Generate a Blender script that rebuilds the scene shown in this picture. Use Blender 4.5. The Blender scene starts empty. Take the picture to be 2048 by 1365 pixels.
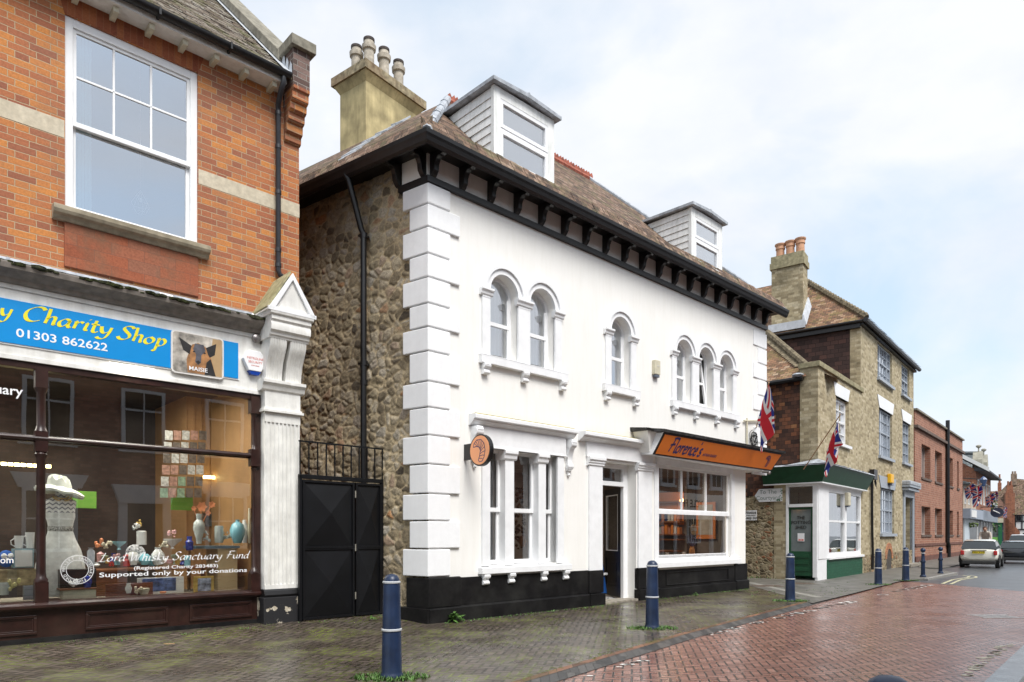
import bpy, bmesh, math, random
from mathutils import Vector, Matrix
R = math.radians
sc = bpy.context.scene
C = sc.collection
random.seed(7)
# ---------------------------------------------------------------- camera, world, sun, exposure
EYE = 1.5
cam_d = bpy.data.cameras.new('camera'); cam = bpy.data.objects.new('camera', cam_d); C.objects.link(cam)
cam.location = (0, 0, EYE); cam.rotation_euler = (R(90), 0, 0)
cam_d.sensor_width = 36; cam_d.lens = 1365/2048*36; cam_d.shift_y = (1070-682.5)/2048
cam_d.clip_start = .05; cam_d.clip_end = 2000
sc.camera = cam
sc.view_settings.view_transform = 'Standard'; sc.view_settings.look = 'None'
sc.view_settings.exposure = 1.43; sc.view_settings.gamma = 1
SUN_EL, SUN_AZ = 54, 150      # azimuth: clockwise from +Y, where the soft sun stands
w = bpy.data.worlds.new('World'); sc.world = w; w.use_nodes = True
nt = w.node_tree; nt.nodes.clear()
def N(tree, typ, **kw):
    n = tree.nodes.new(typ)
    for k, v in kw.items():
        if k.startswith('i_'):
            key = k[2:]; key = int(key) if key.isdigit() else key.replace('_', ' ')
            n.inputs[key].default_value = v
        else: setattr(n, k, v)
    return n
def world_nodes():
    out = N(nt, 'ShaderNodeOutputWorld'); bg = N(nt, 'ShaderNodeBackground'); bg.inputs[1].default_value = 0.1
    sky = N(nt, 'ShaderNodeTexSky', sky_type='NISHITA', sun_disc=False)
    sky.sun_elevation = R(SUN_EL); sky.sun_rotation = R(SUN_AZ); sky.air_density = 1; sky.dust_density = 1.5
    geo = N(nt, 'ShaderNodeTexCoord')
    mp = N(nt, 'ShaderNodeMapping'); mp.inputs['Scale'].default_value = (1.0, 1.0, 2.0); mp.inputs['Location'].default_value = (2.3, .6, .2)
    n1 = N(nt, 'ShaderNodeTexNoise', i_Scale=2.1, i_Detail=7.0, i_Roughness=.52, i_Distortion=.35)
    n2 = N(nt, 'ShaderNodeTexNoise', i_Scale=5.5, i_Detail=5.0, i_Roughness=.55)
    r1 = N(nt, 'ShaderNodeValToRGB'); r1.color_ramp.elements[0].position = .35; r1.color_ramp.elements[1].position = .56
    r2 = N(nt, 'ShaderNodeValToRGB')
    r2.color_ramp.elements[0].position = .3; r2.color_ramp.elements[0].color = (3.2, 3.38, 3.68, 1)
    r2.color_ramp.elements[1].position = .62; r2.color_ramp.elements[1].color = (3.66, 3.74, 3.92, 1)
    blue = N(nt, 'ShaderNodeMix', data_type='RGBA'); blue.inputs[0].default_value = .7
    blue.inputs[7].default_value = (2.75, 3.3, 3.75, 1)
    mx = N(nt, 'ShaderNodeMix', data_type='RGBA')
    L = nt.links.new
    L(geo.outputs['Generated'], mp.inputs[0]); L(mp.outputs[0], n1.inputs['Vector']); L(mp.outputs[0], n2.inputs['Vector'])
    L(n1.outputs[0], r1.inputs[0]); L(n2.outputs[0], r2.inputs[0]); L(sky.outputs[0], blue.inputs[6])
    L(blue.outputs[2], mx.inputs[6]); L(r2.outputs[0], mx.inputs[7]); L(r1.outputs[0], mx.inputs[0])
    L(mx.outputs[2], bg.inputs[0]); L(bg.outputs[0], out.inputs[0])
world_nodes()
sun_d = bpy.data.lights.new('sun', 'SUN'); sun_d.energy = 1.6; sun_d.angle = R(28); sun_d.color = (1, .97, .93)
sun = bpy.data.objects.new('sun', sun_d); C.objects.link(sun); sun.location = (0, 0, 30)
sun.rotation_euler = (R(90-SUN_EL), 0, R(180-SUN_AZ))

# ---------------------------------------------------------------- frames: x along a facade, y into the building, z up
def ray(px, py): return Vector(((px-1024)/1365, 1, -(py-1070)/1365))
def ground_pt(px, py, z=0):
    r = ray(px, py); t = (z-EYE)/r.z; return Vector((r.x*t, t, z))
class Frame:
    def __init__(s, ox, oy, vp=None, ang=None):
        s.a = ang if ang is not None else math.pi/2-math.atan((vp-1024)/1365)   # rotation about z
        s.o = Vector((ox, oy, 0)); s.m = Matrix.Translation(s.o) @ Matrix.Rotation(s.a, 4, 'Z')
        s.x = Vector((math.cos(s.a), math.sin(s.a), 0)); s.y = Vector((-s.x.y, s.x.x, 0))
    def w(s, u, y, z=0): return s.m @ Vector((u, y, z))
    def loc(s, p): return s.m.inverted() @ Vector(p)
    def at(s, px, py, y=0):                 # pixel of the photograph -> metres along, into, up, on the plane at depth y
        r = ray(px, py); n = s.y; t = (s.o.dot(n)+y-0)/r.dot(n); p = Vector((r.x*t, r.y*t, EYE+r.z*t)); return s.loc(p)
W0 = Frame(0, 0, ang=0)
W = Frame(-1.41525, 11.5678, vp=2465)

# ---------------------------------------------------------------- meshes
class Thing:
    def __init__(s, name, label, cat, F=W0, base=(0, 0, 0), group=None, kind=None, rot=0):
        s.F, s.b = F, Vector(base)
        e = bpy.data.objects.new(name, None); C.objects.link(e); e.empty_display_size = .2
        e.location = F.w(*base); e.rotation_euler = (0, 0, F.a+rot)
        tag(e, label, cat, group, kind); s.e = e
def tag(o, label=None, cat=None, group=None, kind=None):
    if label: o['label'] = label
    if cat: o['category'] = cat
    if group: o['group'] = group
    if kind: o['kind'] = kind
    return o
class MB:
    def __init__(s): s.v, s.f = [], []
    def add(s, vs, fs):
        n = len(s.v); s.v += [Vector(p) for p in vs]; s.f += [[i+n for i in f] for f in fs]; return s
    def box(s, x0, x1, y0, y1, z0, z1):
        return s.add([(x, y, z) for z in (z0, z1) for y in (y0, y1) for x in (x0, x1)],
                     [(0, 2, 3, 1), (4, 5, 7, 6), (0, 1, 5, 4), (2, 6, 7, 3), (0, 4, 6, 2), (1, 3, 7, 5)])
    def quad(s, *p): return s.add(p, [tuple(range(len(p)))])
    def hexa(s, lo, hi):                       # two quads (lists of 4 points)
        return s.add(list(lo)+list(hi), [(3, 2, 1, 0), (4, 5, 6, 7), (0, 1, 5, 4), (1, 2, 6, 5), (2, 3, 7, 6), (3, 0, 4, 7)])
    def prism(s, poly, a, b, ax='y'):          # poly in the two other axes, extruded a..b along ax
        n = len(poly)
        def P(p, t): return {'y': (p[0], t, p[1]), 'x': (t, p[0], p[1]), 'z': (p[0], p[1], t)}[ax]
        return s.add([P(p, a) for p in poly]+[P(p, b) for p in poly],
                     [tuple(range(n))[::-1], tuple(range(n, 2*n))]+[(i, (i+1) % n, (i+1) % n+n, i+n) for i in range(n)])
    def mould(s, prof, x0, x1): return s.prism(prof, x0, x1, 'x')   # prof (y, z)
    def ring(s, prof, path, closed=False, caps=True):   # prof in (n, b) swept along path of (point, n, b)
        k = len(prof); m = len(path); vs = []
        for p, n, b in path:
            for q in prof: vs.append(Vector(p)+Vector(n)*q[0]+Vector(b)*q[1])
        fs = []
        for i in range(m if closed else m-1):
            for j in range(k):
                a = i*k+j; b2 = i*k+(j+1) % k; i2 = (i+1) % m
                fs.append((a, b2, i2*k+(j+1) % k, i2*k+j))
        if caps and not closed: fs += [tuple(range(k))[::-1], tuple(range((m-1)*k, m*k))]
        return s.add(vs, fs)
    def tube(s, pts, r, n=10, caps=True):
        pts = [Vector(p) for p in pts]; path = []
        for i, p in enumerate(pts):
            d = (pts[min(i+1, len(pts)-1)]-pts[max(i-1, 0)]).normalized()
            up = Vector((0, 0, 1)) if abs(d.z) < .9 else Vector((1, 0, 0))
            if i and abs(d.dot(prev)) < .99: up = prev
            a = d.cross(up).normalized(); b = a.cross(d).normalized(); prev = b if True else up
            path.append((p, a, b))
        rr = r if isinstance(r, (list, tuple)) else [r]*len(pts)
        k = n; vs = []
        for (p, a, b), q in zip(path, rr):
            for j in range(k):
                t = 2*math.pi*j/k; vs.append(p+a*math.cos(t)*q+b*math.sin(t)*q)
        fs = [(i*k+j, i*k+(j+1) % k, (i+1)*k+(j+1) % k, (i+1)*k+j) for i in range(len(pts)-1) for j in range(k)]
        if caps: fs += [tuple(range(k))[::-1], tuple(range((len(pts)-1)*k, len(pts)*k))]
        return s.add(vs, fs)
    def lathe(s, prof, c=(0, 0, 0), n=20, sx=1, sy=1):      # prof (r, z)
        c = Vector(c); vs = []; m = len(prof)
        for r, z in prof:
            for j in range(n):
                t = 2*math.pi*j/n; vs.append(c+Vector((r*math.cos(t)*sx, r*math.sin(t)*sy, z)))
        fs = [(i*n+j, i*n+(j+1) % n, (i+1)*n+(j+1) % n, (i+1)*n+j) for i in range(m-1) for j in range(n)]
        fs += [tuple(range(n))[::-1], tuple(range((m-1)*n, m*n))]
        return s.add(vs, fs)
    def ball(s, c, r, n=12, sx=1, sy=1, sz=1):
        h = n//2; prof = [(max(1e-4, r*math.sin(math.pi*i/h)), -r*math.cos(math.pi*i/h)*sz) for i in range(h+1)]
        return s.lathe(prof, c, n, sx, sy)
    def arc_ring(s, cx, cz, r0, r1, y0, y1, a0=0, a1=180, n=20):   # ring wall between two radii in the xz plane
        vs = []
        for i in range(n+1):
            t = R(a0+(a1-a0)*i/n); c_, s_ = math.cos(t), math.sin(t)
            vs += [(cx+r0*c_, y0, cz+r0*s_), (cx+r1*c_, y0, cz+r1*s_), (cx+r1*c_, y1, cz+r1*s_), (cx+r0*c_, y1, cz+r0*s_)]
        fs = [(4*i+j, 4*i+(j+1) % 4, 4*i+4+(j+1) % 4, 4*i+4+j) for i in range(n) for j in range(4)]
        fs += [(3, 2, 1, 0), (4*n, 4*n+1, 4*n+2, 4*n+3)]
        return s.add(vs, fs)
    def wall(s, x0, x1, z0, z1, y, holes=(), depth=.2, n=16):
        """front skin at y with openings (hx0, hx1, hz0, hz1, arched), reveals depth deep"""
        xs = sorted({x0, x1, *[h[0] for h in holes], *[h[1] for h in holes]})
        zs = sorted({z0, z1, *[h[2] for h in holes], *[h[3] for h in holes]})
        for i in range(len(xs)-1):
            for j in range(len(zs)-1):
                cx, cz = (xs[i]+xs[i+1])/2, (zs[j]+zs[j+1])/2
                if any(h[0] < cx < h[1] and h[2] < cz < h[3] for h in holes): continue
                s.quad((xs[i], y, zs[j]), (xs[i+1], y, zs[j]), (xs[i+1], y, zs[j+1]), (xs[i], y, zs[j+1]))
        for h in holes:
            a, b, c, d = h[:4]; e = y+(h[5] if len(h) > 5 else depth)
            if len(h) > 4 and h[4]:
                r = (b-a)/2; m = (a+b)/2; sp = d-r
                s.quad((a, y, c), (a, e, c), (b, e, c), (b, y, c))
                s.quad((a, y, c), (a, y, sp), (a, e, sp), (a, e, c)); s.quad((b, y, c), (b, e, c), (b, e, sp), (b, y, sp))
                for i in range(n):
                    t0, t1 = math.pi*i/n, math.pi*(i+1)/n
                    p0 = (m+r*math.cos(t0), sp+r*math.sin(t0)); p1 = (m+r*math.cos(t1), sp+r*math.sin(t1))
                    s.quad((p0[0], y, p0[1]), (p0[0], e, p0[1]), (p1[0], e, p1[1]), (p1[0], y, p1[1]))
                    s.quad((p0[0], y, p0[1]), (p1[0], y, p1[1]), (p1[0], y, d), (p0[0], y, d))
            else:
                s.quad((a, y, c), (a, e, c), (b, e, c), (b, y, c)); s.quad((a, y, d), (b, y, d), (b, e, d), (a, e, d))
                s.quad((a, y, c), (a, y, d), (a, e, d), (a, e, c)); s.quad((b, y, c), (b, e, c), (b, e, d), (b, y, d))
        return s
    def build(s, name, mat, par=None, F=None, smooth=False, bevel=0, label=None, tf=None):
        """par: Thing or object; vertices are written in frame coordinates"""
        b = Vector((0, 0, 0))
        if isinstance(par, Thing): b = par.b
        elif par is not None and '_b' in par: b = Vector(par['_b'])
        me = bpy.data.meshes.new(name)
        me.from_pydata([tuple(p-b) for p in s.v], [], s.f); me.update()
        uv = me.uv_layers.new(name='UVMap')
        for p in me.polygons:
            n = p.normal
            if abs(n.z) > .98: t, q = Vector((1, 0, 0)), Vector((0, 1, 0))
            else:
                t = Vector((-n.y, n.x, 0)).normalized()
                if abs(t.x) > abs(t.y) and t.x < 0 or abs(t.y) >= abs(t.x) and t.y < 0: t = -t
                q = t.cross(n)
                if q.z < 0: q = -q
            for li in p.loop_indices:
                c = s.v[me.loops[li].vertex_index]; uv.data[li].uv = (c.dot(t), c.dot(q))
        if smooth:
            me.shade_smooth(); me.set_sharp_from_angle(angle=R(38))
        me.materials.append(mat)
        o = bpy.data.objects.new(name, me); C.objects.link(o)
        if isinstance(par, Thing): o.parent = par.e
        elif par is not None: o.parent = par
        elif F is not None: o.location = F.o; o.rotation_euler = (0, 0, F.a)
        if bevel:
            m = o.modifiers.new('b', 'BEVEL'); m.width = bevel; m.segments = 2; m.limit_method = 'ANGLE'; m.angle_limit = R(40)
        if label: o['label'] = label
        o['_b'] = tuple(b)
        return o
def solo(mb, name, label, cat, mat, F, base, group=None, kind=None, **k):
    """a thing that is one mesh"""
    t = Thing('tmp', None, None, F, base); o = mb.build(name, mat, t, **k)
    o.parent = None; o.location = t.e.location; o.rotation_euler = t.e.rotation_euler
    bpy.data.objects.remove(t.e); o['_b'] = (0, 0, 0)
    return tag(o, label, cat, group, kind)
def struct(mb, name, mat, F=W0, **k):
    o = mb.build(name, mat, None, F=F, **k); o['kind'] = 'structure'; return o

# ---------------------------------------------------------------- materials
MATS = {}
def rgb(c): return (*c, 1) if len(c) == 3 else c
class NT:
    def __init__(s, name):
        s.m = bpy.data.materials.new(name); s.m.use_nodes = True; s.t = s.m.node_tree; s.t.nodes.clear()
        s.out = N(s.t, 'ShaderNodeOutputMaterial'); s.b = N(s.t, 'ShaderNodeBsdfPrincipled'); s.t.links.new(s.b.outputs[0], s.out.inputs[0])
    def L(s, a, b): s.t.links.new(a, b); return b
    def n(s, typ, **k): return N(s.t, typ, **k)
    def math(s, op, a, b=None, c=None):
        n = s.n('ShaderNodeMath', operation=op)
        for i, x in enumerate((a, b, c)):
            if x is None: continue
            if isinstance(x, (int, float)): n.inputs[i].default_value = x
            else: s.L(x, n.inputs[i])
        return n.outputs[0]
    def mix(s, fac, a, b, mode='MIX'):
        n = s.n('ShaderNodeMix', data_type='RGBA', blend_type=mode)
        for i, x in ((0, fac), (6, a), (7, b)):
            if isinstance(x, (int, float)): n.inputs[i].default_value = x
            elif isinstance(x, tuple): n.inputs[i].default_value = rgb(x)
            else: s.L(x, n.inputs[i])
        return n.outputs[2]
    def ramp(s, fac, stops, interp='LINEAR'):
        n = s.n('ShaderNodeValToRGB'); cr = n.color_ramp; cr.interpolation = interp
        while len(cr.elements) < len(stops): cr.elements.new(.5)
        for e, (p, c) in zip(cr.elements, stops): e.position = p; e.color = rgb(c if isinstance(c, tuple) else (c, c, c))
        s.L(fac, n.inputs[0]); return n.outputs[0]
    def noise(s, scale, detail=4, vec=None, rough=.55, dist=0, out=0):
        n = s.n('ShaderNodeTexNoise', i_Scale=scale, i_Detail=detail, i_Roughness=rough, i_Distortion=dist)
        if vec is not None: s.L(vec, n.inputs['Vector'])
        return n.outputs[out]
    def obj(s): return s.n('ShaderNodeTexCoord').outputs['Object']
    def uv(s): return s.n('ShaderNodeTexCoord').outputs['UV']
    def scale(s, vec, k):
        n = s.n('ShaderNodeMapping'); n.inputs['Scale'].default_value = k; s.L(vec, n.inputs[0]); return n.outputs[0]
    def bump(s, h, strength=.3, dist=.01):
        n = s.n('ShaderNodeBump', i_Strength=strength, i_Distance=dist); s.L(h, n.inputs['Height']); s.L(n.outputs[0], s.b.inputs['Normal'])
    def rough(s, x):
        if isinstance(x, (int, float)): s.b.inputs['Roughness'].default_value = x
        else: s.L(x, s.b.inputs['Roughness'])
    def col(s, x): s.L(x, s.b.inputs['Base Color'])
def plain(name, c, rough=.6, var=.12, scale=6, bump=.15, spec=.5, dirt=None, dirt_amt=.3, metal=0, coat=0, streak=False, bd=.004):
    if name in MATS: return MATS[name]
    t = NT(name); o = t.obj(); n1 = t.noise(scale, 5, o)
    c2 = tuple(max(0, x*(1-var*2.2)) for x in c); c3 = tuple(min(1, x*(1+var)) for x in c)
    col = t.ramp(n1, [(.3, c2), (.7, c3)])
    if dirt:
        v = t.scale(o, (7, 7, .8)) if streak else o
        n2 = t.noise(1.6 if not streak else 1.2, 6, v, rough=.65)
        f = t.ramp(n2, [(.45, 0.0), (.75, 1.0)]); col = t.mix(t.math('MULTIPLY', f, dirt_amt), col, dirt)
    t.col(col); t.rough(rough); t.b.inputs['Specular IOR Level'].default_value = spec; t.b.inputs['Metallic'].default_value = metal
    if coat: t.b.inputs['Coat Weight'].default_value = coat
    if bump: t.bump(t.noise(scale*8, 3, o), bump, bd)
    MATS[name] = t.m; return t.m
def emis(name, c, s):
    t = NT(name); t.b.inputs['Base Color'].default_value = rgb(c); t.b.inputs['Emission Color'].default_value = rgb(c); t.b.inputs['Emission Strength'].default_value = s
    return t.m
def glass(name, refl=.12, boost=1.6, tint=(.93, .96, .95), rough=.0):
    t = NT(name); tr = t.n('ShaderNodeBsdfTransparent'); tr.inputs[0].default_value = rgb(tint)
    gl = t.n('ShaderNodeBsdfGlossy'); gl.inputs['Roughness'].default_value = rough; gl.inputs[0].default_value = (.95, .97, 1, 1)
    fr = t.n('ShaderNodeFresnel', i_IOR=1.5); ms = t.n('ShaderNodeMixShader')
    f = t.math('MINIMUM', t.math('MULTIPLY_ADD', fr.outputs[0], boost, refl), .95)
    bp = t.n('ShaderNodeBump', i_Strength=.05, i_Distance=.02); t.L(t.noise(1.2, 1, t.obj()), bp.inputs['Height']); t.L(bp.outputs[0], gl.inputs['Normal'])
    t.L(f, ms.inputs[0]); t.L(tr.outputs[0], ms.inputs[1]); t.L(gl.outputs[0], ms.inputs[2]); t.L(ms.outputs[0], t.out.inputs[0])
    return t.m
def brick(name, cols, mortar, pu=.466, split=.31, ch=.0928, jt=.011, grime=None, grime_amt=.5, rough=.85, bump=.6, patch=None, wob=.012):
    """Flemish bond when split < pu, plain running courses when split is None. cols: ramp stops"""
    t = NT(name); uv = t.uv(); o = t.obj()
    nz = t.noise(9, 3, uv, out=1); add = t.n('ShaderNodeVectorMath', operation='MULTIPLY_ADD'); t.L(nz, add.inputs[0]); add.inputs[1].default_value = (wob, wob, 0); t.L(uv, add.inputs[2])
    sp = t.n('ShaderNodeSeparateXYZ'); t.L(add.outputs[0], sp.inputs[0]); u, v = sp.outputs[0], sp.outputs[1]
    row = t.math('FLOOR', t.math('DIVIDE', v, ch)); fv = t.math('SUBTRACT', v, t.math('MULTIPLY', row, ch))
    par = t.math('FLOORED_MODULO', row, 2)
    sh = pu*.5
    u2 = t.math('MULTIPLY_ADD', par, sh, u)
    cell = t.math('FLOOR', t.math('DIVIDE', u2, pu)); fu = t.math('SUBTRACT', u2, t.math('MULTIPLY', cell, pu))
    d = t.math('MINIMUM', fu, t.math('SUBTRACT', pu, fu))
    idx = cell
    if split:
        d = t.math('MINIMUM', d, t.math('ABSOLUTE', t.math('SUBTRACT', fu, split)))
        idx = t.math('MULTIPLY_ADD', t.math('GREATER_THAN', fu, split), .37, cell)
    d = t.math('MINIMUM', d, t.math('MINIMUM', fv, t.math('SUBTRACT', ch, fv)))
    cb = t.n('ShaderNodeCombineXYZ'); t.L(idx, cb.inputs[0]); t.L(row, cb.inputs[1])
    wn = t.n('ShaderNodeTexWhiteNoise', noise_dimensions='2D'); t.L(cb.outputs[0], wn.inputs['Vector'])
    big = t.noise(1.1, 4, o, rough=.6)
    val = t.math('ADD', t.math('MULTIPLY', wn.outputs[0], .72), t.math('MULTIPLY', big, .38))
    base = t.ramp(t.math('SUBTRACT', val, .06), cols)
    fine = t.noise(38, 4, o, rough=.7); base = t.mix(.55, base, t.ramp(fine, [(.3, (.45, .45, .45)), (.7, (1.15, 1.15, 1.15))]), 'MULTIPLY')
    mask = t.ramp(t.math('DIVIDE', d, jt), [(.38, 0.0), (.62, 1.0)])
    col = t.mix(mask, mortar, base)
    if grime:
        g = t.ramp(t.noise(.9, 7, o, rough=.7), [(.46, 0.0), (.66, 1.0)]); col = t.mix(t.math('MULTIPLY', g, grime_amt), col, grime)
    if patch:
        g = t.ramp(t.noise(3.3, 6, o, rough=.7), [(.6, 0.0), (.68, 1.0)]); col = t.mix(t.math('MULTIPLY', g, .7), col, patch)
    t.col(col); t.rough(rough); t.b.inputs['Specular IOR Level'].default_value = .3
    h = t.math('ADD', mask, t.math('MULTIPLY', fine, .5)); t.bump(h, bump, .008)
    return t.m
def rubble(name, cols, mortar, scale=5, grime=None):
    t = NT(name); o = t.uv(); nz = t.noise(3.5, 3, o, out=1)
    add = t.n('ShaderNodeVectorMath', operation='MULTIPLY_ADD'); t.L(nz, add.inputs[0]); add.inputs[1].default_value = (.16, .16, 0); t.L(o, add.inputs[2])
    v = t.scale(add.outputs[0], (1, 1.35, 1))
    e = t.n('ShaderNodeTexVoronoi', feature='DISTANCE_TO_EDGE', i_Scale=scale); t.L(v, e.inputs['Vector'])
    c = t.n('ShaderNodeTexVoronoi', feature='F1', i_Scale=scale); t.L(v, c.inputs['Vector'])
    wn = t.n('ShaderNodeTexWhiteNoise', noise_dimensions='3D'); t.L(c.outputs['Color'], wn.inputs['Vector'])
    base = t.ramp(wn.outputs[0], cols); fine = t.noise(30, 6, t.obj(), rough=.75)
    med = t.noise(7, 5, t.obj(), rough=.7)
    base = t.mix(.75, base, t.ramp(fine, [(.3, (.35, .35, .36)), (.68, (1.35, 1.3, 1.25))]), 'MULTIPLY')
    base = t.mix(.6, base, t.ramp(med, [(.3, (.5, .5, .5)), (.7, (1.25, 1.25, 1.25))]), 'MULTIPLY')
    mort = t.mix(.6, mortar, t.ramp(t.noise(60, 3, t.obj()), [(.35, (.6, .6, .6)), (.65, (1.1, 1.1, 1.1))]), 'MULTIPLY')
    m = t.ramp(t.math('ADD', e.outputs[0], t.math('MULTIPLY', t.math('SUBTRACT', fine, .5), .09)), [(.055, 0.0), (.115, 1.0)])
    col = t.mix(m, mort, base)
    if grime:
        g = t.ramp(t.noise(.8, 6, t.obj(), rough=.7), [(.45, 0.0), (.7, 1.0)]); col = t.mix(t.math('MULTIPLY', g, .55), col, grime)
    t.col(col); t.rough(.9); t.b.inputs['Specular IOR Level'].default_value = .25
    dome = t.ramp(e.outputs[0], [(.0, 0.0), (.12, .7), (.3, 1.0)])
    t.bump(t.math('ADD', dome, t.math('MULTIPLY', t.math('ADD', fine, med), .45)), .9, .035); return t.m
def tiles(name, cols, pu=.17, ch=.1, moss=(.16, .15, .04), moss_amt=.6, bump=1):
    t = NT(name); uv = t.uv(); o = t.obj()
    nz = t.noise(2.5, 3, uv, out=1); add = t.n('ShaderNodeVectorMath', operation='MULTIPLY_ADD'); t.L(nz, add.inputs[0]); add.inputs[1].default_value = (.03, .05, 0); t.L(uv, add.inputs[2])
    sp = t.n('ShaderNodeSeparateXYZ'); t.L(add.outputs[0], sp.inputs[0]); u, v = sp.outputs[0], sp.outputs[1]
    row = t.math('FLOOR', t.math('DIVIDE', v, ch)); fv = t.math('SUBTRACT', t.math('DIVIDE', v, ch), row)
    u2 = t.math('MULTIPLY_ADD', t.math('FLOORED_MODULO', row, 2), pu/2, u); cell = t.math('FLOOR', t.math('DIVIDE', u2, pu)); fu = t.math('SUBTRACT', t.math('DIVIDE', u2, pu), cell)
    cb = t.n('ShaderNodeCombineXYZ'); t.L(cell, cb.inputs[0]); t.L(row, cb.inputs[1]); wn = t.n('ShaderNodeTexWhiteNoise', noise_dimensions='2D'); t.L(cb.outputs[0], wn.inputs['Vector'])
    base = t.ramp(t.math('ADD', t.math('MULTIPLY', wn.outputs[0], .7), t.math('MULTIPLY', t.noise(1.4, 4, o), .35)), cols)
    edge = t.math('MULTIPLY', t.ramp(fv, [(.03, 0.0), (.16, 1.0)]), t.ramp(t.math('MINIMUM', fu, t.math('SUBTRACT', 1.0, fu)), [(.02, .25), (.07, 1.0)]))
    col = t.mix(edge, (.03, .025, .022), base)
    fine = t.noise(25, 5, o, rough=.7); col = t.mix(.6, col, t.ramp(fine, [(.3, (.45, .45, .45)), (.7, (1.2, 1.2, 1.2))]), 'MULTIPLY')
    if moss: col = t.mix(t.math('MULTIPLY', t.ramp(t.noise(2.2, 7, o, rough=.72), [(.5, 0.0), (.62, 1.0)]), moss_amt), col, moss)
    t.col(col); t.rough(.85); t.b.inputs['Specular IOR Level'].default_value = .3
    jit = t.math('MULTIPLY', wn.outputs[0], .35)
    t.bump(t.math('ADD', t.math('SUBTRACT', jit, fv), t.math('MULTIPLY', fine, .4)), bump, .03); return t.m
def herring(name, cols, joint, ang, cell=.095, jt=.05, moss=None, moss_at=None, rough=(.25, .5), fade=None, bump=.5, grey=None):
    t = NT(name); o = t.obj(); mp = t.n('ShaderNodeMapping'); mp.inputs['Rotation'].default_value = (0, 0, ang); mp.inputs['Scale'].default_value = (1/cell, 1/cell, 1); t.L(o, mp.inputs[0])
    nz = t.noise(.8, 3, mp.outputs[0], out=1); add = t.n('ShaderNodeVectorMath', operation='MULTIPLY_ADD'); t.L(nz, add.inputs[0]); add.inputs[1].default_value = (.12, .12, 0); t.L(mp.outputs[0], add.inputs[2])
    sp = t.n('ShaderNodeSeparateXYZ'); t.L(add.outputs[0], sp.inputs[0]); x, y = sp.outputs[0], sp.outputs[1]
    i = t.math('FLOOR', x); j = t.math('FLOOR', y); fx = t.math('SUBTRACT', x, i); fy = t.math('SUBTRACT', y, j)
    m = t.math('FLOORED_MODULO', t.math('SUBTRACT', i, j), 4.0)
    e = [t.math('COMPARE', m, float(k), .2) for k in range(4)]
    d = t.math('MINIMUM', t.math('MINIMUM', t.math('ADD', fx, e[1]), t.math('ADD', t.math('SUBTRACT', 1.0, fx), e[0])),
               t.math('MINIMUM', t.math('ADD', fy, e[2]), t.math('ADD', t.math('SUBTRACT', 1.0, fy), e[3])))
    cb = t.n('ShaderNodeCombineXYZ'); t.L(t.math('SUBTRACT', i, e[1]), cb.inputs[0]); t.L(t.math('SUBTRACT', j, e[2]), cb.inputs[1])
    wn = t.n('ShaderNodeTexWhiteNoise', noise_dimensions='2D'); t.L(cb.outputs[0], wn.inputs['Vector'])
    big = t.noise(.55, 5, o, rough=.6)
    base = t.ramp(t.math('ADD', t.math('MULTIPLY', wn.outputs[0], .62), t.math('MULTIPLY', big, .36)), cols)
    fine = t.noise(45, 4, o, rough=.7); base = t.mix(.5, base, t.ramp(fine, [(.3, (.55, .55, .55)), (.7, (1.2, 1.2, 1.2))]), 'MULTIPLY')
    mask = t.ramp(t.math('DIVIDE', d, jt), [(.5, 0.0), (1, 1.0)])
    jc = joint
    if moss:
        g = t.ramp(t.noise(1.3, 7, o, rough=.75), [(.47, 0.0), (.6, 1.0)]); jc = t.mix(g, joint, moss)
    if grey is not None: base = t.mix(t.math('MULTIPLY', t.ramp(t.noise(.5, 4, t.scale(o, (1, 1, 1)), rough=.6), [(.5, 0.0), (.68, 1.0)]), .5), base, grey)
    t.col(t.mix(mask, jc, base))
    t.L(t.ramp(t.noise(.9, 5, o, rough=.65), [(.35, rough[0]), (.65, rough[1])]), t.b.inputs['Roughness'])
    t.b.inputs['Specular IOR Level'].default_value = .5
    t.bump(t.math('ADD', mask, t.math('MULTIPLY', fine, .25)), bump, .004); return t.m
# ---------------------------------------------------------------- shared materials
M = {}
M['white'] = plain('white_render', (.87, .86, .825), .7, .008, 2.5, .3, .3, dirt=(.62, .59, .5), dirt_amt=.17, streak=True, bd=.006)
M['gloss_white'] = plain('gloss_white_paint', (.86, .87, .88), .42, .03, 5, .12, .5, dirt=(.5, .5, .46), dirt_amt=.14)
M['upvc'] = plain('upvc', (.83, .84, .85), .3, .01, 4, .0)
M['quoin'] = plain('quoin_white', (.86, .87, .88), .75, .015, 9, .45, .3, dirt=(.62, .62, .6), dirt_amt=.14, streak=True)
M['black'] = plain('black_gloss_paint', (.009, .009, .010), .38, .2, 6, .15)
M['black_wall'] = plain('black_masonry_paint', (.006, .0055, .006), .55, .3, 5, .5, .28, dirt=(.05, .05, .045), dirt_amt=.35)
M['black_gate'] = plain('black_gate_paint', (.005, .0055, .007), .45, .2, 2, .1, .3)
M['lead'] = plain('lead', (.42, .45, .49), .45, .2, 7, .4, .5, dirt=(.16, .17, .18), dirt_amt=.55, streak=True)
M['roof_brown'] = tiles('plain_clay_tiles', [(.15, (.06, .042, .033)), (.45, (.15, .095, .065)), (.7, (.23, .145, .1)), (.95, (.34, .25, .19))], moss=(.12, .12, .05), moss_amt=.5)
M['red_tile_orn'] = plain('terracotta', (.35, .1, .06), .8, .25, 12, .3)
M['stone_rubble'] = rubble('rubble_stone_wall', [(.08, (.05, .045, .04)), (.3, (.16, .13, .085)), (.55, (.29, .235, .15)), (.8, (.38, .33, .25)), (.97, (.3, .16, .07))], (.42, .33, .19), 5.2, grime=(.03, .027, .022))
M['glass_sky'] = glass('glass_upper', .42, 2.6)
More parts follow.
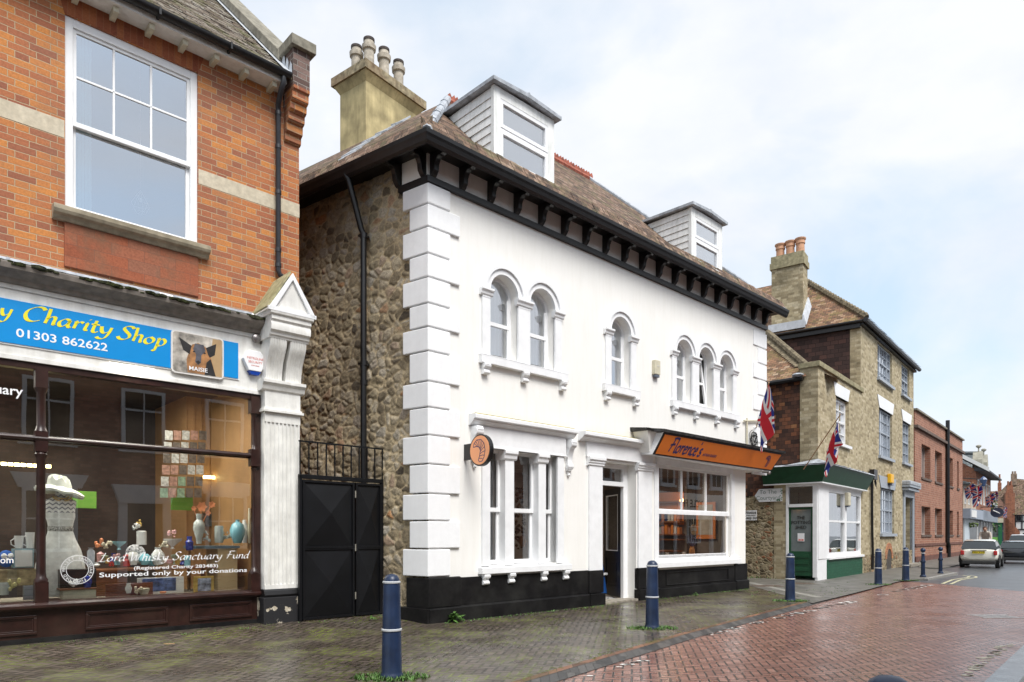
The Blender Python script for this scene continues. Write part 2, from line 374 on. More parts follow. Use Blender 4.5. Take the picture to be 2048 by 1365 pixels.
M['glass'] = glass('glass_ground', .09, 1.8)
M['glass_up'] = glass('glass_white_house', .42, 2.2)
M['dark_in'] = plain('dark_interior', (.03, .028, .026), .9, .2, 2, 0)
M['net'] = plain('net_curtain', (.78, .79, .8), .9, .05, 3, .2)
M['yellow_render'] = plain('yellow_render', (.54, .45, .24), .85, .2, 2.2, .4, .3, dirt=(.16, .13, .06), dirt_amt=.55, streak=True)
M['clay_pot'] = plain('buff_clay_pot', (.5, .45, .37), .8, .18, 9, .3, .3, dirt=(.2, .17, .13), dirt_amt=.5)
M['pot_dark'] = plain('pot_cap', (.06, .045, .04), .8, .3, 15, .3)
M['weather_white'] = plain('weathered_white_board', (.86, .87, .86), .65, .04, 8, .25, .4, dirt=(.36, .39, .32), dirt_amt=.42, streak=True)

# ---------------------------------------------------------------- white bakery house
house = Thing('white_house', 'white rendered bakery house with black bracketed eaves and a rubble stone side wall', 'house', W, (0, 0, 0))
S = Frame(W.o.x, W.o.y, ang=math.atan2(-.574, .819))
sx, sy = W.loc(S.w(-1, 0, 0)), W.loc(S.w(0, -1, 0))
def SW(p): return tuple(W.loc(S.w(*p)))          # side-wall frame -> facade frame
UE, LE, EV, SOF = 12.138, 10.949, .43, 7.965
pair = [(1.72, .355), (2.75, .355)]; single = [(5.26, .355)]; triple = [(7.80, .35), (8.82, .35), (9.84, .35)]
SP = 5.98; ZS = 4.8
H = [(c-r, c+r, ZS, SP+r, True, .24) for c, r in pair+single+triple]
m = MB().wall(0, UE, 3.35, SOF, 0, H, .24)
m.quad((UE, 0, 3.35), (UE, 5, 3.35), (UE, 5, SOF), (UE, 0, SOF)); m.quad((LE, .0, 3.35), (UE, 0, 3.35), (UE, 5, 3.35), (LE, 5, 3.35))
m.wall(0, LE, 0, 3.35, 0, [(1.36, 3.17, .93, 3.08, False, .3), (4.6, 5.86, -.01, 3.1, False, .32), (6.72, 10.13, .9, 3.16, False, .12)], .3)
m.quad((LE, 0, 0), (LE, 5, 0), (LE, 5, 3.35), (LE, 0, 3.35))
m.build('wall', M['white'], house)
from mathutils import noise as mn
def rubble_wall(name, par, fw, x0, x1, z0, z1, step, s_, cols, mort, label=None, dark=None, seed=0, bulge=.055):
    nx, nz = int((x1-x0)/step), int((z1-z0)/step); vs = []; cs = []
    for j in range(nz+1):
        for i in range(nx+1):
            x, z = x0+(x1-x0)*i/nx, z0+(z1-z0)*j/nz; wv = mn.noise_vector(Vector((x*2.3, z*2.3, seed)))*.28+mn.noise_vector(Vector((x*9, z*9, seed+5)))*.07
            d, pt = mn.voronoi(Vector((x*s_*.78+wv.x, z*s_+wv.y, seed*.37)), distance_metric='DISTANCE', exponent=2.5); e = d[1]-d[0]
            mk = min(1, max(0, (e-.03)/.10)); f1 = mn.noise(Vector((x*16, z*16, 3))); f2 = mn.noise(Vector((x*34, z*34, 7))); r_ = (math.sin(pt[0].x*127.1+pt[0].y*311.7)*43758.5) % 1; r2 = (math.sin(pt[0].x*269.5+pt[0].y*183.3)*43758.5) % 1
            y = -(min(1, e/.34)**.55*bulge*(.45+.8*r2)*mk+.010*f1+.005*f2+.006*(1-mk)*f1); vs.append(fw((x, y+.035, z))); cs.append((r_, mk, r2, 1))
    fs = [(j*(nx+1)+i, j*(nx+1)+i+1, (j+1)*(nx+1)+i+1, (j+1)*(nx+1)+i) for j in range(nz) for i in range(nx)]
    mb = MB(); mb.v = [Vector(v) for v in vs]; mb.f = fs
    t = NT('rubble_'+name+str(seed)); at = t.n('ShaderNodeAttribute', attribute_name='stone'); sp = t.n('ShaderNodeSeparateColor'); t.L(at.outputs['Color'], sp.inputs[0]); o = t.obj()
    base = t.ramp(sp.outputs[0], cols); fine = t.noise(26, 7, o, rough=.78); med = t.noise(6, 5, o, rough=.7)
    base = t.mix(.8, base, t.ramp(fine, [(.3, (.35, .35, .36)), (.7, (1.45, 1.42, 1.38))]), 'MULTIPLY'); base = t.mix(.6, base, t.ramp(med, [(.3, (.55, .53, .5)), (.7, (1.25, 1.25, 1.25))]), 'MULTIPLY')
    lich = t.ramp(t.noise(11, 5, o, rough=.7), [(.6, 0.0), (.7, 1.0)]); base = t.mix(t.math('MULTIPLY', lich, .45), base, (.42, .38, .3))
    mo_ = t.mix(.7, mort, t.ramp(t.noise(50, 4, o), [(.3, (.5, .5, .5)), (.7, (1.2, 1.2, 1.2))]), 'MULTIPLY')
    col = t.mix(sp.outputs[1], mo_, base)
    if dark: col = t.mix(t.math('MULTIPLY', t.ramp(t.noise(.7, 6, o, rough=.65), [(.42, 0.0), (.62, 1.0)]), .5), col, dark)
    t.col(col); t.rough(.92); t.b.inputs['Specular IOR Level'].default_value = .2; t.bump(t.math('ADD', fine, med), .8, .015)
    ob = mb.build(name, t.m, par, label=label); ob.data.shade_smooth(); ca = ob.data.color_attributes.new('stone', 'FLOAT_COLOR', 'POINT'); ca.data.foreach_set('color', [c for q in cs for c in q]); return ob
rubble_wall('side_wall_face', house, SW, -4.6, -.37, -.02, SOF, .019, 6.0, [(.0, (.1, .085, .07)), (.15, (.28, .23, .15)), (.45, (.44, .37, .25)), (.7, (.55, .48, .36)), (.9, (.48, .44, .37)), (1, (.5, .27, .13))], (.6, .48, .3), dark=(.15, .12, .085), bulge=.024)
sw = MB()
sw.quad(SW((-8.5, .06, -.1)), SW((0, .06, -.1)), SW((0, .06, SOF)), SW((-8.5, .06, SOF))); sw.build('side_wall', M['stone_rubble'], house, label='brown rubble stone side wall')
# black plinth
p = MB()
def plinth(a, b, zt=.75):
    p.box(a, b, -.045, .02, .26, zt); p.prism([(-.045, .26), (-.10, .235), (-.10, -.02), (.02, -.02), (.02, .26)], a, b, 'x')
plinth(.66, 4.13); plinth(0-.04, .66, .77); p.box(-.04, .66, -.07, -.045, .26, .76)

p.box(4.13, 4.6, -.075, .05, .26, .74); p.box(4.12, 4.61, -.12, .05, -.02, .25)
a0 = SW((-.62, -.06, 0)); 
for (s0, s1, y0, z0, z1) in ((-.47, .04, -.05, .25, .76), (-.62, .08, -.1, -.02, .25)):
    q = [SW((s0, y0, 0)), SW((s1, y0, 0)), SW((s1, .3, 0)), SW((s0, .3, 0))]
    p.hexa([(a[0], a[1], z0) for a in q], [(a[0], a[1], z1) for a in q])
p.build('plinth', M['black_wall'], house, bevel=.008); p = MB(); plinth(6.42, 6.7, .72); plinth(10.3, LE+.03, .7); p.box(5.86, 6.42, -.075, .05, .26, .74); p.box(5.85, 6.43, -.12, .05, -.02, .25)
p.box(6.7, 10.3, -.03, .02, .0, .66); p.box(6.7, 10.3, -.09, 0, -.02, .22)
p.box(7.0, 9.95, -.05, -.03, .58, .605); p.box(7.0, 9.95, -.05, -.03, .28, .305); p.box(7.0, 7.03, -.05, -.03, .3, .6); p.box(9.92, 9.95, -.05, -.03, .3, .6)
p.build('plinth', M['black_wall'], house, bevel=.008)
# quoins
zq = [7.46, 7.10, 6.71, 6.26, 5.86, 5.42, 5.02, 4.61, 4.10, 3.66, 3.19, 2.70, 2.20, 1.74, 1.26, .78]
for i in range(15):
    g = .012; z1, z0 = zq[i]-g, zq[i+1]+g; lf, ls = (.44, .56) if i % 2 == 0 else (.655, .40)
    q = MB(); t = .045
    c = SW((0, -t, 0)); cx_ = c[0]-(c[1]+t)*0
    oc = Vector((-t*.9, -t, 0)); ob = Vector(SW((-ls, -t, 0))); ib = Vector(SW((-ls, .12, 0)))
    lo = [(oc.x, -t, z0), (lf, -t, z0), (lf, .02, z0), (.02, .02, z0), (ib.x, ib.y, z0), (ob.x, ob.y, z0)]
    hi = [(a, b, z1) for a, b, _ in lo]
    q.add(lo+hi, [(0, 1, 2, 3, 4, 5)[::-1], (6, 7, 8, 9, 10, 11)]+[(k, (k+1) % 6, (k+1) % 6+6, k+6) for k in range(6)])
    q.build('quoin', M['quoin'], house, bevel=.014)
for i in range(9):
    z1 = 7.35-i*.46; l = .49 if i % 2 else .75
    MB().box(UE-l, UE+.03, -.03, .05, z1-.44, z1-.02).build('quoin', M['quoin'], house, bevel=.01)
# black band and brackets
b = MB().box(-.06, UE+.03, -.06, .01, 7.46, 7.57)
q = [SW((-.66, -.06, 0)), SW((.05, -.06, 0)), SW((.05, .05, 0)), SW((-.66, .05, 0))]
b.hexa([(a[0], a[1], 7.46) for a in q], [(a[0], a[1], 7.57) for a in q]); b.build('band', M['black'], house, bevel=.006)
f = MB(); q = [SW((-.6, -.02, 0)), SW((.0, -.02, 0)), SW((.02, .1, 0)), SW((-.6, .1, 0))]; f.hexa([(a[0], a[1], 7.57) for a in q], [(a[0], a[1], SOF) for a in q]); f.build('frieze', M['white'], house)
PB = [(0, SOF), (-.36, SOF), (-.385, SOF-.04), (-.37, SOF-.1), (-.31, SOF-.125), (-.24, SOF-.11), (-.185, SOF-.14), (-.15, SOF-.21), (-.135, SOF-.31), (-.09, SOF-.37), (-.05, SOF-.40), (0, SOF-.40)]
def bracket(u, fr=None, w_=.1):
    m = MB().prism(PB, u, u+w_, 'x')
    if fr is not None: m.v = [Vector(SW(v)) for v in m.v]
    m.build('bracket', M['black'], house, bevel=.01)
for k in range(18): bracket(.66+.662*k)
bracket(.02); bracket(-.13, S); bracket(-.72, S)
# eaves: soffit, gutters, roof
n_ = W.loc(W.o+Vector((S.y.x, S.y.y, 0))*-1)      # outward normal of the side wall, in W
def corner(e): return ((e+e*n_.y)/n_.x, -e)
def side_pt(e, s):                                # point on the side eave line, s metres back
    c = corner(e); d = (sx.x, sx.y); return (c[0]+d[0]*s, c[1]+d[1]*s)
UR = 12.5
c1 = corner(EV); b1 = side_pt(EV, 8.5)
so = MB(); so.add([(c1[0], c1[1], SOF), (UR, -EV, SOF), (UR, 3, SOF), (2, 3, SOF), (b1[0], b1[1], SOF), *[(x, y, SOF+.004) for x, y in (c1, (UR, -EV), (UR, 3), (2, 3), b1)]],
       [(0, 1, 2, 3, 4), (9, 8, 7, 6, 5)]+[(i, (i+1) % 5+0, (i+1) % 5+5, i+5) for i in range(5)]); so.build('soffit', M['black'], house)
g = MB(); GP = [(-.02, -.03), (.03, -.045), (.07, -.01), (.09, .05), (.11, .09), (.12, .15), (.10, .15), (.08, .09), (.05, .1), (-.02, .1)]
def gp(e): return [(q[0], SOF-.0+q[1]) for q in e]
path = []
def wpt(o, s=None, u=None):
    return corner(EV+o) if s is None and u is None else (side_pt(EV+o, s) if s is not None else (u, -EV-o))
vs = []; 
for st in ('r', 'c', 's'):
    for o, z in GP:
        x, y = {'r': (UR, -EV-o), 'c': corner(EV+o), 's': side_pt(EV+o, 8.5)}[st]; vs.append((x, y, SOF-.115+z))
k = len(GP); g.add(vs, [(i*k+j, i*k+(j+1) % k, (i+1)*k+(j+1) % k, (i+1)*k+j) for i in range(2) for j in range(k)]+[tuple(range(k)), tuple(range(2*k, 3*k))[::-1]])
g.build('gutter', M['black'], house)
ZE = SOF+.005; rl = (2.364, 2.5, 11.05); rr = (7.101, 2.5, 11.05)
c0 = corner(EV+.04); e0 = (c0[0], c0[1], ZE); eR = (UR+.03, -EV-.04, ZE); eb = side_pt(EV+.04, 8.5); eB = (eb[0], eb[1], ZE)
bk = (rl[0]+sx.x*7, rl[1]+sx.y*7, 11.05)
rf = MB(); rf.quad(e0, eR, rr, rl); rf.quad(e0, rl, bk, eB); rf.quad(eR, (UR+.03, 7, ZE), rr); rf.quad(rl, rr, (UR, 7, ZE), (3, 9, ZE), bk)
dz = .06
rf.quad(*[(q[0], q[1], q[2]-dz) for q in (e0, eR)], eR, e0); rf.quad(*[(q[0], q[1], q[2]-dz) for q in (eB, e0)], e0, eB)
roof = rf.build('roof', M['roof_brown'], house)
# irregular tile noses along both eaves
tn = MB(); rnd = random.Random(3)
def noses(a, b_, n, up):
    a, b_ = Vector(a), Vector(b_); d = (b_-a)/n; out = Vector(up)
    for i in range(n):
        p0 = a+d*i; p1 = a+d*(i+.93); h = rnd.uniform(.008, .03); o = out*(-.05)
        tn.hexa([p0+o*1.0-Vector((0, 0, .015)), p1+o*1.0-Vector((0, 0, .015)), p1+out*.16, p0+out*.16], [p0+o+Vector((0, 0, h)), p1+o+Vector((0, 0, h)), p1+out*.16+Vector((0, 0, .18+h)), p0+out*.16+Vector((0, 0, .18+h))])
noses(e0, eR, 78, (0, 1, .97)); noses(eB, e0, 52, (-n_.x, -n_.y, .93))
tn.build('eave_tiles', M['roof_brown'], house)
# hip leads, ridge cresting
hl = MB(); hl.tube([Vector(e0)+Vector((0, 0, .02)), Vector(rl)+Vector((0, 0, .02))], .085, 8); hl2 = MB(); hl2.tube([Vector(eR)+Vector((0, 0, .01)), Vector(rr)+Vector((0, 0, .01))], .06, 8)
for k in range(1, 5):
    q = Vector(e0).lerp(Vector(rl), k/5)+Vector((0, 0, .025)); q2 = Vector(e0).lerp(Vector(rl), k/5+.01)+Vector((0, 0, .025)); hl.tube([q, q2], .095, 8)
hl.build('hip_lead', M['lead'], house, smooth=True); hl2.build('hip_lead', M['lead'], house, smooth=True)
rc = MB(); x = rl[0]
while x < rr[0]:
    rc.prism([(x, 11.0), (x+.2, 11.0), (x+.2, 11.14), (x+.16, 11.22), (x+.1, 11.13), (x+.04, 11.22), (x, 11.14)], 2.46, 2.54, 'y'); x += .205
rc.tube([(rl[0], 2.5, 11.03), (rr[0], 2.5, 11.03)], .09, 8); rc.build('ridge_cresting', M['red_tile_orn'], house)
def on_plane(px, py, a, b_, c):                 # pixel ray meets the plane through three facade-frame points
    A, B, D = (Vector(W.w(*q)) for q in (a, b_, c)); n = (B-A).cross(D-A); o = Vector((0, 0, EYE)); r = ray(px, py)
    return W.loc(o+r*((A-o).dot(n)/r.dot(n)))
# chimney: stands through the left slope
cf = on_plane(732, 277, e0, rl, eB)
CF = Frame(*W.w(*cf)[:2], ang=R(90)-math.atan((2040-1024)/1365))
def cpx(px, py, y=0): return CF.at(px, py, y)
wR = CF.at(836, 250, 0)[0]; ztop = CF.at(732, 145, 0)[2]; zcap = CF.at(732, 126, 0)[2]
sd = CF.loc(Vector((0, 0, 0)))
# depth of the chimney: the left edge stands at pixel x = 680
def depth_at(px):
    r = ray(px, 300); best = None
    # ray meets the local plane x = 0
    n = CF.x; t = CF.o.dot(n)/r.dot(n); return CF.loc((r.x*t, r.y*t, 0))[1]
dp_ = depth_at(680); zb = cf[2]-1.6
chim = MB().box(0, wR, 0, dp_, zb, ztop)
def toW(mb, F): mb.v = [W.loc(F.w(*v)) for v in mb.v]; return mb
e_ = .0
st = MB(); 
for (o, z0, z1) in ((.0, 0, 0),): pass
chim.hexa([(0, 0, ztop-.2), (wR, 0, ztop-.2), (wR, dp_, ztop-.2), (0, dp_, ztop-.2)], [(-.12, -.12, ztop), (wR+.12, -.12, ztop), (wR+.12, dp_+.12, ztop), (-.12, dp_+.12, ztop)])
toW(chim, CF); ch = chim.build('chimney', M['yellow_render'], house, bevel=.01)
cp = MB().box(-.16, wR+.16, -.16, dp_+.16, ztop+.002, zcap-.02); toW(cp, CF).build('cap', plain('mossy_cap', (.33, .28, .18), .9, .3, 8, .6, .3, dirt=(.2, .1, .05), dirt_amt=.6), ch)
def pot(px, pyb, pyt, y, dark=True):
    q = CF.at(px, pyb, y); zt = CF.at(px, pyt, y)[2]; z0 = zcap-.15; h = zt-z0; r = .13
    m = MB().lathe([(r, z0), (r, z0+h*.72), (r+.04, z0+h*.74), (r+.05, z0+h*.84), (r+.01, z0+h*.86), (r, z0+h*.9), (r-.005, z0+h*.97), (r-.04, z0+h*.97)], (q[0], y, 0), 20); toW(m, CF).build('chimney_pot', M['clay_pot'], ch, smooth=True)
    m = MB().lathe([(r-.02, zt-.05), (r+.012, zt-.05), (r+.012, zt+.01), (r-.05, zt+.03), (.01, zt+.03)], (q[0], y, 0), 20); toW(m, CF).build('pot_cowl', M['pot_dark'], ch, smooth=True)
pot(738, 150, 80, .3); pot(768, 150, 100, .3); pot(797, 170, 125, .3); pot(713, 150, 95, dp_-.28)
fl = MB()
for k in range(6):
    t = k/5; q = on_plane(682+(x1:=52)*t+ (60*t*t), 322-50*t-22*t*t, e0, rl, eB); q = Vector(q); a_ = Vector((sx.x, sx.y, 0)); b2_ = Vector((-n_.x, -n_.y, .93)).normalized(); fl.add([q-a_*.2, q+a_*.2, q+a_*.18+b2_*.3, q-a_*.22+b2_*.3, q-a_*.2+Vector((0, 0, .03)), q+a_*.2+Vector((0, 0, .03+.01*k)), q+a_*.18+b2_*.3+Vector((0, 0, .04)), q-a_*.22+b2_*.3+Vector((0, 0, .05))], [(3, 2, 1, 0), (4, 5, 6, 7), (0, 1, 5, 4), (1, 2, 6, 5), (2, 3, 7, 6), (3, 0, 4, 7)])
fl.build('flashing', M['lead'], house)
# dormers
def dormer(pxl, pyb, pxr, pyt):
    q = on_plane(pxl, pyb, e0, eR, rl); y = q[1]; u0 = q[0]; u1 = W.at(pxr, pyb, y)[0]; zt = W.at(pxl, pyt, y)[2]; zb = q[2]
    back = y+(zt-.12-zb)/((11.05-ZE)/(2.5+EV+.04)); bt = y+(zt-.1-zb)/.975
    m = MB()
    # cheeks, front frame
    for x0, x1 in ((u0, u0+.05), (u1-.05, u1)): m.prism([(y, zb-.03), (y, zt-.1), (back+.1, zt-.1)], x0, x1, 'x')
    d = m.build('dormer', M['weather_white'], roof)
    s = MB(); k = 0; zz = zb+.05
    while zz < zt-.15:
        yb = y+(zz-zb)/.93+.05; s.prism([(u0-.03, zz), (u0-.0, zz), (u0-.0, zz+.15), (u0-.012, zz+.15)], y+.02, yb, 'y'); zz += .16
    s.build('siding', M['weather_white'], roof)
    f = MB(); wdt = u1-u0
    f.box(u0-.03, u0+.14, y-.03, y+.05, zb-.02, zt-.1); f.box(u1-.14, u1+.03, y-.03, y+.05, zb-.02, zt-.1)
    f.box(u0+.14, u1-.14, y-.025, y+.05, zt-.28, zt-.1); f.box(u0-.02, u1+.02, y-.08, y+.03, zb-.04, zb+.07); f.build('dormer_frame', M['weather_white'], roof)
    a, b_, c, e = u0+.14, u1-.14, zb+.07, zt-.28; mid = c+(e-c)*.52
    f = MB()
    for z0, z1 in ((c, mid-.02), (mid+.02, e)):
        f.box(a, a+.07, y-.02, y+.04, z0, z1); f.box(b_-.07, b_, y-.02, y+.04, z0, z1); f.box(a+.07, b_-.07, y-.02, y+.04, z0, z0+.07); f.box(a+.07, b_-.07, y-.02, y+.04, z1-.07, z1)
    f.box(a, b_, y-.01, y+.03, mid-.02, mid+.02); f.build('dormer_window', M['upvc'], roof)
    MB().box(a+.05, b_-.05, y+.02, y+.03, c+.05, e-.05).build('dormer_glass', M['glass_up'], roof)
    MB().quad((a-.05, y+.12, c-.02), (b_+.05, y+.12, c-.02), (b_+.05, y+.12, e+.05), (a-.05, y+.12, e+.05)).build('blind', M['net'], roof)
    r_ = MB(); mx = (u0+u1)/2; zt2 = zt-.1
    for y0, z_ in ((y-.14, 0),):
        top = lambda yy, o: [(u0-.12, yy, zt2+o), (u1+.12, yy, zt2+o)]
        r_.add([(u0-.13, y-.14, zt2), (mx, y-.14, zt2+.05), (u1+.13, y-.14, zt2), (u1+.13, bt, zt2+.04), (mx, bt, zt2+.09), (u0-.13, bt, zt2+.04),
                (u0-.13, y-.14, zt2+.065), (mx, y-.14, zt2+.12), (u1+.13, y-.14, zt2+.065), (u1+.13, bt, zt2+.10), (mx, bt, zt2+.15), (u0-.13, bt, zt2+.10)],
               [(0, 1, 4, 5), (1, 2, 3, 4), (6, 11, 10, 7), (7, 10, 9, 8), (0, 6, 7, 1), (1, 7, 8, 2), (2, 8, 9, 3), (0, 5, 11, 6), (3, 9, 10, 4), (4, 10, 11, 5)])
    r_.tube([(mx, y-.14, zt2+.12), (mx, bt, zt2+.15)], .028, 6)
    r_.build('dormer_roof', M['lead'], roof)
dormer(988, 322, 1104, 160); dormer(1382, 524, 1441, 407)
# ---- arched windows
def arched(cs, sill, mid=(5.45), open_k=None):
    F_ = MB(); y0, y1 = -.075, .02; first, last = cs[0][0]-cs[0][1], cs[-1][0]+cs[-1][1]
    def shaft(a, b_):
        F_.box(a, b_, -.045, .02, ZS-.02, SP-.12); F_.box(a-.0, b_+.0, -.05, .02, SP-.16, SP-.13)
        cap = MB(); cap.prism([(-.05, SP-.13), (-.07, SP-.11), (-.08, SP-.06), (-.11, SP-.04), (-.11, SP), (.02, SP), (.02, SP-.13)], a-.05, b_+.05, 'x'); cap.build('capital', M['gloss_white'], house, bevel=.006)
    shaft(first-.19, first+.0); shaft(last, last+.19)
    for (c, r), (c2, r2) in zip(cs, cs[1:]): shaft(c+r, c2-r2)
    for c, r in cs: F_.arc_ring(c, SP, r-.0, r+.1, -.05, .02, n=24); F_.arc_ring(c, SP, r+.10, r+.155, -.085, .02, n=24)
    F_.build('window_surround', M['gloss_white'], house)
    s = MB(); s.box(sill[0], sill[1], -.1, .02, ZS-.19, ZS-.03); s.prism([(-.1, ZS-.03), (0.2, ZS), (.2, ZS-.05), (-.1, ZS-.06)], sill[0], sill[1], 'x')
    so_ = s.build('sill', M['gloss_white'], house, bevel=.008)
    pos = [sill[0]+.13, sill[1]-.13]+[(c+c2)/2 for (c, _), (c2, _) in zip(cs, cs[1:])]
    for u in pos: scroll(u, ZS-.19, so_)
    for i, (c, r) in enumerate(cs):
        f = MB(); a, b_ = c-r, c+r; t = .06
        f.box(a, a+t, .16, .22, ZS, SP); f.box(b_-t, b_, .16, .22, ZS, SP); f.box(a+t, b_-t, .16, .22, ZS, ZS+t); f.arc_ring(c, SP, r-t, r, .16, .22)
        f.box(a+t, b_-t, .16, .22, mid-.035, mid+.035); f.box(a+t, a+t+.03, .17, .21, ZS, SP); f.box(b_-t-.03, b_-t, .17, .21, ZS, SP)
        if open_k == i:
            f.v = [Vector((v.x, v.y, v.z)) for v in f.v]
            g = MB(); 
            for q0, q1, q2, q3 in ((a+.03, a+.10, ZS+.03, SP+.2), (b_-.13, b_-.06, ZS+.03, SP+.2), (a+.1, b_-.13, ZS+.03, ZS+.1), (a+.1, b_-.13, mid-.03, mid+.03), (a+.1, b_-.13, SP+.13, SP+.2)): g.box(q0, q1, -.02, .03, q2, q3)
            g.v = [Vector((v.x, .12+v.y+(v.z-ZS)*.14, v.z)) for v in g.v]; f2 = MB(); f2.box(a, a+.04, .16, .22, ZS, SP); f2.box(b_-.04, b_, .16, .22, ZS, SP); f2.arc_ring(c, SP, r-.04, r, .16, .22); f2.v += []; f = f2
            g.build('casement', M['upvc'], house, label='tilted open inner casement')
        wf = f.build('window', M['upvc'], house)
        gl = MB(); n = 20; pts = [(a+.03, .19, ZS+.03), (b_-.03, .19, ZS+.03)]+[(c+(r-.03)*math.cos(math.pi*k/n), .19, SP+(r-.03)*math.sin(math.pi*k/n)) for k in range(n+1)]
        gl.add(pts, [tuple(range(len(pts)))]); 
        if open_k != i: gl.build('pane', M['glass_up'], wf)
def scroll(u, z, par, w_=.13, h=.2, d=.13):
    m = MB().prism([(.0, z), (-d*.9, z), (-d, z-.03), (-d*.75, z-.07), (-d*.55, z-.11), (-d*.75, z-.14), (-d*.72, z-.18), (-d*.4, z-.2), (0, z-.19)], u-w_/2, u+w_/2, 'x')
    m.tube([(u-w_/2-.008, -d*.62, z-.045), (u+w_/2+.008, -d*.62, z-.045)], .045, 12); m.tube([(u-w_/2-.006, -d*.5, z-.16), (u+w_/2+.006, -d*.5, z-.16)], .035, 12)
    m.build('corbel', M['gloss_white'], par, smooth=True)
arched(pair, (1.115, 3.44)); arched(single, (4.62, 5.905)); arched(triple, (7.215, 10.49), open_k=1)
# rooms behind the upper windows
rm = MB(); 
rm.box(.3, 11.9, .3, 3.0, 4.3, 7.6); o = rm.build('upper_room', plain('room_grey', (.16, .16, .155), .9, .1, 1, 0), house)
cu = MB()
def curtain(a, b_, z0, z1, y=.32, waves=5, amp=.02):
    m = MB(); n = waves*6; P = [(a+(b_-a)*i/n, y+amp*math.sin(i*math.pi/3)) for i in range(n+1)]
    m.add([(x, yy, z0) for x, yy in P]+[(x, yy, z1) for x, yy in P], [(i, i+1, i+n+2, i+n+1) for i in range(n)]); return m
for c, r in pair: curtain(c-r-.05, c+r*.45, ZS-.1, SP+r, .275).build('curtain', M['net'], house, smooth=True)
rm.v = []
# ---- ground floor triple sash
def sash(mb, a, b_, c, d, y, t=.055, mid=None, bars=()):
    mb.box(a, a+t, y, y+.045, c, d); mb.box(b_-t, b_, y, y+.045, c, d); mb.box(a+t, b_-t, y, y+.045, c, c+t*1.4); mb.box(a+t, b_-t, y, y+.045, d-t, d)
    if mid: mb.box(a+t, b_-t, y-.01, y+.05, mid-.03, mid+.03)
    for x in bars: mb.box(x-.012, x+.012, y+.005, y+.04, c+t, d-t)
f = MB()
f.box(1.17, 1.36, -.05, .3, .93, 3.08); f.box(3.17, 3.36, -.05, .3, .93, 3.08)
for a, b_ in ((1.75, 1.98), (2.64, 2.85)):
    f.box(a, b_, -.03, .27, .93, 2.93)
    f.prism([(-.04, 2.9), (-.06, 2.93), (-.07, 2.99), (-.1, 3.02), (-.1, 3.08), (.2, 3.08), (.2, 2.9)], a-.05, b_+.05, 'x')
f.box(1.12, 3.41, -.06, .02, 3.08, 3.46); f.box(1.1, 3.43, -.075, .02, 3.08, 3.11)
f.build('window_surround', M['gloss_white'], house, bevel=.006)
def cornice(a, b_, z=3.46, d=.2):
    return MB().prism([(.02, z), (-.04, z), (-.07, z+.03), (-.09, z+.03), (-d*.7, z+.08), (-d*.72, z+.1), (-d, z+.11), (-d, z+.17), (-d+.02, z+.185), (.02, z+.205)], a, b_, 'x')
cornice(.88, 3.64).build('cornice', M['gloss_white'], house, bevel=.004)
MB().box(.95, 3.6, -.12, 0, 3.655, 3.672).build('lichen', plain('yellow_lichen', (.42, .34, .08), .95, .3, 20, .6), house)
for u in (1.0, 3.52):
    z = 3.44; m = MB().prism([(0, z), (-.17, z), (-.2, z-.06), (-.18, z-.14), (-.12, z-.2), (-.07, z-.34), (-.06, z-.46), (-.1, z-.53), (-.08, z-.6), (-.03, z-.63), (0, z-.63)], u-.07, u+.07, 'x')
    m.tube([(u-.08, -.12, z-.1), (u+.08, -.12, z-.1)], .075, 12); m.tube([(u-.08, -.055, z-.55), (u+.08, -.055, z-.55)], .045, 12); m.lathe([(.0, -.1), (.035, -.06), (.03, -.02), (.045, 0)], (u, -.03, z-.66), 10)
    m.build('console', M['gloss_white'], house, smooth=True)
s = MB().box(1.1, 3.52, -.13, .02, .79, .9); s.prism([(-.13, .9), (-.13, .88), (.25, .92), (.25, .95)], 1.1, 3.52, 'x'); so_ = s.build('sill', M['gloss_white'], house, bevel=.008)
for u in (1.23, 1.87, 2.75, 3.39): scroll(u, .79, so_)
for a, b_ in ((1.36, 1.75), (1.98, 2.64), (2.85, 3.17)):
    f = MB(); sash(f, a, b_, .95, 1.97, .16); sash(f, a, b_, 1.93, 3.08, .12); wf = f.build('sash_window', M['gloss_white'], house)
    MB().quad((a+.03, .19, 1), (b_-.03, .19, 1), (b_-.03, .19, 3.05), (a+.03, .19, 3.05)).build('pane', M['glass'], wf)
# ---- door
f = MB()
for a, b_ in ((4.13, 4.6), (5.86, 6.42)):
    f.box(a+.03, b_-.0, -.045, .02, .74, 2.98)
    f.prism([(-.045, 2.96), (-.07, 2.98), (-.07, 3.02), (-.09, 3.03), (-.09, 3.07), (-.12, 3.09), (-.12, 3.15), (.02, 3.15), (.02, 2.96)], a-.03, b_+.04, 'x')
f.box(4.08, 6.46, -.05, .02, 3.15, 3.46); f.build('door_surround', M['gloss_white'], house, bevel=.005)
cornice(3.84, 6.68, 3.46, .22).build('cornice', M['gloss_white'], house, bevel=.004)
MB().box(3.95, 6.6, -.14, 0, 3.655, 3.67).build('lichen', MATS['yellow_lichen'], house)
f = MB(); f.box(5.7, 5.86, .24, .34, .02, 3.1); f.box(4.6, 4.66, .24, .34, .02, 3.1); f.box(4.66, 5.7, .22, .34, 2.6, 2.7); f.box(4.66, 5.7, .24, .34, 3.0, 3.1)
df = f.build('door_frame', M['gloss_white'], house, bevel=.004)
MB().quad((4.66, .3, 2.7), (5.7, .3, 2.7), (5.7, .3, 3.0), (4.66, .3, 3.0)).build('fanlight', M['glass'], df)
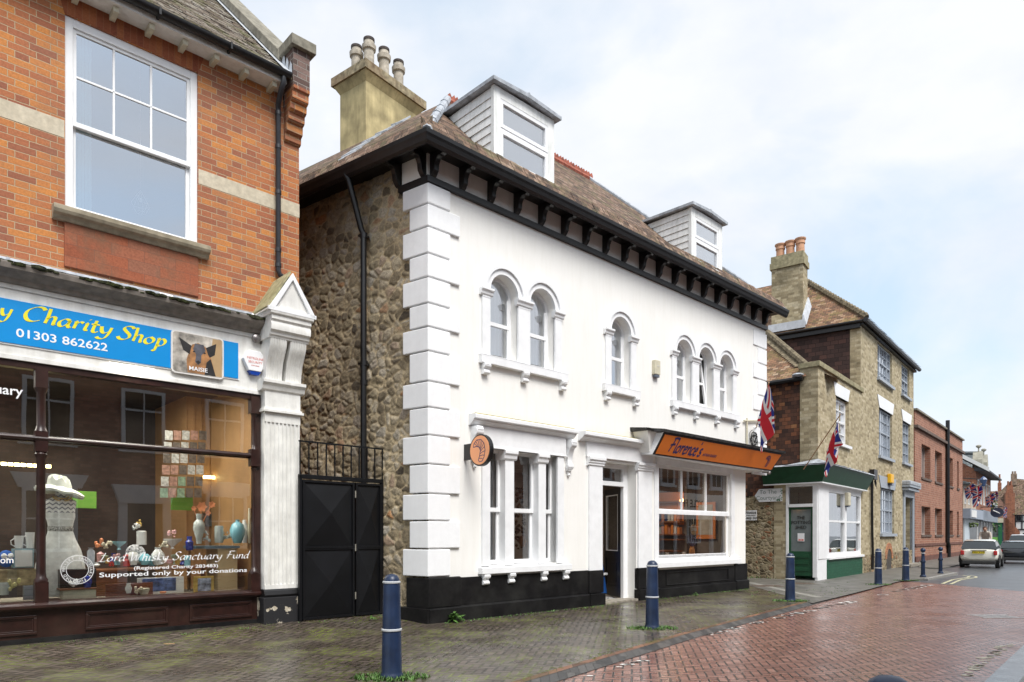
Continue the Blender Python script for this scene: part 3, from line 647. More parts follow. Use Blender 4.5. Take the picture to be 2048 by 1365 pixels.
# open half-glazed door leaf, hinged at the right jamb, swung inward
def rotz(mb, cx, cy, ang):
    c, s_ = math.cos(ang), math.sin(ang); mb.v = [Vector((cx+(v.x-cx)*c-(v.y-cy)*s_, cy+(v.x-cx)*s_+(v.y-cy)*c, v.z)) for v in mb.v]; return mb
f = MB(); x0, x1 = 5.7-1.0, 5.7
f.box(x0, x0+.13, .3, .345, .05, 2.58); f.box(x1-.13, x1, .3, .345, .05, 2.58); f.box(x0+.13, x1-.13, .3, .345, .05, .3); f.box(x0+.13, x1-.13, .3, .345, .95, 1.12); f.box(x0+.13, x1-.13, .3, .345, 2.44, 2.58)
f.box(x0+.13, x1-.13, .312, .333, .3, .95); f.box(x0+.22, x1-.22, .304, .341, .4, .85)
dl = rotz(f, x1, .32, R(-120)).build('door', M['black'], house, bevel=.004)
g = MB().box(x0+.13, x1-.13, .318, .326, 1.12, 2.44); rotz(g, x1, .32, R(-120)).build('door_pane', M['glass'], dl)
g = MB(); 
for a, b_, c, d in ((x0+.13, x0+.15, 1.12, 2.44), (x1-.15, x1-.13, 1.12, 2.44), (x0+.15, x1-.15, 1.12, 1.14), (x0+.15, x1-.15, 2.42, 2.44)): g.box(a, b_, .298, .349, c, d)
rotz(g, x1, .32, R(-120)).build('glazing_bead', M['gloss_white'], dl)
g = MB().tube([(x0+.07, .27, 1.25), (x0+.07, .24, 1.25), (x0+.07, .24, 1.5), (x0+.07, .27, 1.5)], .012, 8); rotz(g, x1, .32, R(-120)).build('handle', plain('steel', (.5, .5, .5), .25, .02, 3, 0, metal=1), dl)
MB().box(4.6, 5.86, -.06, .35, -.02, .045).build('doorstep', plain('step_stone', (.3, .27, .22), .8, .2, 9, .5), house, bevel=.01)
# ---- shop window
f = MB(); f.box(6.62, 10.2, -.04, .02, 3.16, 3.34); f.box(6.55, 6.72, -.03, .02, .86, 3.16); f.box(10.13, 10.3, -.03, .02, .86, 3.16)
f.box(6.55, 10.5, -.13, .06, .72, .84); f.box(6.6, 10.45, -.1, .06, .84, .9)
f.build('window_surround', M['gloss_white'], house, bevel=.006)
f = MB(); sash(f, 6.72, 10.13, .9, 2.1, .09, .07); f.box(6.79, 10.06, .09, .13, .93, 1.01)
sash(f, 6.72, 10.13, 2.04, 3.16, .05, .06, None, (7.83, 8.97)); f.box(6.72, 10.13, .04, .12, 2.0, 2.1)
for x in (7.83, 8.97): f.box(x-.018, x+.018, .05, .1, 2.1, 3.12)
wf = f.build('shop_window', M['gloss_white'], house, bevel=.003)
MB().quad((6.75, .1, .98), (10.1, .1, .98), (10.1, .1, 3.12), (6.75, .1, 3.12)).build('pane', M['glass'], wf)
# downpipe on the side wall
zt = S.at(690, 345, -.45)[2]
pa = S.at(728, 700, -.1)[0]; pt = S.at(692, 350, -.46)[0]
m = MB().tube([SW((pt, -.46, 8.0)), SW((pt, -.46, 7.86)), SW((pt+.03, -.42, 7.78)), SW((pa-.03, -.14, 7.02)), SW((pa, -.11, 6.92)), SW((pa, -.11, .25))], .055, 12)
for z in (6.85, 4.55, 4.2, 2.3): m.tube([SW((pa, -.1, z)), SW((pa, -.1, z+.09))], .068, 12)
for z in (6.9, 4.58): m.box(*(lambda q: (q[0]-.1, q[0]+.1, q[1], q[1]+.1))(SW((pa, -.06, 0))), z, z+.03)
m.build('downpipe', M['black'], house, smooth=True)
# ---- bakery room
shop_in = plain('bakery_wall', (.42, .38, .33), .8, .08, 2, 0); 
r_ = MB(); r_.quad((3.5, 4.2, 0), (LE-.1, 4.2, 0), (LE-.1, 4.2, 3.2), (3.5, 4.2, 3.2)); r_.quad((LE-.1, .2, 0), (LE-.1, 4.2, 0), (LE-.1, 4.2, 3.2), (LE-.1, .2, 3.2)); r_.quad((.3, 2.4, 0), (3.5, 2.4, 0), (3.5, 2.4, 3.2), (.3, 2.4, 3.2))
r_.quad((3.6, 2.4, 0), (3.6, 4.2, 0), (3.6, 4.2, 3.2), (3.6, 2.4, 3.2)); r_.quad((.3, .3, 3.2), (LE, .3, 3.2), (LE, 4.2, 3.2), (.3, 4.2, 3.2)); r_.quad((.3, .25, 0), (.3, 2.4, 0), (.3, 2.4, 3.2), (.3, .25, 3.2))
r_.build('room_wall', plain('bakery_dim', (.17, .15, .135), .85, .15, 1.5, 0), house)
MB().quad((.3, .33, .03), (LE-.1, .33, .03), (LE-.1, 4.2, .03), (.3, 4.2, .03)).build('room_floor', brick('mosaic_floor', [(.3, (.05, .05, .05)), (.6, (.55, .53, .5))], (.5, .48, .45), pu=.06, split=None, ch=.06, jt=.004, bump=.1), house)
# side and back of the block so that it is a solid from other places
bb = MB(); q = SW((-8.5, 0, 0)); bb.quad((q[0], q[1], 0), (UE, 7, 0), (UE, 7, SOF), (q[0], q[1], SOF)); bb.quad((UE, 0, 3.35), (UE, 7, 3.35), (UE, 7, SOF), (UE, 0, SOF)); bb.quad((LE, 5, 0), (UE, 7, 0), (UE, 7, 3.35), (LE, 5, 3.35))
bb.build('rear_wall', M['stone_rubble'], house)
# ---------------------------------------------------------------- ground
def gp_(px, py, z=0): q = ground_pt(px, py, z); return (q.x, q.y)
tar = plain('wet_tarmac', (.075, .08, .088), .33, .25, 1.5, .5, .5, dirt=(.13, .135, .14), dirt_amt=.5)
struct(MB().box(-300, 500, -150, 700, -.6, -.036), 'ground', tar)
K = [(-9.5, -8.2), (-2.9, 2.55), gp_(1187, 1336), gp_(1400, 1270), gp_(1600, 1215), gp_(1800, 1160), gp_(1856, 1160)]
ang = R(10)
red = herring('red_block_paving', [(.1, (.2, .095, .072)), (.5, (.29, .142, .108)), (.9, (.38, .205, .16))], (.02, .016, .014), ang, .1, .14, rough=(.2, .36), bump=.35)
pave = herring('brown_block_paving', [(.1, (.065, .049, .04)), (.5, (.10, .078, .064)), (.95, (.15, .12, .098))], (.025, .022, .015), ang, .1, .19, moss=(.14, .165, .035), rough=(.2, .42), bump=.5, grey=(.11, .10, .09))
kerbm = brick('kerb_setts', [(.2, (.05, .05, .05)), (.8, (.11, .105, .1))], (.03, .03, .028), pu=.1, split=None, ch=.5, jt=.008, rough=.45, bump=.3)
redstrip = brick('red_edging', [(.2, (.12, .06, .04)), (.8, (.26, .13, .08))], (.06, .06, .03), pu=.2, split=None, ch=.5, jt=.008, rough=.5, bump=.3, grime=(.1, .1, .03), grime_amt=.6)
def off_line(P, d):        # polyline moved sideways by d (towards the buildings positive)
    out = []
    for i, p in enumerate(P):
        a = Vector(P[max(0, i-1)]); b_ = Vector(P[min(len(P)-1, i+1)]); t = (b_-a).normalized(); n = Vector((-t.y, t.x)); q = Vector(p)+n*d; out.append((q.x, q.y))
    return out
def strip(P, d0, d1, z0, z1, zb=None):
    A, B = off_line(P, d0), off_line(P, d1); m = MB()
    for i in range(len(P)-1):
        m.quad((*A[i], z0), (*A[i+1], z0), (*B[i+1], z1), (*B[i], z1))
        if zb is not None: m.quad((*A[i], zb), (*A[i+1], zb), (*A[i+1], z0), (*A[i], z0))
    return m
# red block road: from the kerb to the far gutter, up to the tarmac
OPP = [(-1.5, -3.2), (2.0, 3.8), gp_(1962, 1365), gp_(2048, 1286)]; d_ = Vector(OPP[3])-Vector(OPP[2]); d_.normalize(); OPP.append(tuple(Vector(OPP[3])+d_*11))
e1 = gp_(1872, 1166); e2 = gp_(2080, 1184)
K2 = off_line(K, 0)
rd = MB(); L_ = [K2[0], K2[1], K2[2], K2[3], K2[4], K2[5], e1]; Rr = [OPP[0], OPP[1], OPP[2], OPP[3], OPP[4]]
poly = L_+[e2, (OPP[4][0]+1, OPP[4][1]+2)]+Rr[::-1][1:]
rd.add([(x, y, -.03) for x, y in poly], [tuple(range(len(poly)))]); struct(rd, 'road', red)
struct(strip(OPP, -.28, 0.0, -.026, -.026), 'gutter_strip', plain('wet_grey_setts', (.17, .18, .19), .22, .2, 4, .3))
struct(strip(OPP, -4, -.28, .0, .0, -.03), 'far_pavement', pave)
struct(strip(K, 0, .20, -.022, -.002, -.035), 'kerb', kerbm)
struct(strip(K, .20, .30, .0, .001), 'edging', redstrip)
# footway between the edging and the buildings
A = off_line(K, .30); pv = MB()
back = [tuple(W.w(-14, .0)[:2]), tuple(W.w(-3, .0)[:2]), tuple(W.w(0.5, 0)[:2]), tuple(W.w(3, 1)[:2]), tuple(W.w(8, 4)[:2]), tuple(W.w(19, 6)[:2]), tuple(W.w(25, 6)[:2])]
for i in range(len(A)-1):
    pv.quad((*A[i], 0), (*A[i+1], 0), (*back[i+1], 0), (*back[i], 0))
struct(pv, 'pavement', pave)
rp = MB()
for u0, u1 in ((-14, .6),): 
    for y0, y1, z0, z1 in ((0, 1.1, .0, .085), (1.1, 6, .085, .085)): rp.quad(*[tuple(W.w(*q)) for q in ((u0, y0, z0), (u1, y0, z0), (u1, y1, z1), (u0, y1, z1))])
struct(rp, 'pavement_ramp', pave)
# grey asphalt footway by the green shop
grey = plain('grey_footway', (.15, .14, .125), .5, .25, 2.5, .5, .5, dirt=(.08, .085, .05), dirt_amt=.5)
gf = [gp_(*q) for q in ((1500, 1172), (1625, 1207), (1700, 1189), (1800, 1163), (1855, 1158), (1915, 1148.5), (1900, 1143), (1838, 1136), (1780, 1136), (1640, 1138), (1480, 1144))]
struct(MB().add([(x, y, .004) for x, y in gf], [tuple(range(len(gf)))]), 'footway', grey)
ff = [gp_(*q) for q in ((1838, 1136), (1886, 1137), (1930, 1128), (1950, 1121), (1985, 1106), (1930, 1100), (1838, 1118))]
struct(MB().prism(ff, -.036, .02, 'z'), 'far_footway', grey)
kb = [gp_(*q) for q in ((1800, 1163), (1850, 1163), (1915, 1149.5))]
kk = MB(); 
for a, b_ in zip([gp_(1856, 1159.5)], [gp_(1916, 1148.5)]):
    d = (Vector(b_)-Vector(a)).normalized(); n = Vector((-d.y, d.x))*.15; kk.hexa([(*a, -.036), (*b_, -.036), (b_[0]+n.x, b_[1]+n.y, -.036), (a[0]+n.x, a[1]+n.y, -.036)], [(*a, .03), (*b_, .06), (b_[0]+n.x, b_[1]+n.y, .06), (a[0]+n.x, a[1]+n.y, .03)])
struct(kk, 'raised_kerb', plain('kerb_stone', (.28, .27, .25), .6, .15, 6, .4))
# slab strip and cover plates in the footway
sl = MB()
for a, b_ in (((1500, 1166), (1590, 1186)), ((1590, 1186), (1640, 1196))):
    p0, p1 = Vector(gp_(*a)), Vector(gp_(*b_)); n = (p1-p0).normalized(); n = Vector((-n.y, n.x))*.12
    sl.quad((*(p0-n), .008), (*(p1-n), .008), (*(p1+n), .008), (*(p0+n), .008))
struct(sl, 'slab_strip', plain('pale_slab', (.26, .25, .22), .55, .15, 8, .4))
# paint
paint = plain('worn_white_paint', (.75, .74, .7), .6, .1, 20, .2)
pm = MB(); rnd = random.Random(5)
def blob(x, y, r, m, z=-.0255, sy=.6):
    n = rnd.randint(5, 8); a0 = rnd.random()*6; m.add([(x+r*rnd.uniform(.6, 1.1)*math.cos(a0+6.283*i/n), y+sy*r*rnd.uniform(.6, 1.1)*math.sin(a0+6.283*i/n), z) for i in range(n)], [tuple(range(n))])
spots = [(1178, 1352, 1), (1187, 1338, 2), (1240, 1334, 1), (1255, 1329, 5), (1268, 1325, 4), (1285, 1322, 3), (1360, 1280, 4), (1372, 1277, 5), (1384, 1275, 4), (1417, 1270, 4), (1432, 1267, 5), (1447, 1263, 3), (1462, 1258, 5), (1473, 1256, 5), (1511, 1247, 5), (1520, 1245, 5), (1528, 1244, 3), (1556, 1236, 6), (1575, 1231, 6), (1593, 1227, 7), (1605, 1225, 7), (1618, 1222, 6), (1638, 1217, 6), (1648, 1215, 6), (1660, 1212, 6), (1680, 1209, 7), (1692, 1206, 7), (1704, 1204, 7), (1765, 1190, 6), (1795, 1183, 8), (1810, 1180, 9), (1820, 1177.5, 9), (1832, 1175.5, 9), (1842, 1173, 9), (1852, 1171, 9)]
for x, y, k in spots:
    for _ in range(2 if k > 2 else 1):
        q = gp_(x+rnd.uniform(-4, 4), y, -.026); blob(q[0], q[1], .04+.017*k*min(1, (q[1]/14)), pm)
struct(pm, 'edge_marking', paint)
pm = MB()
for t in range(46):
    k = rnd.random(); q = Vector(gp_(1930, 1350)).lerp(Vector(gp_(2012, 1284)), k); blob(q.x+rnd.uniform(-.09, .09), q.y+rnd.uniform(-.05, .05), rnd.uniform(.03, .08), pm)
struct(pm, 'faded_marking', plain('faded_yellow_paint', (.5, .46, .33), .4, .2, 15, .2))
ym = MB()
for dx in (0, .22):
    L0 = [gp_(*q) for q in ((1885, 1166), (1905, 1158), (1925, 1155), (1937, 1153.5), (1938, 1151.5), (1925, 1149.8))]; L0 = off_line(L0, -dx)
    for i in range(len(L0)-1):
        a, b_ = Vector(L0[i]), Vector(L0[i+1]); n = (b_-a).normalized(); n = Vector((-n.y, n.x))*.045; ym.quad((*(a-n), -.03), (*(b_-n), -.03), (*(b_+n), -.03), (*(a+n), -.03))
struct(ym, 'yellow_lines', plain('pale_yellow_paint', (.5, .47, .3), .6, .15, 9, .2))

dc = MB(); q = gp_(1992, 1233, -.024); 
for k in range(9): dc.box(q[0]-.34+k*.075, q[0]-.30+k*.075, q[1]-.2, q[1]+.2, -.03, -.022)
dc.box(q[0]-.4, q[0]+.38, q[1]-.25, q[1]-.2, -.03, -.02); dc.box(q[0]-.4, q[0]+.38, q[1]+.2, q[1]+.25, -.03, -.02)
struct(dc, 'drain_cover', plain('cast_iron', (.42, .41, .4), .35, .1, 9, .3))
for k, (px, py) in enumerate(((1535, 1172), (1600, 1167))): q = gp_(px, py, .01); struct(MB().box(q[0]-.4, q[0]+.4, q[1]-.3, q[1]+.3, .002, .009), 'cover_plate', plain('rusty_plate', (.12, .085, .065), .55, .2, 9, .4))
# ---------------------------------------------------------------- writing
def text(s, size, F, base, mat, par=None, shear=0, bold=0, align='CENTER', ext=.002, sx=1, rot=0, name='lettering', spacing=1, mirror=False):
    """letters stand in the x-z plane of the frame, facing outward; base = (u, y, z) of the anchor"""
    cu = bpy.data.curves.new('t', 'FONT'); cu.body = s; cu.size = size; cu.shear = shear; cu.offset = bold*size; cu.align_x = align; cu.extrude = ext; cu.space_character = spacing; cu.resolution_u = 3
    to = bpy.data.objects.new('t', cu); C.objects.link(to); bpy.context.view_layer.update()
    me = bpy.data.meshes.new_from_object(to.evaluated_get(bpy.context.evaluated_depsgraph_get())); bpy.data.objects.remove(to)
    b = Vector(par['_b']) if par is not None and '_b' in par else Vector((0, 0, 0)); c, s_ = math.cos(rot), math.sin(rot)
    for v in me.vertices:
        x, z, y = v.co.x*sx*(-1 if mirror else 1), v.co.y, -v.co.z; v.co = Vector((base[0]+x*c-z*s_, base[1]+y, base[2]+x*s_+z*c))-b
    me.materials.clear(); me.materials.append(mat); me.name = name
    o = bpy.data.objects.new(name, me); C.objects.link(o)
    if par is not None: o.parent = par
    else: o.location = F.o; o.rotation_euler = (0, 0, F.a)
    return o
G = {  # single-stroke italic letters: list of polylines, x-height .5, capitals .95
 'C': (.75, [[(.72, .82), (.6, .95), (.38, .93), (.14, .68), (.08, .35), (.2, .06), (.42, .0), (.66, .14)]]),
 'S': (.62, [[(.62, .84), (.5, .96), (.28, .92), (.2, .74), (.34, .56), (.5, .4), (.52, .2), (.36, .02), (.14, .02), (.04, .16)]]),
 'h': (.5, [[(.1, .98), (.12, .5), (.1, .02)], [(.12, .3), (.26, .5), (.4, .46), (.4, .2), (.42, .02), (.5, .06)]]),
 'a': (.52, [[(.44, .46), (.26, .52), (.08, .3), (.1, .06), (.24, .02), (.42, .3), (.44, .46), (.42, .12), (.5, .02), (.56, .08)]]),
 'r': (.4, [[(.06, .44), (.14, .48), (.12, .02)], [(.14, .3), (.28, .5), (.42, .46)]]),
 'i': (.26, [[(.06, .42), (.14, .48), (.12, .08), (.24, .04)], [(.16, .72), (.24, .8)]]),
 't': (.34, [[(.16, .78), (.14, .1), (.26, .0), (.36, .1)], [(.0, .5), (.34, .53)]]),
 'y': (.52, [[(.06, .48), (.12, .18), (.24, .06), (.4, .2)], [(.48, .5), (.42, .0), (.3, -.3), (.1, -.34), (.0, -.26)]]),
 'o': (.5, [[(.28, .5), (.1, .36), (.08, .12), (.24, .01), (.42, .16), (.44, .38), (.28, .5)]]),
 'p': (.52, [[(.06, .44), (.14, .48), (.1, -.34), (.0, -.34)], [(.12, .3), (.3, .52), (.46, .36), (.4, .1), (.24, .0), (.12, .08)]]),
 'l': (.24, [[(.12, .98), (.1, .1), (.2, .01), (.26, .06)]]),
 'e': (.44, [[(.1, .26), (.34, .34), (.36, .46), (.22, .51), (.08, .3), (.12, .06), (.28, .0), (.42, .1)]]),
 'n': (.52, [[(.06, .44), (.12, .48), (.1, .02)], [(.12, .3), (.28, .5), (.42, .44), (.42, .16), (.44, .02), (.54, .06)]]),
 'c': (.42, [[(.4, .42), (.28, .51), (.1, .36), (.08, .12), (.22, .0), (.4, .1)]]),
 's': (.4, [[(.38, .44), (.26, .52), (.14, .42), (.2, .28), (.34, .2), (.32, .04), (.16, -.01), (.04, .08)]]),
 'F': (.66, [[(.16, .9), (.4, .96), (.78, .93)], [(.32, .93), (.26, .5), (.14, .02)], [(.04, .46), (.3, .52), (.56, .54)]]),
 'L': (.56, [[(.34, .95), (.24, .4), (.16, .04), (.34, .0), (.6, .1)], [(.0, .02), (.16, .04)]]),
 'd': (.54, [[(.42, .44), (.26, .5), (.08, .3), (.1, .06), (.24, .02), (.4, .22)], [(.5, .98), (.42, .14), (.54, .04)]]),
 'W': (.95, [[(.08, .95), (.16, .02), (.46, .7), (.54, .02), (.92, .95)]]),
 'k': (.48, [[(.12, .98), (.1, .02)], [(.42, .5), (.14, .26), (.44, .02)]]),
 'u': (.52, [[(.06, .48), (.1, .14), (.24, .02), (.42, .26)], [(.44, .5), (.42, .12), (.54, .04)]]),
 "'": (.2, [[(.14, .98), (.1, .78)]]), ' ': (.34, []), 'w': (.66, [[(.06, .48), (.14, .02), (.34, .4), (.42, .02), (.64, .5)]]),
}
def script(s, size, base, nib=.11, ang=38, shear=.25, sx=1, minw=.035, gap=.04, y=-.002):
    m = MB(); x = 0; a = R(ang); nv = Vector((math.cos(a), math.sin(a)))
    for ch in s:
        wd, strokes = G[ch]
        for st in strokes:
            P = [Vector(q) for q in st]; sm = []
            for i in range(len(P)-1):
                p0, p1, p2, p3 = P[max(i-1, 0)], P[i], P[i+1], P[min(i+2, len(P)-1)]
                for k in range(5):
                    t = k/5; sm.append(.5*((2*p1)+(p2-p0)*t+(2*p0-5*p1+4*p2-p3)*t*t+(3*p1-p0-3*p2+p3)*t**3))
            sm.append(P[-1]); L = []
            for i, p in enumerate(sm):
                d = (sm[min(i+1, len(sm)-1)]-sm[max(i-1, 0)]).normalized(); n = Vector((-d.y, d.x)); wq = max(minw, abs(n.dot(nv))*nib)/2
                for sg in (1, -1):
                    q = p+n*wq*sg; L.append((base[0]+(x+q.x+q.y*shear)*size*sx, base[1]+y, base[2]+q.y*size))
            m.add(L, [(2*i, 2*i+1, 2*i+3, 2*i+2) for i in range(len(sm)-1)])
        x += wd+gap
    return m, x*size*sx
# ---------------------------------------------------------------- red brick charity shop
redbrick = brick('orange_red_brick', [(.1, (.32, .12, .07)), (.35, (.43, .155, .075)), (.6, (.52, .195, .075)), (.82, (.62, .25, .07)), (.97, (.42, .18, .11))], (.47, .36, .23), grime=(.25, .15, .105), grime_amt=.5, jt=.010)
soldier = brick('rubbed_arch_brick', [(.1, (.26, .075, .04)), (.6, (.36, .115, .05)), (.9, (.42, .15, .06))], (.34, .15, .08), pu=.085, split=None, ch=2, jt=.006, grime=(.14, .06, .04), grime_amt=.3, bump=.3)
terr = brick('terracotta_block', [(.1, (.3, .09, .045)), (.5, (.38, .12, .06)), (.9, (.3, .13, .08))], (.2, .09, .06), pu=.42, split=None, ch=.165, jt=.006, grime=(.16, .11, .07), grime_amt=.85, bump=.3)
dark_brick = brick('sooty_brick', [(.1, (.1, .065, .055)), (.5, (.2, .12, .1)), (.9, (.3, .2, .17))], (.3, .28, .25), grime=(.07, .06, .055), grime_amt=.6, patch=(.33, .31, .28))
stone = plain('band_stone', (.62, .55, .42), .85, .1, 12, .4, .3, dirt=(.3, .24, .15), dirt_amt=.5)
coping = plain('coping_stone', (.27, .25, .2), .9, .2, 9, .5, .3, dirt=(.12, .11, .08), dirt_amt=.6)
brown = plain('brown_shopfront_paint', (.028, .010, .008), .32, .25, 7, .2, .5, dirt=(.06, .035, .025), dirt_amt=.5)
old_white = plain('peeling_white_paint', (.79, .785, .75), .55, .06, 6, .3, .4, dirt=(.4, .38, .32), dirt_amt=.35, streak=True)
old_tiles = tiles('weathered_tiles', [(.1, (.08, .06, .045)), (.5, (.18, .14, .105)), (.9, (.36, .33, .28))], pu=.2, ch=.11, moss=(.09, .09, .025), moss_amt=.7)
moss = plain('dark_moss', (.05, .055, .02), .95, .5, 18, 1.0, .2, dirt=(.2, .2, .17), dirt_amt=.4, bd=.02)
cream = plain('cream_paint', (.62, .58, .44), .6, .08, 8, .2)
shop = Thing('charity_shop', 'red brick charity shop with blue fascia, brown timber shopfront and tall sash window above', 'shop', W, (-6, 1.5, .08))
YB = 1.5; WX = (-4.967, -3.239, 5.9, 8.56)
m = MB().wall(-14, -1.598, 4.6, 8.9, YB, [(*WX, False, .14)], .14)
m.quad((-1.598, YB, 0), (-1.598, 9, 0), (-1.598, 9, 8.9), (-1.598, YB, 8.9)); m.quad((-14, 9, 0), (-1.598, 9, 0), (-1.598, 9, 8.9), (-14, 9, 8.9)); m.quad((-14, YB, 0), (-14, 9, 0), (-14, 9, 8.9), (-14, YB, 8.9))
m.build('wall', redbrick, shop)
sb = MB(); sb.box(-14, -4.975, YB-.004, YB+.1, 6.87, 7.105); sb.build('stone_band', stone, shop); MB().box(-3.232, -1.592, YB-.004, YB+.1, 6.87, 7.095).build('stone_band', stone, shop)
MB().prism([(-5.05, 8.84), (-4.972, 8.562), (-3.236, 8.562), (-3.15, 8.84)], YB-.004, YB+.1, 'y').build('window_arch', soldier, shop)
MB().box(-4.978, -3.243, YB-.035, YB+.05, 5.13, 5.73).build('apron_panel', terr, shop, bevel=.008)
m = MB().prism([(YB+.1, 5.73), (YB-.06, 5.73), (YB-.09, 5.78), (YB-.14, 5.8), (YB-.16, 5.84), (YB-.16, 5.9), (YB+.1, 5.93)], -5.12, -3.1, 'x'); m.build('window_sill', plain('sill_stone', (.38, .33, .24), .85, .15, 8, .4, .3, dirt=(.12, .1, .06), dirt_amt=.7), shop, bevel=.006)
# big sash window
a, b_, c, d = WX; f = MB()
f.box(a, a+.1, YB+.03, YB+.14, c, d); f.box(b_-.1, b_, YB+.03, YB+.14, c, d); f.box(a+.1, b_-.1, YB+.03, YB+.14, d-.12, d); f.box(a+.1, b_-.1, YB+.02, YB+.14, c, c+.06)
win = f.build('window', M['gloss_white'], shop, bevel=.006)
f = MB(); a1, b1_ = a+.1, b_-.1; mid = 7.16
sash(f, a1, b1_, c+.06, mid, YB+.1, .045); f.build('lower_sash', M['gloss_white'], win, bevel=.003)
f = MB(); sash(f, a1, b1_, mid-.05, d-.12, YB+.055, .045); 
for x in (-4.365, -3.878): f.box(x-.014, x+.014, YB+.06, YB+.09, mid, d-.15)
f.box(a1+.04, b1_-.04, YB+.06, YB+.09, 7.78, 7.81); f.box(a1, b1_, YB+.04, YB+.1, mid-.06, mid+.0); f.build('upper_sash', M['gloss_white'], win, bevel=.003)
MB().quad((a1+.03, YB+.12, c+.1), (b1_-.03, YB+.12, c+.1), (b1_-.03, YB+.12, mid), (a1+.03, YB+.12, mid)).build('pane', M['glass_sky'], win)
MB().quad((a1+.03, YB+.075, mid), (b1_-.03, YB+.075, mid), (b1_-.03, YB+.075, d-.14), (a1+.03, YB+.075, d-.14)).build('pane', M['glass_sky'], win)
m = MB(); 
for k in range(6): m.box(-4.86+k*.042, -4.86+k*.042+.038, YB+.2+.004*(k % 2), YB+.206+.004*(k % 2), c+.05, d-.1)
m.build('vertical_blind', plain('pale_blue_blind', (.42, .68, .72), .8, .03, 3, 0), shop)
rm_ = MB(); y0 = YB+.2
rm_.quad((a-.5, YB+3, 5), (b_+.8, YB+3, 5), (b_+.8, YB+3, 8.8), (a-.5, YB+3, 8.8)); rm_.quad((a-.5, YB+.16, 8.8), (b_+.8, YB+.16, 8.8), (b_+.8, YB+3, 8.8), (a-.5, YB+3, 8.8)); rm_.quad((b_+.8, YB+.16, 5), (b_+.8, YB+3, 5), (b_+.8, YB+3, 8.8), (b_+.8, YB+.16, 8.8)); rm_.quad((a-.5, YB+.16, 5), (a-.5, YB+3, 5), (a-.5, YB+3, 8.8), (a-.5, YB+.16, 8.8))
rm_.build('upper_room', plain('room_blue_grey', (.2, .22, .27), .9, .08, 1, 0), shop)
q = W.at(281, 410, YB+.5); m = MB(); hz = q[2]
m.tube([(q[0], YB+.5, 8.6), (q[0], YB+.5, hz+.25)], .004, 4)
P6 = [(q[0]+.13*math.cos(k*math.pi/3), YB+.5+.13*math.sin(k*math.pi/3), hz) for k in range(6)]; top = (q[0], YB+.5, hz+.22); bot = [(q[0]+.07*math.cos(k*math.pi/3), YB+.5+.07*math.sin(k*math.pi/3), hz-.12) for k in range(6)]
for k in range(6): m.tube([top, P6[k]], .004, 4); m.tube([P6[k], P6[(k+1) % 6]], .004, 4); m.tube([P6[k], bot[k]], .004, 4); m.tube([bot[k], bot[(k+1) % 6]], .004, 4)
m.ball((q[0], YB+.5, hz+.07), .035, 8); solo(m, 'pendant_light', 'thin wire cage pendant light hanging behind the tall upper sash window of the brick shop', 'pendant light', plain('pale_wire', (.75, .75, .75), .4, .02, 3, 0), W, (q[0], YB+.5, hz))
# eaves
MB().prism([(YB, 8.82), (YB-.3, 8.82), (YB-.3, 8.94), (YB, 9.1)], -14, -1.96, 'x').build('soffit', old_white, shop)
for k in range(17):
    u = -2.13-.455*k
    if u > -9.5: MB().box(u-.035, u+.035, YB-.24, YB, 8.74, 8.825).build('rafter_end', cream, shop)
g = MB(); n = 10; pr = [(YB-.37+.075*math.cos(math.pi+math.pi*i/n), 8.955+.085*math.sin(math.pi+math.pi*i/n)) for i in range(n+1)]; pr += [(YB-.37+.065, 8.955), (YB-.37+.055, 8.93), (YB-.37, 8.885), (YB-.37-.055, 8.93), (YB-.37-.065, 8.955)]
g.prism(pr, -14, -1.93, 'x')
for u in (-2.9, -3.9, -4.9, -5.9): g.box(u-.015, u+.015, YB-.455, YB-.285, 8.86, 8.965)
dpipe = MB().tube([(-2.04, YB-.36, 8.87), (-2.04, YB-.36, 8.78), (-2.05, YB-.3, 8.7), (-2.02, YB-.12, 8.55), (-2.0, YB-.08, 8.45), (-2.0, YB-.08, 5.85), (-1.97, YB-.08, 5.78), (-1.62, YB-.08, 5.62)], .042, 12)
for z in (8.4, 7.85, 7.1, 6.15, 5.9): dpipe.tube([(-2.0, YB-.08, z), (-2.0, YB-.08, z+.06)], .05, 12)
g.build('gutter', M['black'], shop, smooth=True); dpipe.build('downpipe', plain('grey_black_pipe', (.03, .032, .038), .4, .2, 5, .1), shop, smooth=True)
pt_ = .95; RZ = lambda y: 8.97+pt_*(y-(YB-.36))
m = MB(); m.quad((-14, YB-.36, 8.97), (-1.9, YB-.36, 8.97), (-1.9, 6, RZ(6)), (-14, 6, RZ(6))); m.quad((-14, 6, RZ(6)), (-1.9, 6, RZ(6)), (-1.9, 10, 8.9), (-14, 10, 8.9)); m.quad((-14, YB-.36, 8.9), (-1.9, YB-.36, 8.9), (-1.9, YB-.36, 8.97), (-14, YB-.36, 8.97))
rn = random.Random(9)
for i in range(52):
    y0 = YB-.37+i*.085; 
    for j in range(24):
        u0 = -7.4+j*.23+(i % 2)*.115
        if u0+.22 > -1.9: continue
        t0 = rn.uniform(.012, .035); s0 = rn.uniform(-.006, .006)
        m.add([(u0, y0+s0, RZ(y0)+t0), (u0+.222, y0+s0, RZ(y0)+t0+rn.uniform(-.006, .006)), (u0+.222, y0+.13, RZ(y0+.13)+.004), (u0, y0+.13, RZ(y0+.13)+.004), (u0, y0+s0, RZ(y0)+t0-.016), (u0+.222, y0+s0, RZ(y0)+t0-.016)], [(0, 1, 2, 3), (4, 5, 1, 0)])
m.build('roof', old_tiles, shop)
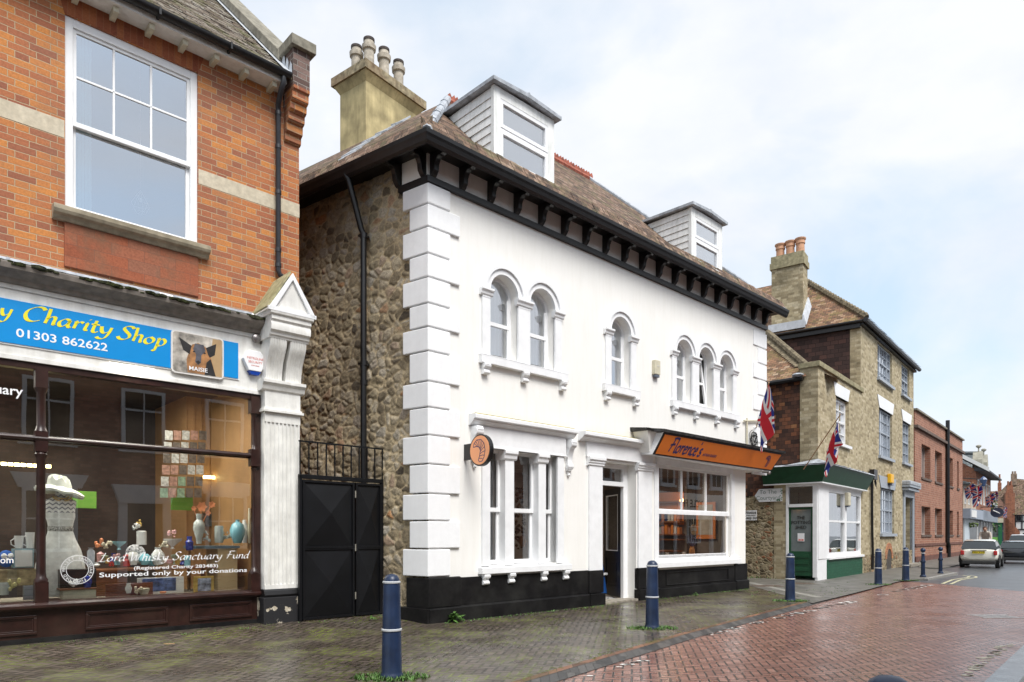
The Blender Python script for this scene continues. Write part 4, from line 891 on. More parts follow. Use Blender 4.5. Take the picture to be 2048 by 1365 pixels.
# gable parapet with kneeler
pa_ = MB(); c0z = lambda y: 9.33+pt_*(y-1.45)
pa_.prism([(1.45, 8.6), (1.45, c0z(1.45)), (6, c0z(6)), (6, 8.6)], -1.88, -1.6, 'x'); pa_.box(-1.87, -1.58, 1.15, 1.6, 8.84, 9.45)
pa_.build('parapet', dark_brick, shop)
kn = MB()
for y0, z0, z1 in ((1.13, 8.76, 8.84), (1.17, 8.62, 8.76), (1.24, 8.48, 8.62), (1.31, 8.34, 8.48), (1.38, 8.18, 8.34), (1.44, 8.05, 8.18)): kn.prism([(y0, z1), (y0+.005, z0+.03), (y0+.05, z0), (YB, z0), (YB, z1)], -1.87+(1.13-y0)*-.0, -1.585, 'x')
kn.build('kneeler', redbrick, shop, bevel=.006)
cp = MB().box(-1.93, -1.5, 1.07, 1.62, 9.45, 9.62); z = lambda y: c0z(y)
cp.hexa([(-1.94, 1.55, z(1.55)-.02), (-1.52, 1.55, z(1.55)-.02), (-1.52, 6.0, z(6.0)), (-1.94, 6.0, z(6.0))], [(-1.94, 1.55, z(1.55)+.16), (-1.52, 1.55, z(1.55)+.16), (-1.52, 6.0, z(6.0)+.18), (-1.94, 6.0, z(6.0)+.18)])
cp.build('coping', coping, shop, bevel=.01)
ld = MB(); i = 0
y = 1.16
while y < 5.2:
    zz = RZ(y); ld.quad((-1.886, y, zz-.02), (-1.886, y+.135, zz+.11), (-1.886, y+.06, zz+.26), (-1.886, y+.0, zz+.17)); ld.add([(-1.885, y, zz+.03), (-1.885, y+.135, RZ(y+.135)+.03), (-2.03, y+.135, RZ(y+.135)+.045), (-2.03, y, RZ(y)+.045)], [(0, 1, 2, 3)]); y += .13
ld.build('stepped_flashing', plain('pale_lead', (.55, .58, .62), .5, .1, 5, .3, dirt=(.3, .32, .34), dirt_amt=.5), shop)
# shopfront
fr = MB(); fr.box(-14, -2.25, 1.36, 1.5, 3.76, 4.72); fr.box(-14, -2.25, 1.34, 1.36, 4.64, 4.7); fr.box(-14, -2.25, 1.33, 1.36, 3.74, 3.8)
fr.build('fascia_board', old_white, shop, bevel=.004)
c = MB().prism([(1.36, 4.68), (1.34, 4.7), (1.3, 4.71), (1.28, 4.76), (1.2, 4.8), (1.14, 4.84), (1.12, 4.9), (1.12, 4.915), (1.5, 4.95), (1.5, 4.68)], -14, -2.28, 'x'); c.build('cornice', plain('grey_cornice', (.27, .24, .21), .7, .15, 9, .3, .3, dirt=(.13, .12, .1), dirt_amt=.5), shop)
m = MB().prism([(1.46, 5.07), (1.495, 5.07), (1.495, 4.9), (1.14, 4.9), (1.12, 4.925), (1.3, 4.95), (1.44, 4.98)], -14, -2.3, 'x')
for u in (-3.05, -4.5, -5.6): m.box(u-.02, u+.02, 1.45, 1.46, 4.98, 5.07)
m.build('lead_flashing', M['lead'], shop)
mm = MB(); rn = random.Random(2); u = -7.5
while u < -2.35:
    r_ = rn.uniform(.02, .05)*(1 if rn.random() < .8 else 1.5); mm.ball((u, 1.13+rn.uniform(-.01, .03), 4.905+rn.uniform(-.012, .01)), r_, 6, 1.6, .8, .6); u += rn.uniform(.015, .05)
mm.build('moss', moss, shop)
tw = plain('white_tape', (.85, .86, .87), .5, .02, 3, .1)
for px in (330, 411, 512):
    q = W.at(px, 600, 1.47); MB().hexa([(q[0]-.09, 1.435, 4.985), (q[0]+.09, 1.435, 4.985), (q[0]+.09, 1.3, 4.957), (q[0]-.09, 1.3, 4.957)], [(q[0]-.09, 1.43, 5.05), (q[0]+.09, 1.43, 5.05), (q[0]+.09, 1.3, 4.962), (q[0]-.09, 1.3, 4.962)]).build('repair_patch', tw, shop)
def tpost(x, r=.055, y=1.42, z0=.58, z1=3.7):
    m = MB(); m.box(x-.075, x+.075, y-.07, y+.07, z0, z0+.3); m.lathe([(.078, z0+.3), (.08, z0+.33), (.06, z0+.36), (r, z0+.42), (r-.004, 2.5), (r+.01, 2.53), (r+.02, 2.56), (r, 2.59)], (x, y, 0), 14); m.box(x-.07, x+.07, y-.065, y+.065, 2.59, 2.86)
    m.lathe([(r+.02, 2.86), (r+.005, 2.9), (r-.004, 2.94), (r-.004, 3.36), (r+.015, 3.4), (r+.025, 3.43)], (x, y, 0), 14); m.box(x-.07, x+.07, y-.065, y+.065, 3.43, z1); return m
sf = MB(); sf.box(-14, -2.26, 1.36, 1.48, 3.655, 3.755); sf.box(-14, -2.3, 1.38, 1.46, 2.715, 2.8); sf.tube([(-14, 1.37, 2.76), (-2.36, 1.37, 2.76)], .03, 8)
sf.box(-2.42, -2.27, 1.36, 1.5, .58, 3.66); sf.prism([(1.5, .52), (1.32, .52), (1.29, .55), (1.29, .585), (1.34, .61), (1.5, .625)], -14, -2.27, 'x')
sf_o = sf.build('shopfront_frame', brown, shop, bevel=.005)
for x in (-5.25, -8.6, -11.9): tpost(x).build('mullion', brown, shop, smooth=True)
tpost(-2.42, .03, 1.38).build('jamb_post', brown, shop, smooth=True)
MB().quad((-14, 1.43, .6), (-2.4, 1.43, .6), (-2.4, 1.43, 2.74), (-14, 1.43, 2.74)).build('shop_pane', glass('glass_shopfront', .10, 1.9), shop)
MB().quad((-14, 1.43, 2.78), (-2.4, 1.43, 2.78), (-2.4, 1.43, 3.68), (-14, 1.43, 3.68)).build('shop_pane', bpy.data.materials['glass_shopfront'], shop)
r_ = MB(); r_.box(-14, -2.26, 1.4, 1.5, .0, .52); r_.build('stall_riser', brown, shop)
def frame4(m, a, b_, c, d, y0, y1, t): m.box(a, b_, y0, y1, c, c+t); m.box(a, b_, y0, y1, d-t, d); m.box(a, a+t, y0, y1, c+t, d-t); m.box(b_-t, b_, y0, y1, c+t, d-t)
for a, b_ in ((-3.4, -2.45), (-4.75, -3.7), (-6.6, -5.3), (-8.3, -7)): 
    m = MB(); frame4(m, a, b_, .2, .45, 1.375, 1.4, .035); frame4(m, a+.035, b_-.035, .235, .415, 1.388, 1.4, .02); m.build('riser_panel', brown, shop, bevel=.004)
MB().box(-14, -2.27, 1.37, 1.41, -.02, .15).build('base_board', M['black_wall'], shop)
# pilaster at the right end
px0, px1, yp = -2.32, -1.72, 1.2
pl = MB(); n = 8; wd = (px1-px0); 
pl.box(px0, px1, yp+.02, 1.5, .55, 3.46); fw = (wd-.06)/n
for i in range(n+1): x = px0+.02+i*fw; pl.box(x-.0, x+.026, yp, yp+.02, .7, 3.3)
pl.box(px0, px1, yp, yp+.02, .55, .7); pl.box(px0, px1, yp, yp+.02, 3.3, 3.46)
pl.box(px0-.04, px1+.04, yp-.05, 1.5, 3.46, 3.5); pl.box(px0-.02, px1+.02, yp-.02, 1.5, 3.5, 3.53); pl.box(px0, px1, yp, 1.5, 3.53, 3.8)
pl.prism([(yp, 3.8), (yp-.03, 3.82), (yp-.05, 3.88), (yp-.09, 3.92), (yp-.09, 3.97), (1.5, 3.97), (1.5, 3.8)], px0-.06, px1+.06, 'x')
po = pl.build('pilaster', old_white, shop, bevel=.004)
MB().prism([(yp-.02, .5), (yp-.04, .54), (yp-.02, .6), (yp, .63), (1.5, .63), (1.5, .5)], px0-.02, px1+.02, 'x').build('plinth_mould', M['black'], po)
peel = NT('peeling_plinth'); o_ = peel.obj(); f_ = peel.ramp(peel.noise(3.2, 6, o_, rough=.6), [(.56, 0.0), (.575, 1.0)]); peel.col(peel.mix(f_, (.014, .014, .016), peel.ramp(peel.noise(14, 4, o_), [(.3, (.3, .24, .15)), (.7, (.66, .62, .52))]))); peel.rough(.6); peel.bump(peel.math('SUBTRACT', 1.0, f_), .5, .006)
MB().box(px0-.04, px1+.04, yp-.05, 1.5, .02, .5).build('pilaster_base', peel.m, po, bevel=.006)
SC = [(1.5, 3.97), (yp-.02, 3.97), (yp-.03, 4.1), (yp-.07, 4.25), (yp-.15, 4.4), (yp-.2, 4.5), (yp-.21, 4.6), (1.5, 4.6)]
for a, b_ in ((px0+.0, px0+.27), (px1-.27, px1)):
    m = MB().prism(SC, a, b_, 'x'); 
    for k in range(6):
        x = a+.03+k*.042; m.prism([(q[0]-.008, q[1]-.0) for q in SC[1:-1]][::1]+[(yp, 4.6), (yp, 3.97)], x-.006, x+.012, 'x')
    m.build('bracket', old_white, po, smooth=True)
m = MB().prism([(1.5, 4.6), (yp-.22, 4.6), (yp-.23, 4.63), (yp-.25, 4.64), (yp-.26, 4.68), (yp-.3, 4.71), (yp-.31, 4.78), (yp-.29, 4.84), (yp-.32, 4.87), (yp-.32, 4.93), (1.5, 4.93)], px0-.03, px1+.03, 'x')
m.prism([(yp-.32, 4.93), (yp-.35, 4.95), (yp-.36, 5.0), (1.5, 5.0), (1.5, 4.93)], px0-.06, px1+.06, 'x'); m.build('entablature', old_white, po, smooth=True)
cx_ = (px0+px1)/2; hw = wd/2+.1; m = MB()
m.prism([(cx_-hw, 5.0), (cx_+hw, 5.0), (cx_, 5.62)], yp-.32, 1.5, 'y')
mo = MB(); 
for s_ in (-1, 1): mo.hexa([(cx_+s_*hw, yp-.36, 5.0), (cx_, yp-.36, 5.64), (cx_, yp-.32, 5.64), (cx_+s_*hw, yp-.32, 5.0)], [(cx_+s_*(hw-.09), yp-.36, 5.0), (cx_, yp-.36, 5.53), (cx_, yp-.32, 5.53), (cx_+s_*(hw-.09), yp-.32, 5.0)])
mo.box(cx_-hw, cx_+hw, yp-.36, yp-.32, 4.985, 5.045); m.build('pediment', old_white, po); mo.build('pediment_mould', M['gloss_white'], po, bevel=.003)
MB().hexa([(px0-.075, yp-.3, 5.03), (px0-.075, 1.5, 5.03), (cx_, 1.5, 5.66), (cx_, yp-.3, 5.66)], [(px0-.095, yp-.3, 5.05), (px0-.095, 1.5, 5.05), (cx_-.02, 1.5, 5.68), (cx_-.02, yp-.3, 5.68)]).build('mossy_slope', plain('mossy_yellow_top', (.4, .37, .22), .9, .2, 10, .5, .3, dirt=(.2, .2, .08), dirt_amt=.6), po)
# interior
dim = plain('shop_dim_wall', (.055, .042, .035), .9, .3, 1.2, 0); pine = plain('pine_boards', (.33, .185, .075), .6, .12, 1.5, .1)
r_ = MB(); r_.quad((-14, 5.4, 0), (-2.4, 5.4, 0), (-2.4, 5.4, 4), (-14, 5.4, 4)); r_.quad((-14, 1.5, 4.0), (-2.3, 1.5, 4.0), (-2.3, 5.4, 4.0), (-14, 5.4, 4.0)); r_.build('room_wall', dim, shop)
r_ = MB(); r_.quad((-2.3, 1.5, 0), (-2.3, 5.4, 0), (-2.3, 5.4, 4), (-2.3, 1.5, 4)); PX = W.at(372, 950, 3.6)[0]; r_.quad((PX, 3.6, 0), (-2.3, 3.6, 0), (-2.3, 3.6, 4), (PX, 3.6, 4)); r_.quad((PX, 3.6, 0), (PX, 5.4, 0), (PX, 5.4, 4), (PX, 3.6, 4))
for k in range(9): r_.box(PX+k*.133, PX+.015+k*.133, 3.585, 3.6, 0, 4)
r_.build('pine_lining', pine, shop)
MB().quad((-14, 1.5, .02), (-2.3, 1.5, .02), (-2.3, 5.4, .02), (-14, 5.4, .02)).build('room_floor', plain('dark_floor', (.06, .045, .035), .6, .2, 2, 0), shop)
MB().box(-14, -2.45, 1.46, 2.6, .5, .6).build('window_bed', plain('window_bed_board', (.3, .28, .22), .7, .1, 3, 0), shop)
# ---- signs on the shopfront
blue = plain('sign_blue', (.0, .26, .66), .35, .02, 3, 0); yel = plain('sign_yellow', (.82, .74, .02), .5, .02, 3, 0); wt = plain('sign_white', (.85, .86, .87), .5, .02, 3, 0)
sg = Thing('shop_sign', 'long bright blue fascia sign with yellow and white lettering over the brown shop window', 'shop sign', W, (-6, 1.345, 3.95))
MB().box(-9.5, -2.69, 1.335, 1.358, 3.945, 4.5).build('board', blue, sg)
MB().box(-9.52, -2.67, 1.345, 1.36, 3.925, 3.945).build('edge_trim', wt, sg)
def place_script(s, px0, py0, px1, y, mat, par, size, nib=.13, name='lettering', **k):
    q0 = W.at(px0, py0, y); q1 = W.at(px1, py0, y); m, wdt = script(s, size, (0, 0, 0), nib, sx=1, **k); sx = (q1[0]-q0[0])/wdt
    m, _ = script(s, size, (q0[0], y, q0[2]), nib, sx=sx, **k); return m.build(name, mat, par)
place_script('Charity', 42, 639, 222, 1.333, yel, sg, .21, .17); place_script('Shop', 232, 677, 331, 1.333, yel, sg, .21, .17); place_script('y', -3, 631, 22, 1.333, yel, sg, .21, .17)
text('01303 862622', .15, W, (W.at(216, 703, 1.33)[0], 1.333, W.at(216, 703, 1.33)[2]), wt, None, 0, .014, 'RIGHT', .001, 1.2, name='lettering')
lt = C.objects[-1]; lt.parent = sg.e; lt.matrix_parent_inverse = Matrix.Identity(4); lt.location = -Vector(sg.b); lt.rotation_euler = (0, 0, 0)
dg = Thing('dog_sign', 'square plaque with a photo of an alsatian dog, lettered MAISIE, on the blue sign', 'plaque', W, (-3.3, 1.32, 3.9))
q0, q1 = W.at(342, 657, 1.32), W.at(447, 763, 1.32); a, b_, c, d = q0[0], q1[0], q1[2]+.02, q0[2]-.01
def rrect(a, b_, c, d, r, n=5):
    P = []
    for cx, cz, t0 in ((b_-r, d-r, 0), (a+r, d-r, 90), (a+r, c+r, 180), (b_-r, c+r, 270)):
        P += [(cx+r*math.cos(R(t0+90*i/n)), cz+r*math.sin(R(t0+90*i/n))) for i in range(n+1)]
    return P
MB().prism(rrect(a, b_, c, d, .06), 1.31, 1.333, 'y').build('board', plain('dog_sign_white', (.75, .73, .7), .4, .02, 4, 0), dg)
def flat(P, y): return [(a+(b_-a)*x, y, c+(d-c)*z) for x, z in P]
def poly(P, y, mat, name, par): MB().add(flat(P, y), [tuple(range(len(P)))]).build(name, mat, par)
bgp = plain('photo_background', (.5, .46, .4), .5, .45, 5, 0); MB().prism(rrect(a+.02, b_-.02, c+.02, d-.02, .05), 1.308, 1.31, 'y').build('picture', bgp, dg)
blk = plain('dog_black', (.02, .018, .018), .5, .3, 9, 0); tan = plain('dog_tan', (.4, .19, .07), .6, .3, 9, 0); wood_p = plain('photo_wood', (.45, .3, .15), .6, .1, 3, 0); grey_p = plain('photo_grey', (.1, .1, .12), .5, .3, 9, 0)
poly([(.7, .05), (.96, .05), (.96, .95), (.78, .95)], 1.3075, wood_p, 'photo_door', dg)
poly([(.3, .05), (.28, .35), (.35, .62), (.62, .66), (.74, .5), (.84, .05)], 1.307, tan, 'fur', dg); poly([(.62, .05), (.66, .35), (.74, .45), (.84, .05)], 1.3065, blk, 'fur', dg)
for P in ([(.14, .84), (.22, .56), (.34, .48), (.42, .66)], [(.85, .84), (.82, .56), (.72, .48), (.62, .68)]): poly(P, 1.306, blk, 'ear', dg)
poly([(.34, .5), (.38, .72), (.5, .78), (.64, .72), (.7, .5), (.6, .3), (.5, .24), (.42, .3)], 1.3055, tan, 'face', dg)
poly([(.4, .62), (.44, .76), (.6, .76), (.64, .62), (.56, .5), (.55, .32), (.5, .26), (.44, .32), (.46, .5)], 1.305, grey_p, 'muzzle', dg)
for x in (.42, .62): poly([(x-.03, .56), (x, .59), (x+.03, .56), (x, .54)], 1.3045, blk, 'eye', dg)
poly([(.45, .33), (.5, .37), (.55, .33), (.5, .28)], 1.3045, blk, 'nose', dg)
text('MAISIE', .085, W, ((a+b_)/2, 1.303, c+.07), wt, None, 0, .012, 'CENTER', .001, 1.1); lt = C.objects[-1]; lt.parent = dg.e; lt.location = -Vector(dg.b); lt.rotation_euler = (0, 0, 0)
def under(o, th): o.parent = th.e; o.location = -Vector(th.b); o.rotation_euler = (0, 0, 0); return o
al = Thing('alarm_box', 'white six-sided burglar alarm box with a blue base on the old white fascia', 'alarm box', W, (-2.42, 1.3, 4.0))
qc = W.at(509, 728, 1.3); h_ = .19; P = [(qc[0]-.19, qc[2]+.06), (qc[0]-.09, qc[2]+.2), (qc[0]+.09, qc[2]+.2), (qc[0]+.19, qc[2]+.06), (qc[0]+.1, qc[2]-.12), (qc[0]-.1, qc[2]-.12)]
MB().prism(P, 1.27, 1.36, 'y').build('cover', wt, al, bevel=.01); MB().prism([(qc[0]-.1, qc[2]-.12), (qc[0]+.1, qc[2]-.12), (qc[0]+.06, qc[2]-.18), (qc[0]-.06, qc[2]-.18)], 1.28, 1.36, 'y').build('strobe', plain('strobe_blue', (.01, .05, .3), .2, .05, 4, 0), al)
pk = plain('sign_pink', (.7, .25, .22), .6, .02, 3, 0)
under(text('METROLINE', .05, W, (qc[0], 1.268, qc[2]+.06), pk, sx=1.0), al); under(text('SECURITY', .05, W, (qc[0], 1.268, qc[2]), pk), al); under(text('01303 270000', .022, W, (qc[0], 1.268, qc[2]-.045), pk), al)
q = W.at(513, 677, 1.3); m = MB().lathe([(.02, -.02), (.06, 0), (.065, .07), (.03, .09)], (0, 0, 0), 14); m.v = [Vector((q[0]+v.x, 1.35-v.z, q[2]+v.y)) for v in m.v]; m.box(q[0]+.08, q[0]+.2, 1.3, 1.36, q[2]-.07, q[2]+.05)
solo(m, 'spotlight', 'small round steel spotlight beside a cream junction box under the grey shop cornice', 'light fitting', plain('dull_steel', (.3, .28, .27), .35, .1, 5, 0, metal=.8), W, (q[0], 1.33, q[2]), smooth=True)
# decals on the pane
dec = Thing('window_lettering', 'white lettering of the charity stuck on the lower part of the shop pane', 'window lettering', W, (-3.4, 1.42, .8)); Y = 1.425
place_script('Lord Whisky Sanctuary Fund', 197, 1124, 497, Y, wt, dec, .125, .11)
def ptext(s, px0, px1, py, size, mat, th, Y=Y, bold=.01, **k):
    a = W.at(px0, py, Y); b_ = W.at(px1, py, Y); o = text(s, size, W, (0, 0, 0), mat, None, 0, bold, 'LEFT', .0008, **k); w_ = max(v.co.x for v in o.data.vertices); sx = (b_[0]-a[0])/w_
    for v in o.data.vertices: v.co = Vector((a[0]+v.co.x*sx, Y+v.co.y, a[2]+v.co.z))
    return under(o, th)
ptext('(Registered Charity 283483)', 267, 436, 1140, .07, wt, dec); ptext('Supported only by your donations', 198, 494, 1155, .09, wt, dec)
ptext('uary', -12, 46, 786, .17, wt, dec, bold=.012); ptext('om', 0, 27, 1127, .12, wt, dec)
m = MB(); cq = W.at(155, 1140, Y)
for r0, r1 in ((.19, .197), (.128, .134)): m.arc_ring(cq[0], cq[2], r0, r1, Y-.001, Y, 0, 360, 32)
m.build('badge', wt, dec)
for i, chh in enumerate('LORD WHISKY SANCTUARY FUND'):
    t = R(250-i*14)
    if chh != ' ': under(text(chh, .05, W, (cq[0]+.145*math.cos(t), Y, cq[2]+.145*math.sin(t)), wt, rot=t-math.pi/2, ext=.0008), dec)
# ---------------------------------------------------------------- gate beside the stone wall
gt = Thing('metal_gate', 'black sheet metal double gate with faceted diamond panels and a spiked rail above', 'gate', W, (-1.0, 1.08, .09))
u0, u1 = -1.8, -.20; z0, z1 = .1, 2.47; um = -.775
f = MB(); f.box(u0, u1, 1.07, 1.13, z1-.05, z1+.02); f.box(u0, u0+.05, 1.07, 1.13, .05, z1); f.box(u1-.04, u1, 1.07, 1.13, .05, z1); f.build('gate_frame', M['black_gate'], gt, bevel=.004)
def leaf(a, b_):
    m = MB(); m.box(a, b_, 1.085, 1.11, z0, z1-.07); frame4(m, a, b_, z0, z1-.07, 1.055, 1.085, .035); m.box(a+.035, b_-.035, 1.06, 1.085, 1.25, 1.31); m.box(a+.05, b_-.05, 1.052, 1.06, 1.275, 1.285)
    cx, aa, bb = (a+b_)/2, a+.05, b_-.05
    c = (cx, 1.0, 1.86); P = [(aa, 1.083, 1.32), (bb, 1.083, 1.32), (bb, 1.083, 2.34), (aa, 1.083, 2.34)]
    for k in range(4): m.add([P[k], P[(k+1) % 4], c], [(0, 1, 2)])
    c = (cx, 1.01, .68); P = [(aa, 1.083, .15), (bb, 1.083, .15), (bb, 1.083, 1.24), (aa, 1.083, 1.24)]
    for k in range(4): m.add([P[k], P[(k+1) % 4], c], [(0, 1, 2)])
    m.build('gate_leaf', M['black_gate'], gt)
leaf(u0+.055, um-.02); leaf(um+.01, u1-.045)
for z in (.45, 1.28, 2.2): MB().tube([(um-.005, 1.05, z-.06), (um-.005, 1.05, z+.06)], .012, 8).build('hinge', plain('pale_hinge', (.35, .33, .28), .5, .1, 5, 0, metal=.5), gt)
r_ = MB(); r_.box(u0, u1, 1.085, 1.105, 3.02, 3.045)
for k in range(11): x = u0+.02+k*(u1-u0-.03)/10; r_.box(x-.009, x+.009, 1.086, 1.104, z1, 3.03)
r_.build('top_rail', M['black_gate'], gt)
# ---------------------------------------------------------------- signs of the bakery
org = plain('sign_orange', (.78, .20, .022), .45, .04, 2, 0); navy = plain('navy', (.03, .03, .13), .5, .05, 3, 0); peach = plain('peach', (.95, .42, .2), .5, .03, 3, 0)
rs = Thing('round_sign', 'round orange hanging sign with a croissant emblem on a black bracket by the stone quoins', 'hanging sign', W, (.75, -.1, 3.1))
zc = W.at(963, 901, -.45)[2]; uc = W.at(963, 901, -.45)[0]
m = MB().box(uc-.025, uc+.025, -.3, 0, zc-.14, zc+.14); m.build('bracket_box', M['black'], rs, bevel=.004)
def discx(cy, cz, r, x0, x1, n=36): return MB().prism([(cy+r*math.cos(2*math.pi*i/n), cz+r*math.sin(2*math.pi*i/n)) for i in range(n)], x0, x1, 'x')
ds = discx(-.45, zc, .275, uc-.04, uc+.04).build('disc', M['black'], rs, bevel=.004)
discx(-.45, zc, .25, uc-.046, uc+.046).build('face', peach, ds)
def croissant(m, P, w_, add):                      # ribbon drawing: outline arcs and ribs
    def rib(pts, w2):
        for i in range(len(pts)-1):
            a, b_ = Vector(pts[i]), Vector(pts[i+1]); d = (b_-a).normalized() if (b_-a).length else Vector((1, 0)); n = Vector((-d.y, d.x))*w2
            m.add([add(*(a-n)), add(*(b_-n)), add(*(b_+n)), add(*(a+n))], [(0, 1, 2, 3)])
    arc = lambda r, a0, a1, cx=-.25, cz=-.1, n=18, e=1: [(cx+r*math.cos(R(a0+(a1-a0)*i/n)), cz+r*e*math.sin(R(a0+(a1-a0)*i/n))) for i in range(n+1)]
    out = [(.02+.0, -.85), (.32, -.8), (.52, -.5), (.62, -.05), (.5, .45), (.15, .75), (-.3, .75), (-.62, .5), (-.66, .25), (-.3, .3), (-.02, .2), (.1, -.05), (.02, -.4), (-.12, -.72), (.02, -.85)]
    rib(out, w_)
    for a, b_ in (((-.62, .5), (-.3, .3)), ((-.45, .67), (-.18, .27)), ((-.2, .76), (-.06, .22)), ((.05, .77), (.04, .1)), ((.28, .66), (.08, .06)), ((.47, .47), (.1, -.02)), ((.58, .2), (.09, -.12)), ((.61, -.1), (.06, -.28)), ((.55, -.42), (.0, -.44)), ((.4, -.7), (-.06, -.6))):
        mid = ((a[0]+b_[0])/2+.04, (a[1]+b_[1])/2+.05); rib([a, mid, b_], w_*.8)
m = MB(); croissant(m, None, .028, lambda x, z: (uc-.048, -.45-x*.24, zc+z*.24)); m.build('emblem', navy, rs)
# tilted fascia box
fb = Thing('bakery_sign', 'orange sloping fascia sign reading Florence\'s Artisan Bakery over the shop window', 'shop sign', W, (8.9, -.2, 3.3))
UL, URR = 5.98, 11.72; yb, yt, zb, zt = -.36, -.60, 3.32, 3.80
def FA(u, s, d=0):              # point on the tilted face: s 0..1 up, d outwards
    ny, nz = -(zt-zb), (yb-yt)*-1; l = math.hypot(ny, nz); return (u, yb+(yt-yb)*s+ny/l*d, zb+(zt-zb)*s-abs(nz)/l*d)
m = MB(); m.hexa([FA(UL, 0), FA(URR, 0), (URR, 0, zb+.02), (UL, 0, zb+.02)], [FA(UL+.08, 1), FA(URR+.22, 1), (URR, 0, zt), (UL, 0, zt)]); m.build('box', M['gloss_white'], fb)
def facequad(m, s0, s1, l0, l1, d, th=.012):
    A = [FA(l0(s0), s0, d), FA(l1(s0), s0, d), FA(l1(s1), s1, d), FA(l0(s1), s1, d)]; B = [FA(l0(s0), s0, d-th), FA(l1(s0), s0, d-th), FA(l1(s1), s1, d-th), FA(l0(s1), s1, d-th)]; m.hexa(B, A)
le = lambda s: UL+.08*s; ri = lambda s: URR+.22*s
m = MB(); facequad(m, 0, 1, le, ri, .02, .02); m.build('frame', M['black'], fb)
m = MB(); facequad(m, .06, .93, lambda s: le(s)+.06, lambda s: ri(s)-.07, .03, .008); m.build('board', org, fb)
m = MB(); m.hexa([(UL-.3, .0, zt+.06), (URR+.25, .0, zt+.06), (URR+.27, yt-.06, zt+.0), (UL-.02, yt-.06, zt+.0)], [(UL-.3, .0, zt+.14), (URR+.25, .0, zt+.14), (URR+.27, yt-.08, zt+.06), (UL-.02, yt-.08, zt+.06)]); m.hexa([(UL-.34, .0, zt+.03), (UL+.1, 0, zt+.03), (UL+.1, -.5, zt+.03), (UL-.3, -.42, zt+.03)], [(UL-.36, .0, zt+.13), (UL+.1, 0, zt+.13), (UL+.1, -.52, zt+.07), (UL-.34, -.46, zt+.08)])
m.build('lead_top', plain('dark_slate', (.06, .06, .06), .6, .3, 9, .5, .3), fb)
m = MB(); m.hexa([(UL-.05, -.02, zb+.06), (UL+.3, -.02, zb+.06), (UL+.3, yb+.08, zb+.06), (UL-.0, yb+.08, zb+.06)], [(UL-.28, -.02, zt+.04), (UL+.3, -.02, zt+.04), (UL+.3, yt+.12, zt+.04), (UL-.24, yt+.2, zt+.04)]); m.build('return', M['white'], fb)
MB().hexa([(10.1, 0, zb-.03), (URR-.02, 0, zb-.03), (URR-.02, yb, zb-.03), (6.1, yb, zb-.03)], [(10.1, 0, zb-.005), (URR-.02, 0, zb-.005), (URR-.02, yb, zb-.005), (6.1, yb, zb-.005)]).build('underside', M['gloss_white'], fb)
# brush lettering mapped onto the tilted face
def on_face(mb, u0, s0, k): mb.v = [Vector(FA(u0+v.x, s0+v.z/math.hypot(zt-zb, yt-yb), .034)) for v in mb.v]; return mb
m, wd_ = script("Florence's", .36, (0, 0, 0), .17, 60, .18, 1, minw=.12, gap=-.01); target = W.at(1402, 905, -.5)[0]-W.at(1337, 890, -.5)[0]
m, _ = script("Florence's", .36, (0, 0, 0), .17, 60, .18, target/wd_, minw=.12, gap=-.01); on_face(m, W.at(1336, 890, -.47)[0], .22, 1).build('lettering', navy, fb)
tt = text('ARTISAN BAKERY', .09, W, (0, 0, 0), navy, None, .1, .02, 'LEFT', 0)
a_ = W.at(1404, 905, -.45)[0]; b_ = W.at(1432, 912, -.45)[0]; mw = max(v.co.x for v in tt.data.vertices)
for v in tt.data.vertices: v.co = Vector(FA(a_+v.co.x*(b_-a_)/mw, .27+v.co.z/.53, .034))
under(tt, fb)
m = MB(); croissant(m, None, .05, lambda x, z: FA(W.at(1531, 920, -.45)[0]+x*.2, .5+z*.36, .034)); m.build('emblem', navy, fb)
for px, py in ((1544, 929), (1538, 946)):
    q = W.at(px, py, -.35); m = MB().ball(q, .055, 10); m.tube([q, (q[0]-.12, q[1]+.15, q[2]+.02)], .02, 6); solo(m, 'floodlight', 'tiny round floodlight at the far end of the orange sign, '+('upper one' if py < 935 else 'lower one'), 'light fitting', plain('dull_steel', (.3, .28, .27), .35), W, q, smooth=True)
# alarm box on the white wall
ab = Thing('alarm_box', 'cream upright alarm box with dark base high on the white wall by the triple window', 'alarm box', W, (6.55, 0, 5.2))
MB().box(6.47, 6.68, -.1, 0, 5.26, 5.6).build('cover', cream, ab, bevel=.015); MB().box(6.49, 6.66, -.09, -.01, 5.2, 5.26).build('strobe', plain('strobe_grey', (.1, .12, .16), .3), ab, bevel=.01)
under(text('a.m.', .05, W, (6.59, -.103, 5.45), M['net']), ab)
# flags
def union_mat():
    t = NT('union_flag_cloth'); sp = t.n('ShaderNodeSeparateXYZ'); t.L(t.uv(), sp.inputs[0])
    x = t.math('ABSOLUTE', t.math('MULTIPLY_ADD', sp.outputs[0], 2.0, -1.0)); y = t.math('ABSOLUTE', t.math('SUBTRACT', sp.outputs[1], .5))
    d = t.math('DIVIDE', t.math('ABSOLUTE', t.math('SUBTRACT', y, t.math('MULTIPLY', x, .5))), 1.118); c = t.math('MINIMUM', x, y)
    B, Wh, Rd = (.02, .035, .25), (.8, .79, .79), (.62, .02, .035)
    col = t.mix(t.math('LESS_THAN', d, .1), B, Wh); col = t.mix(t.math('LESS_THAN', d, .036), col, Rd); col = t.mix(t.math('LESS_THAN', c, .167), col, Wh); col = t.mix(t.math('LESS_THAN', c, .1), col, Rd)
    t.col(col); t.rough(.8); return t.m
FLAGM = union_mat()
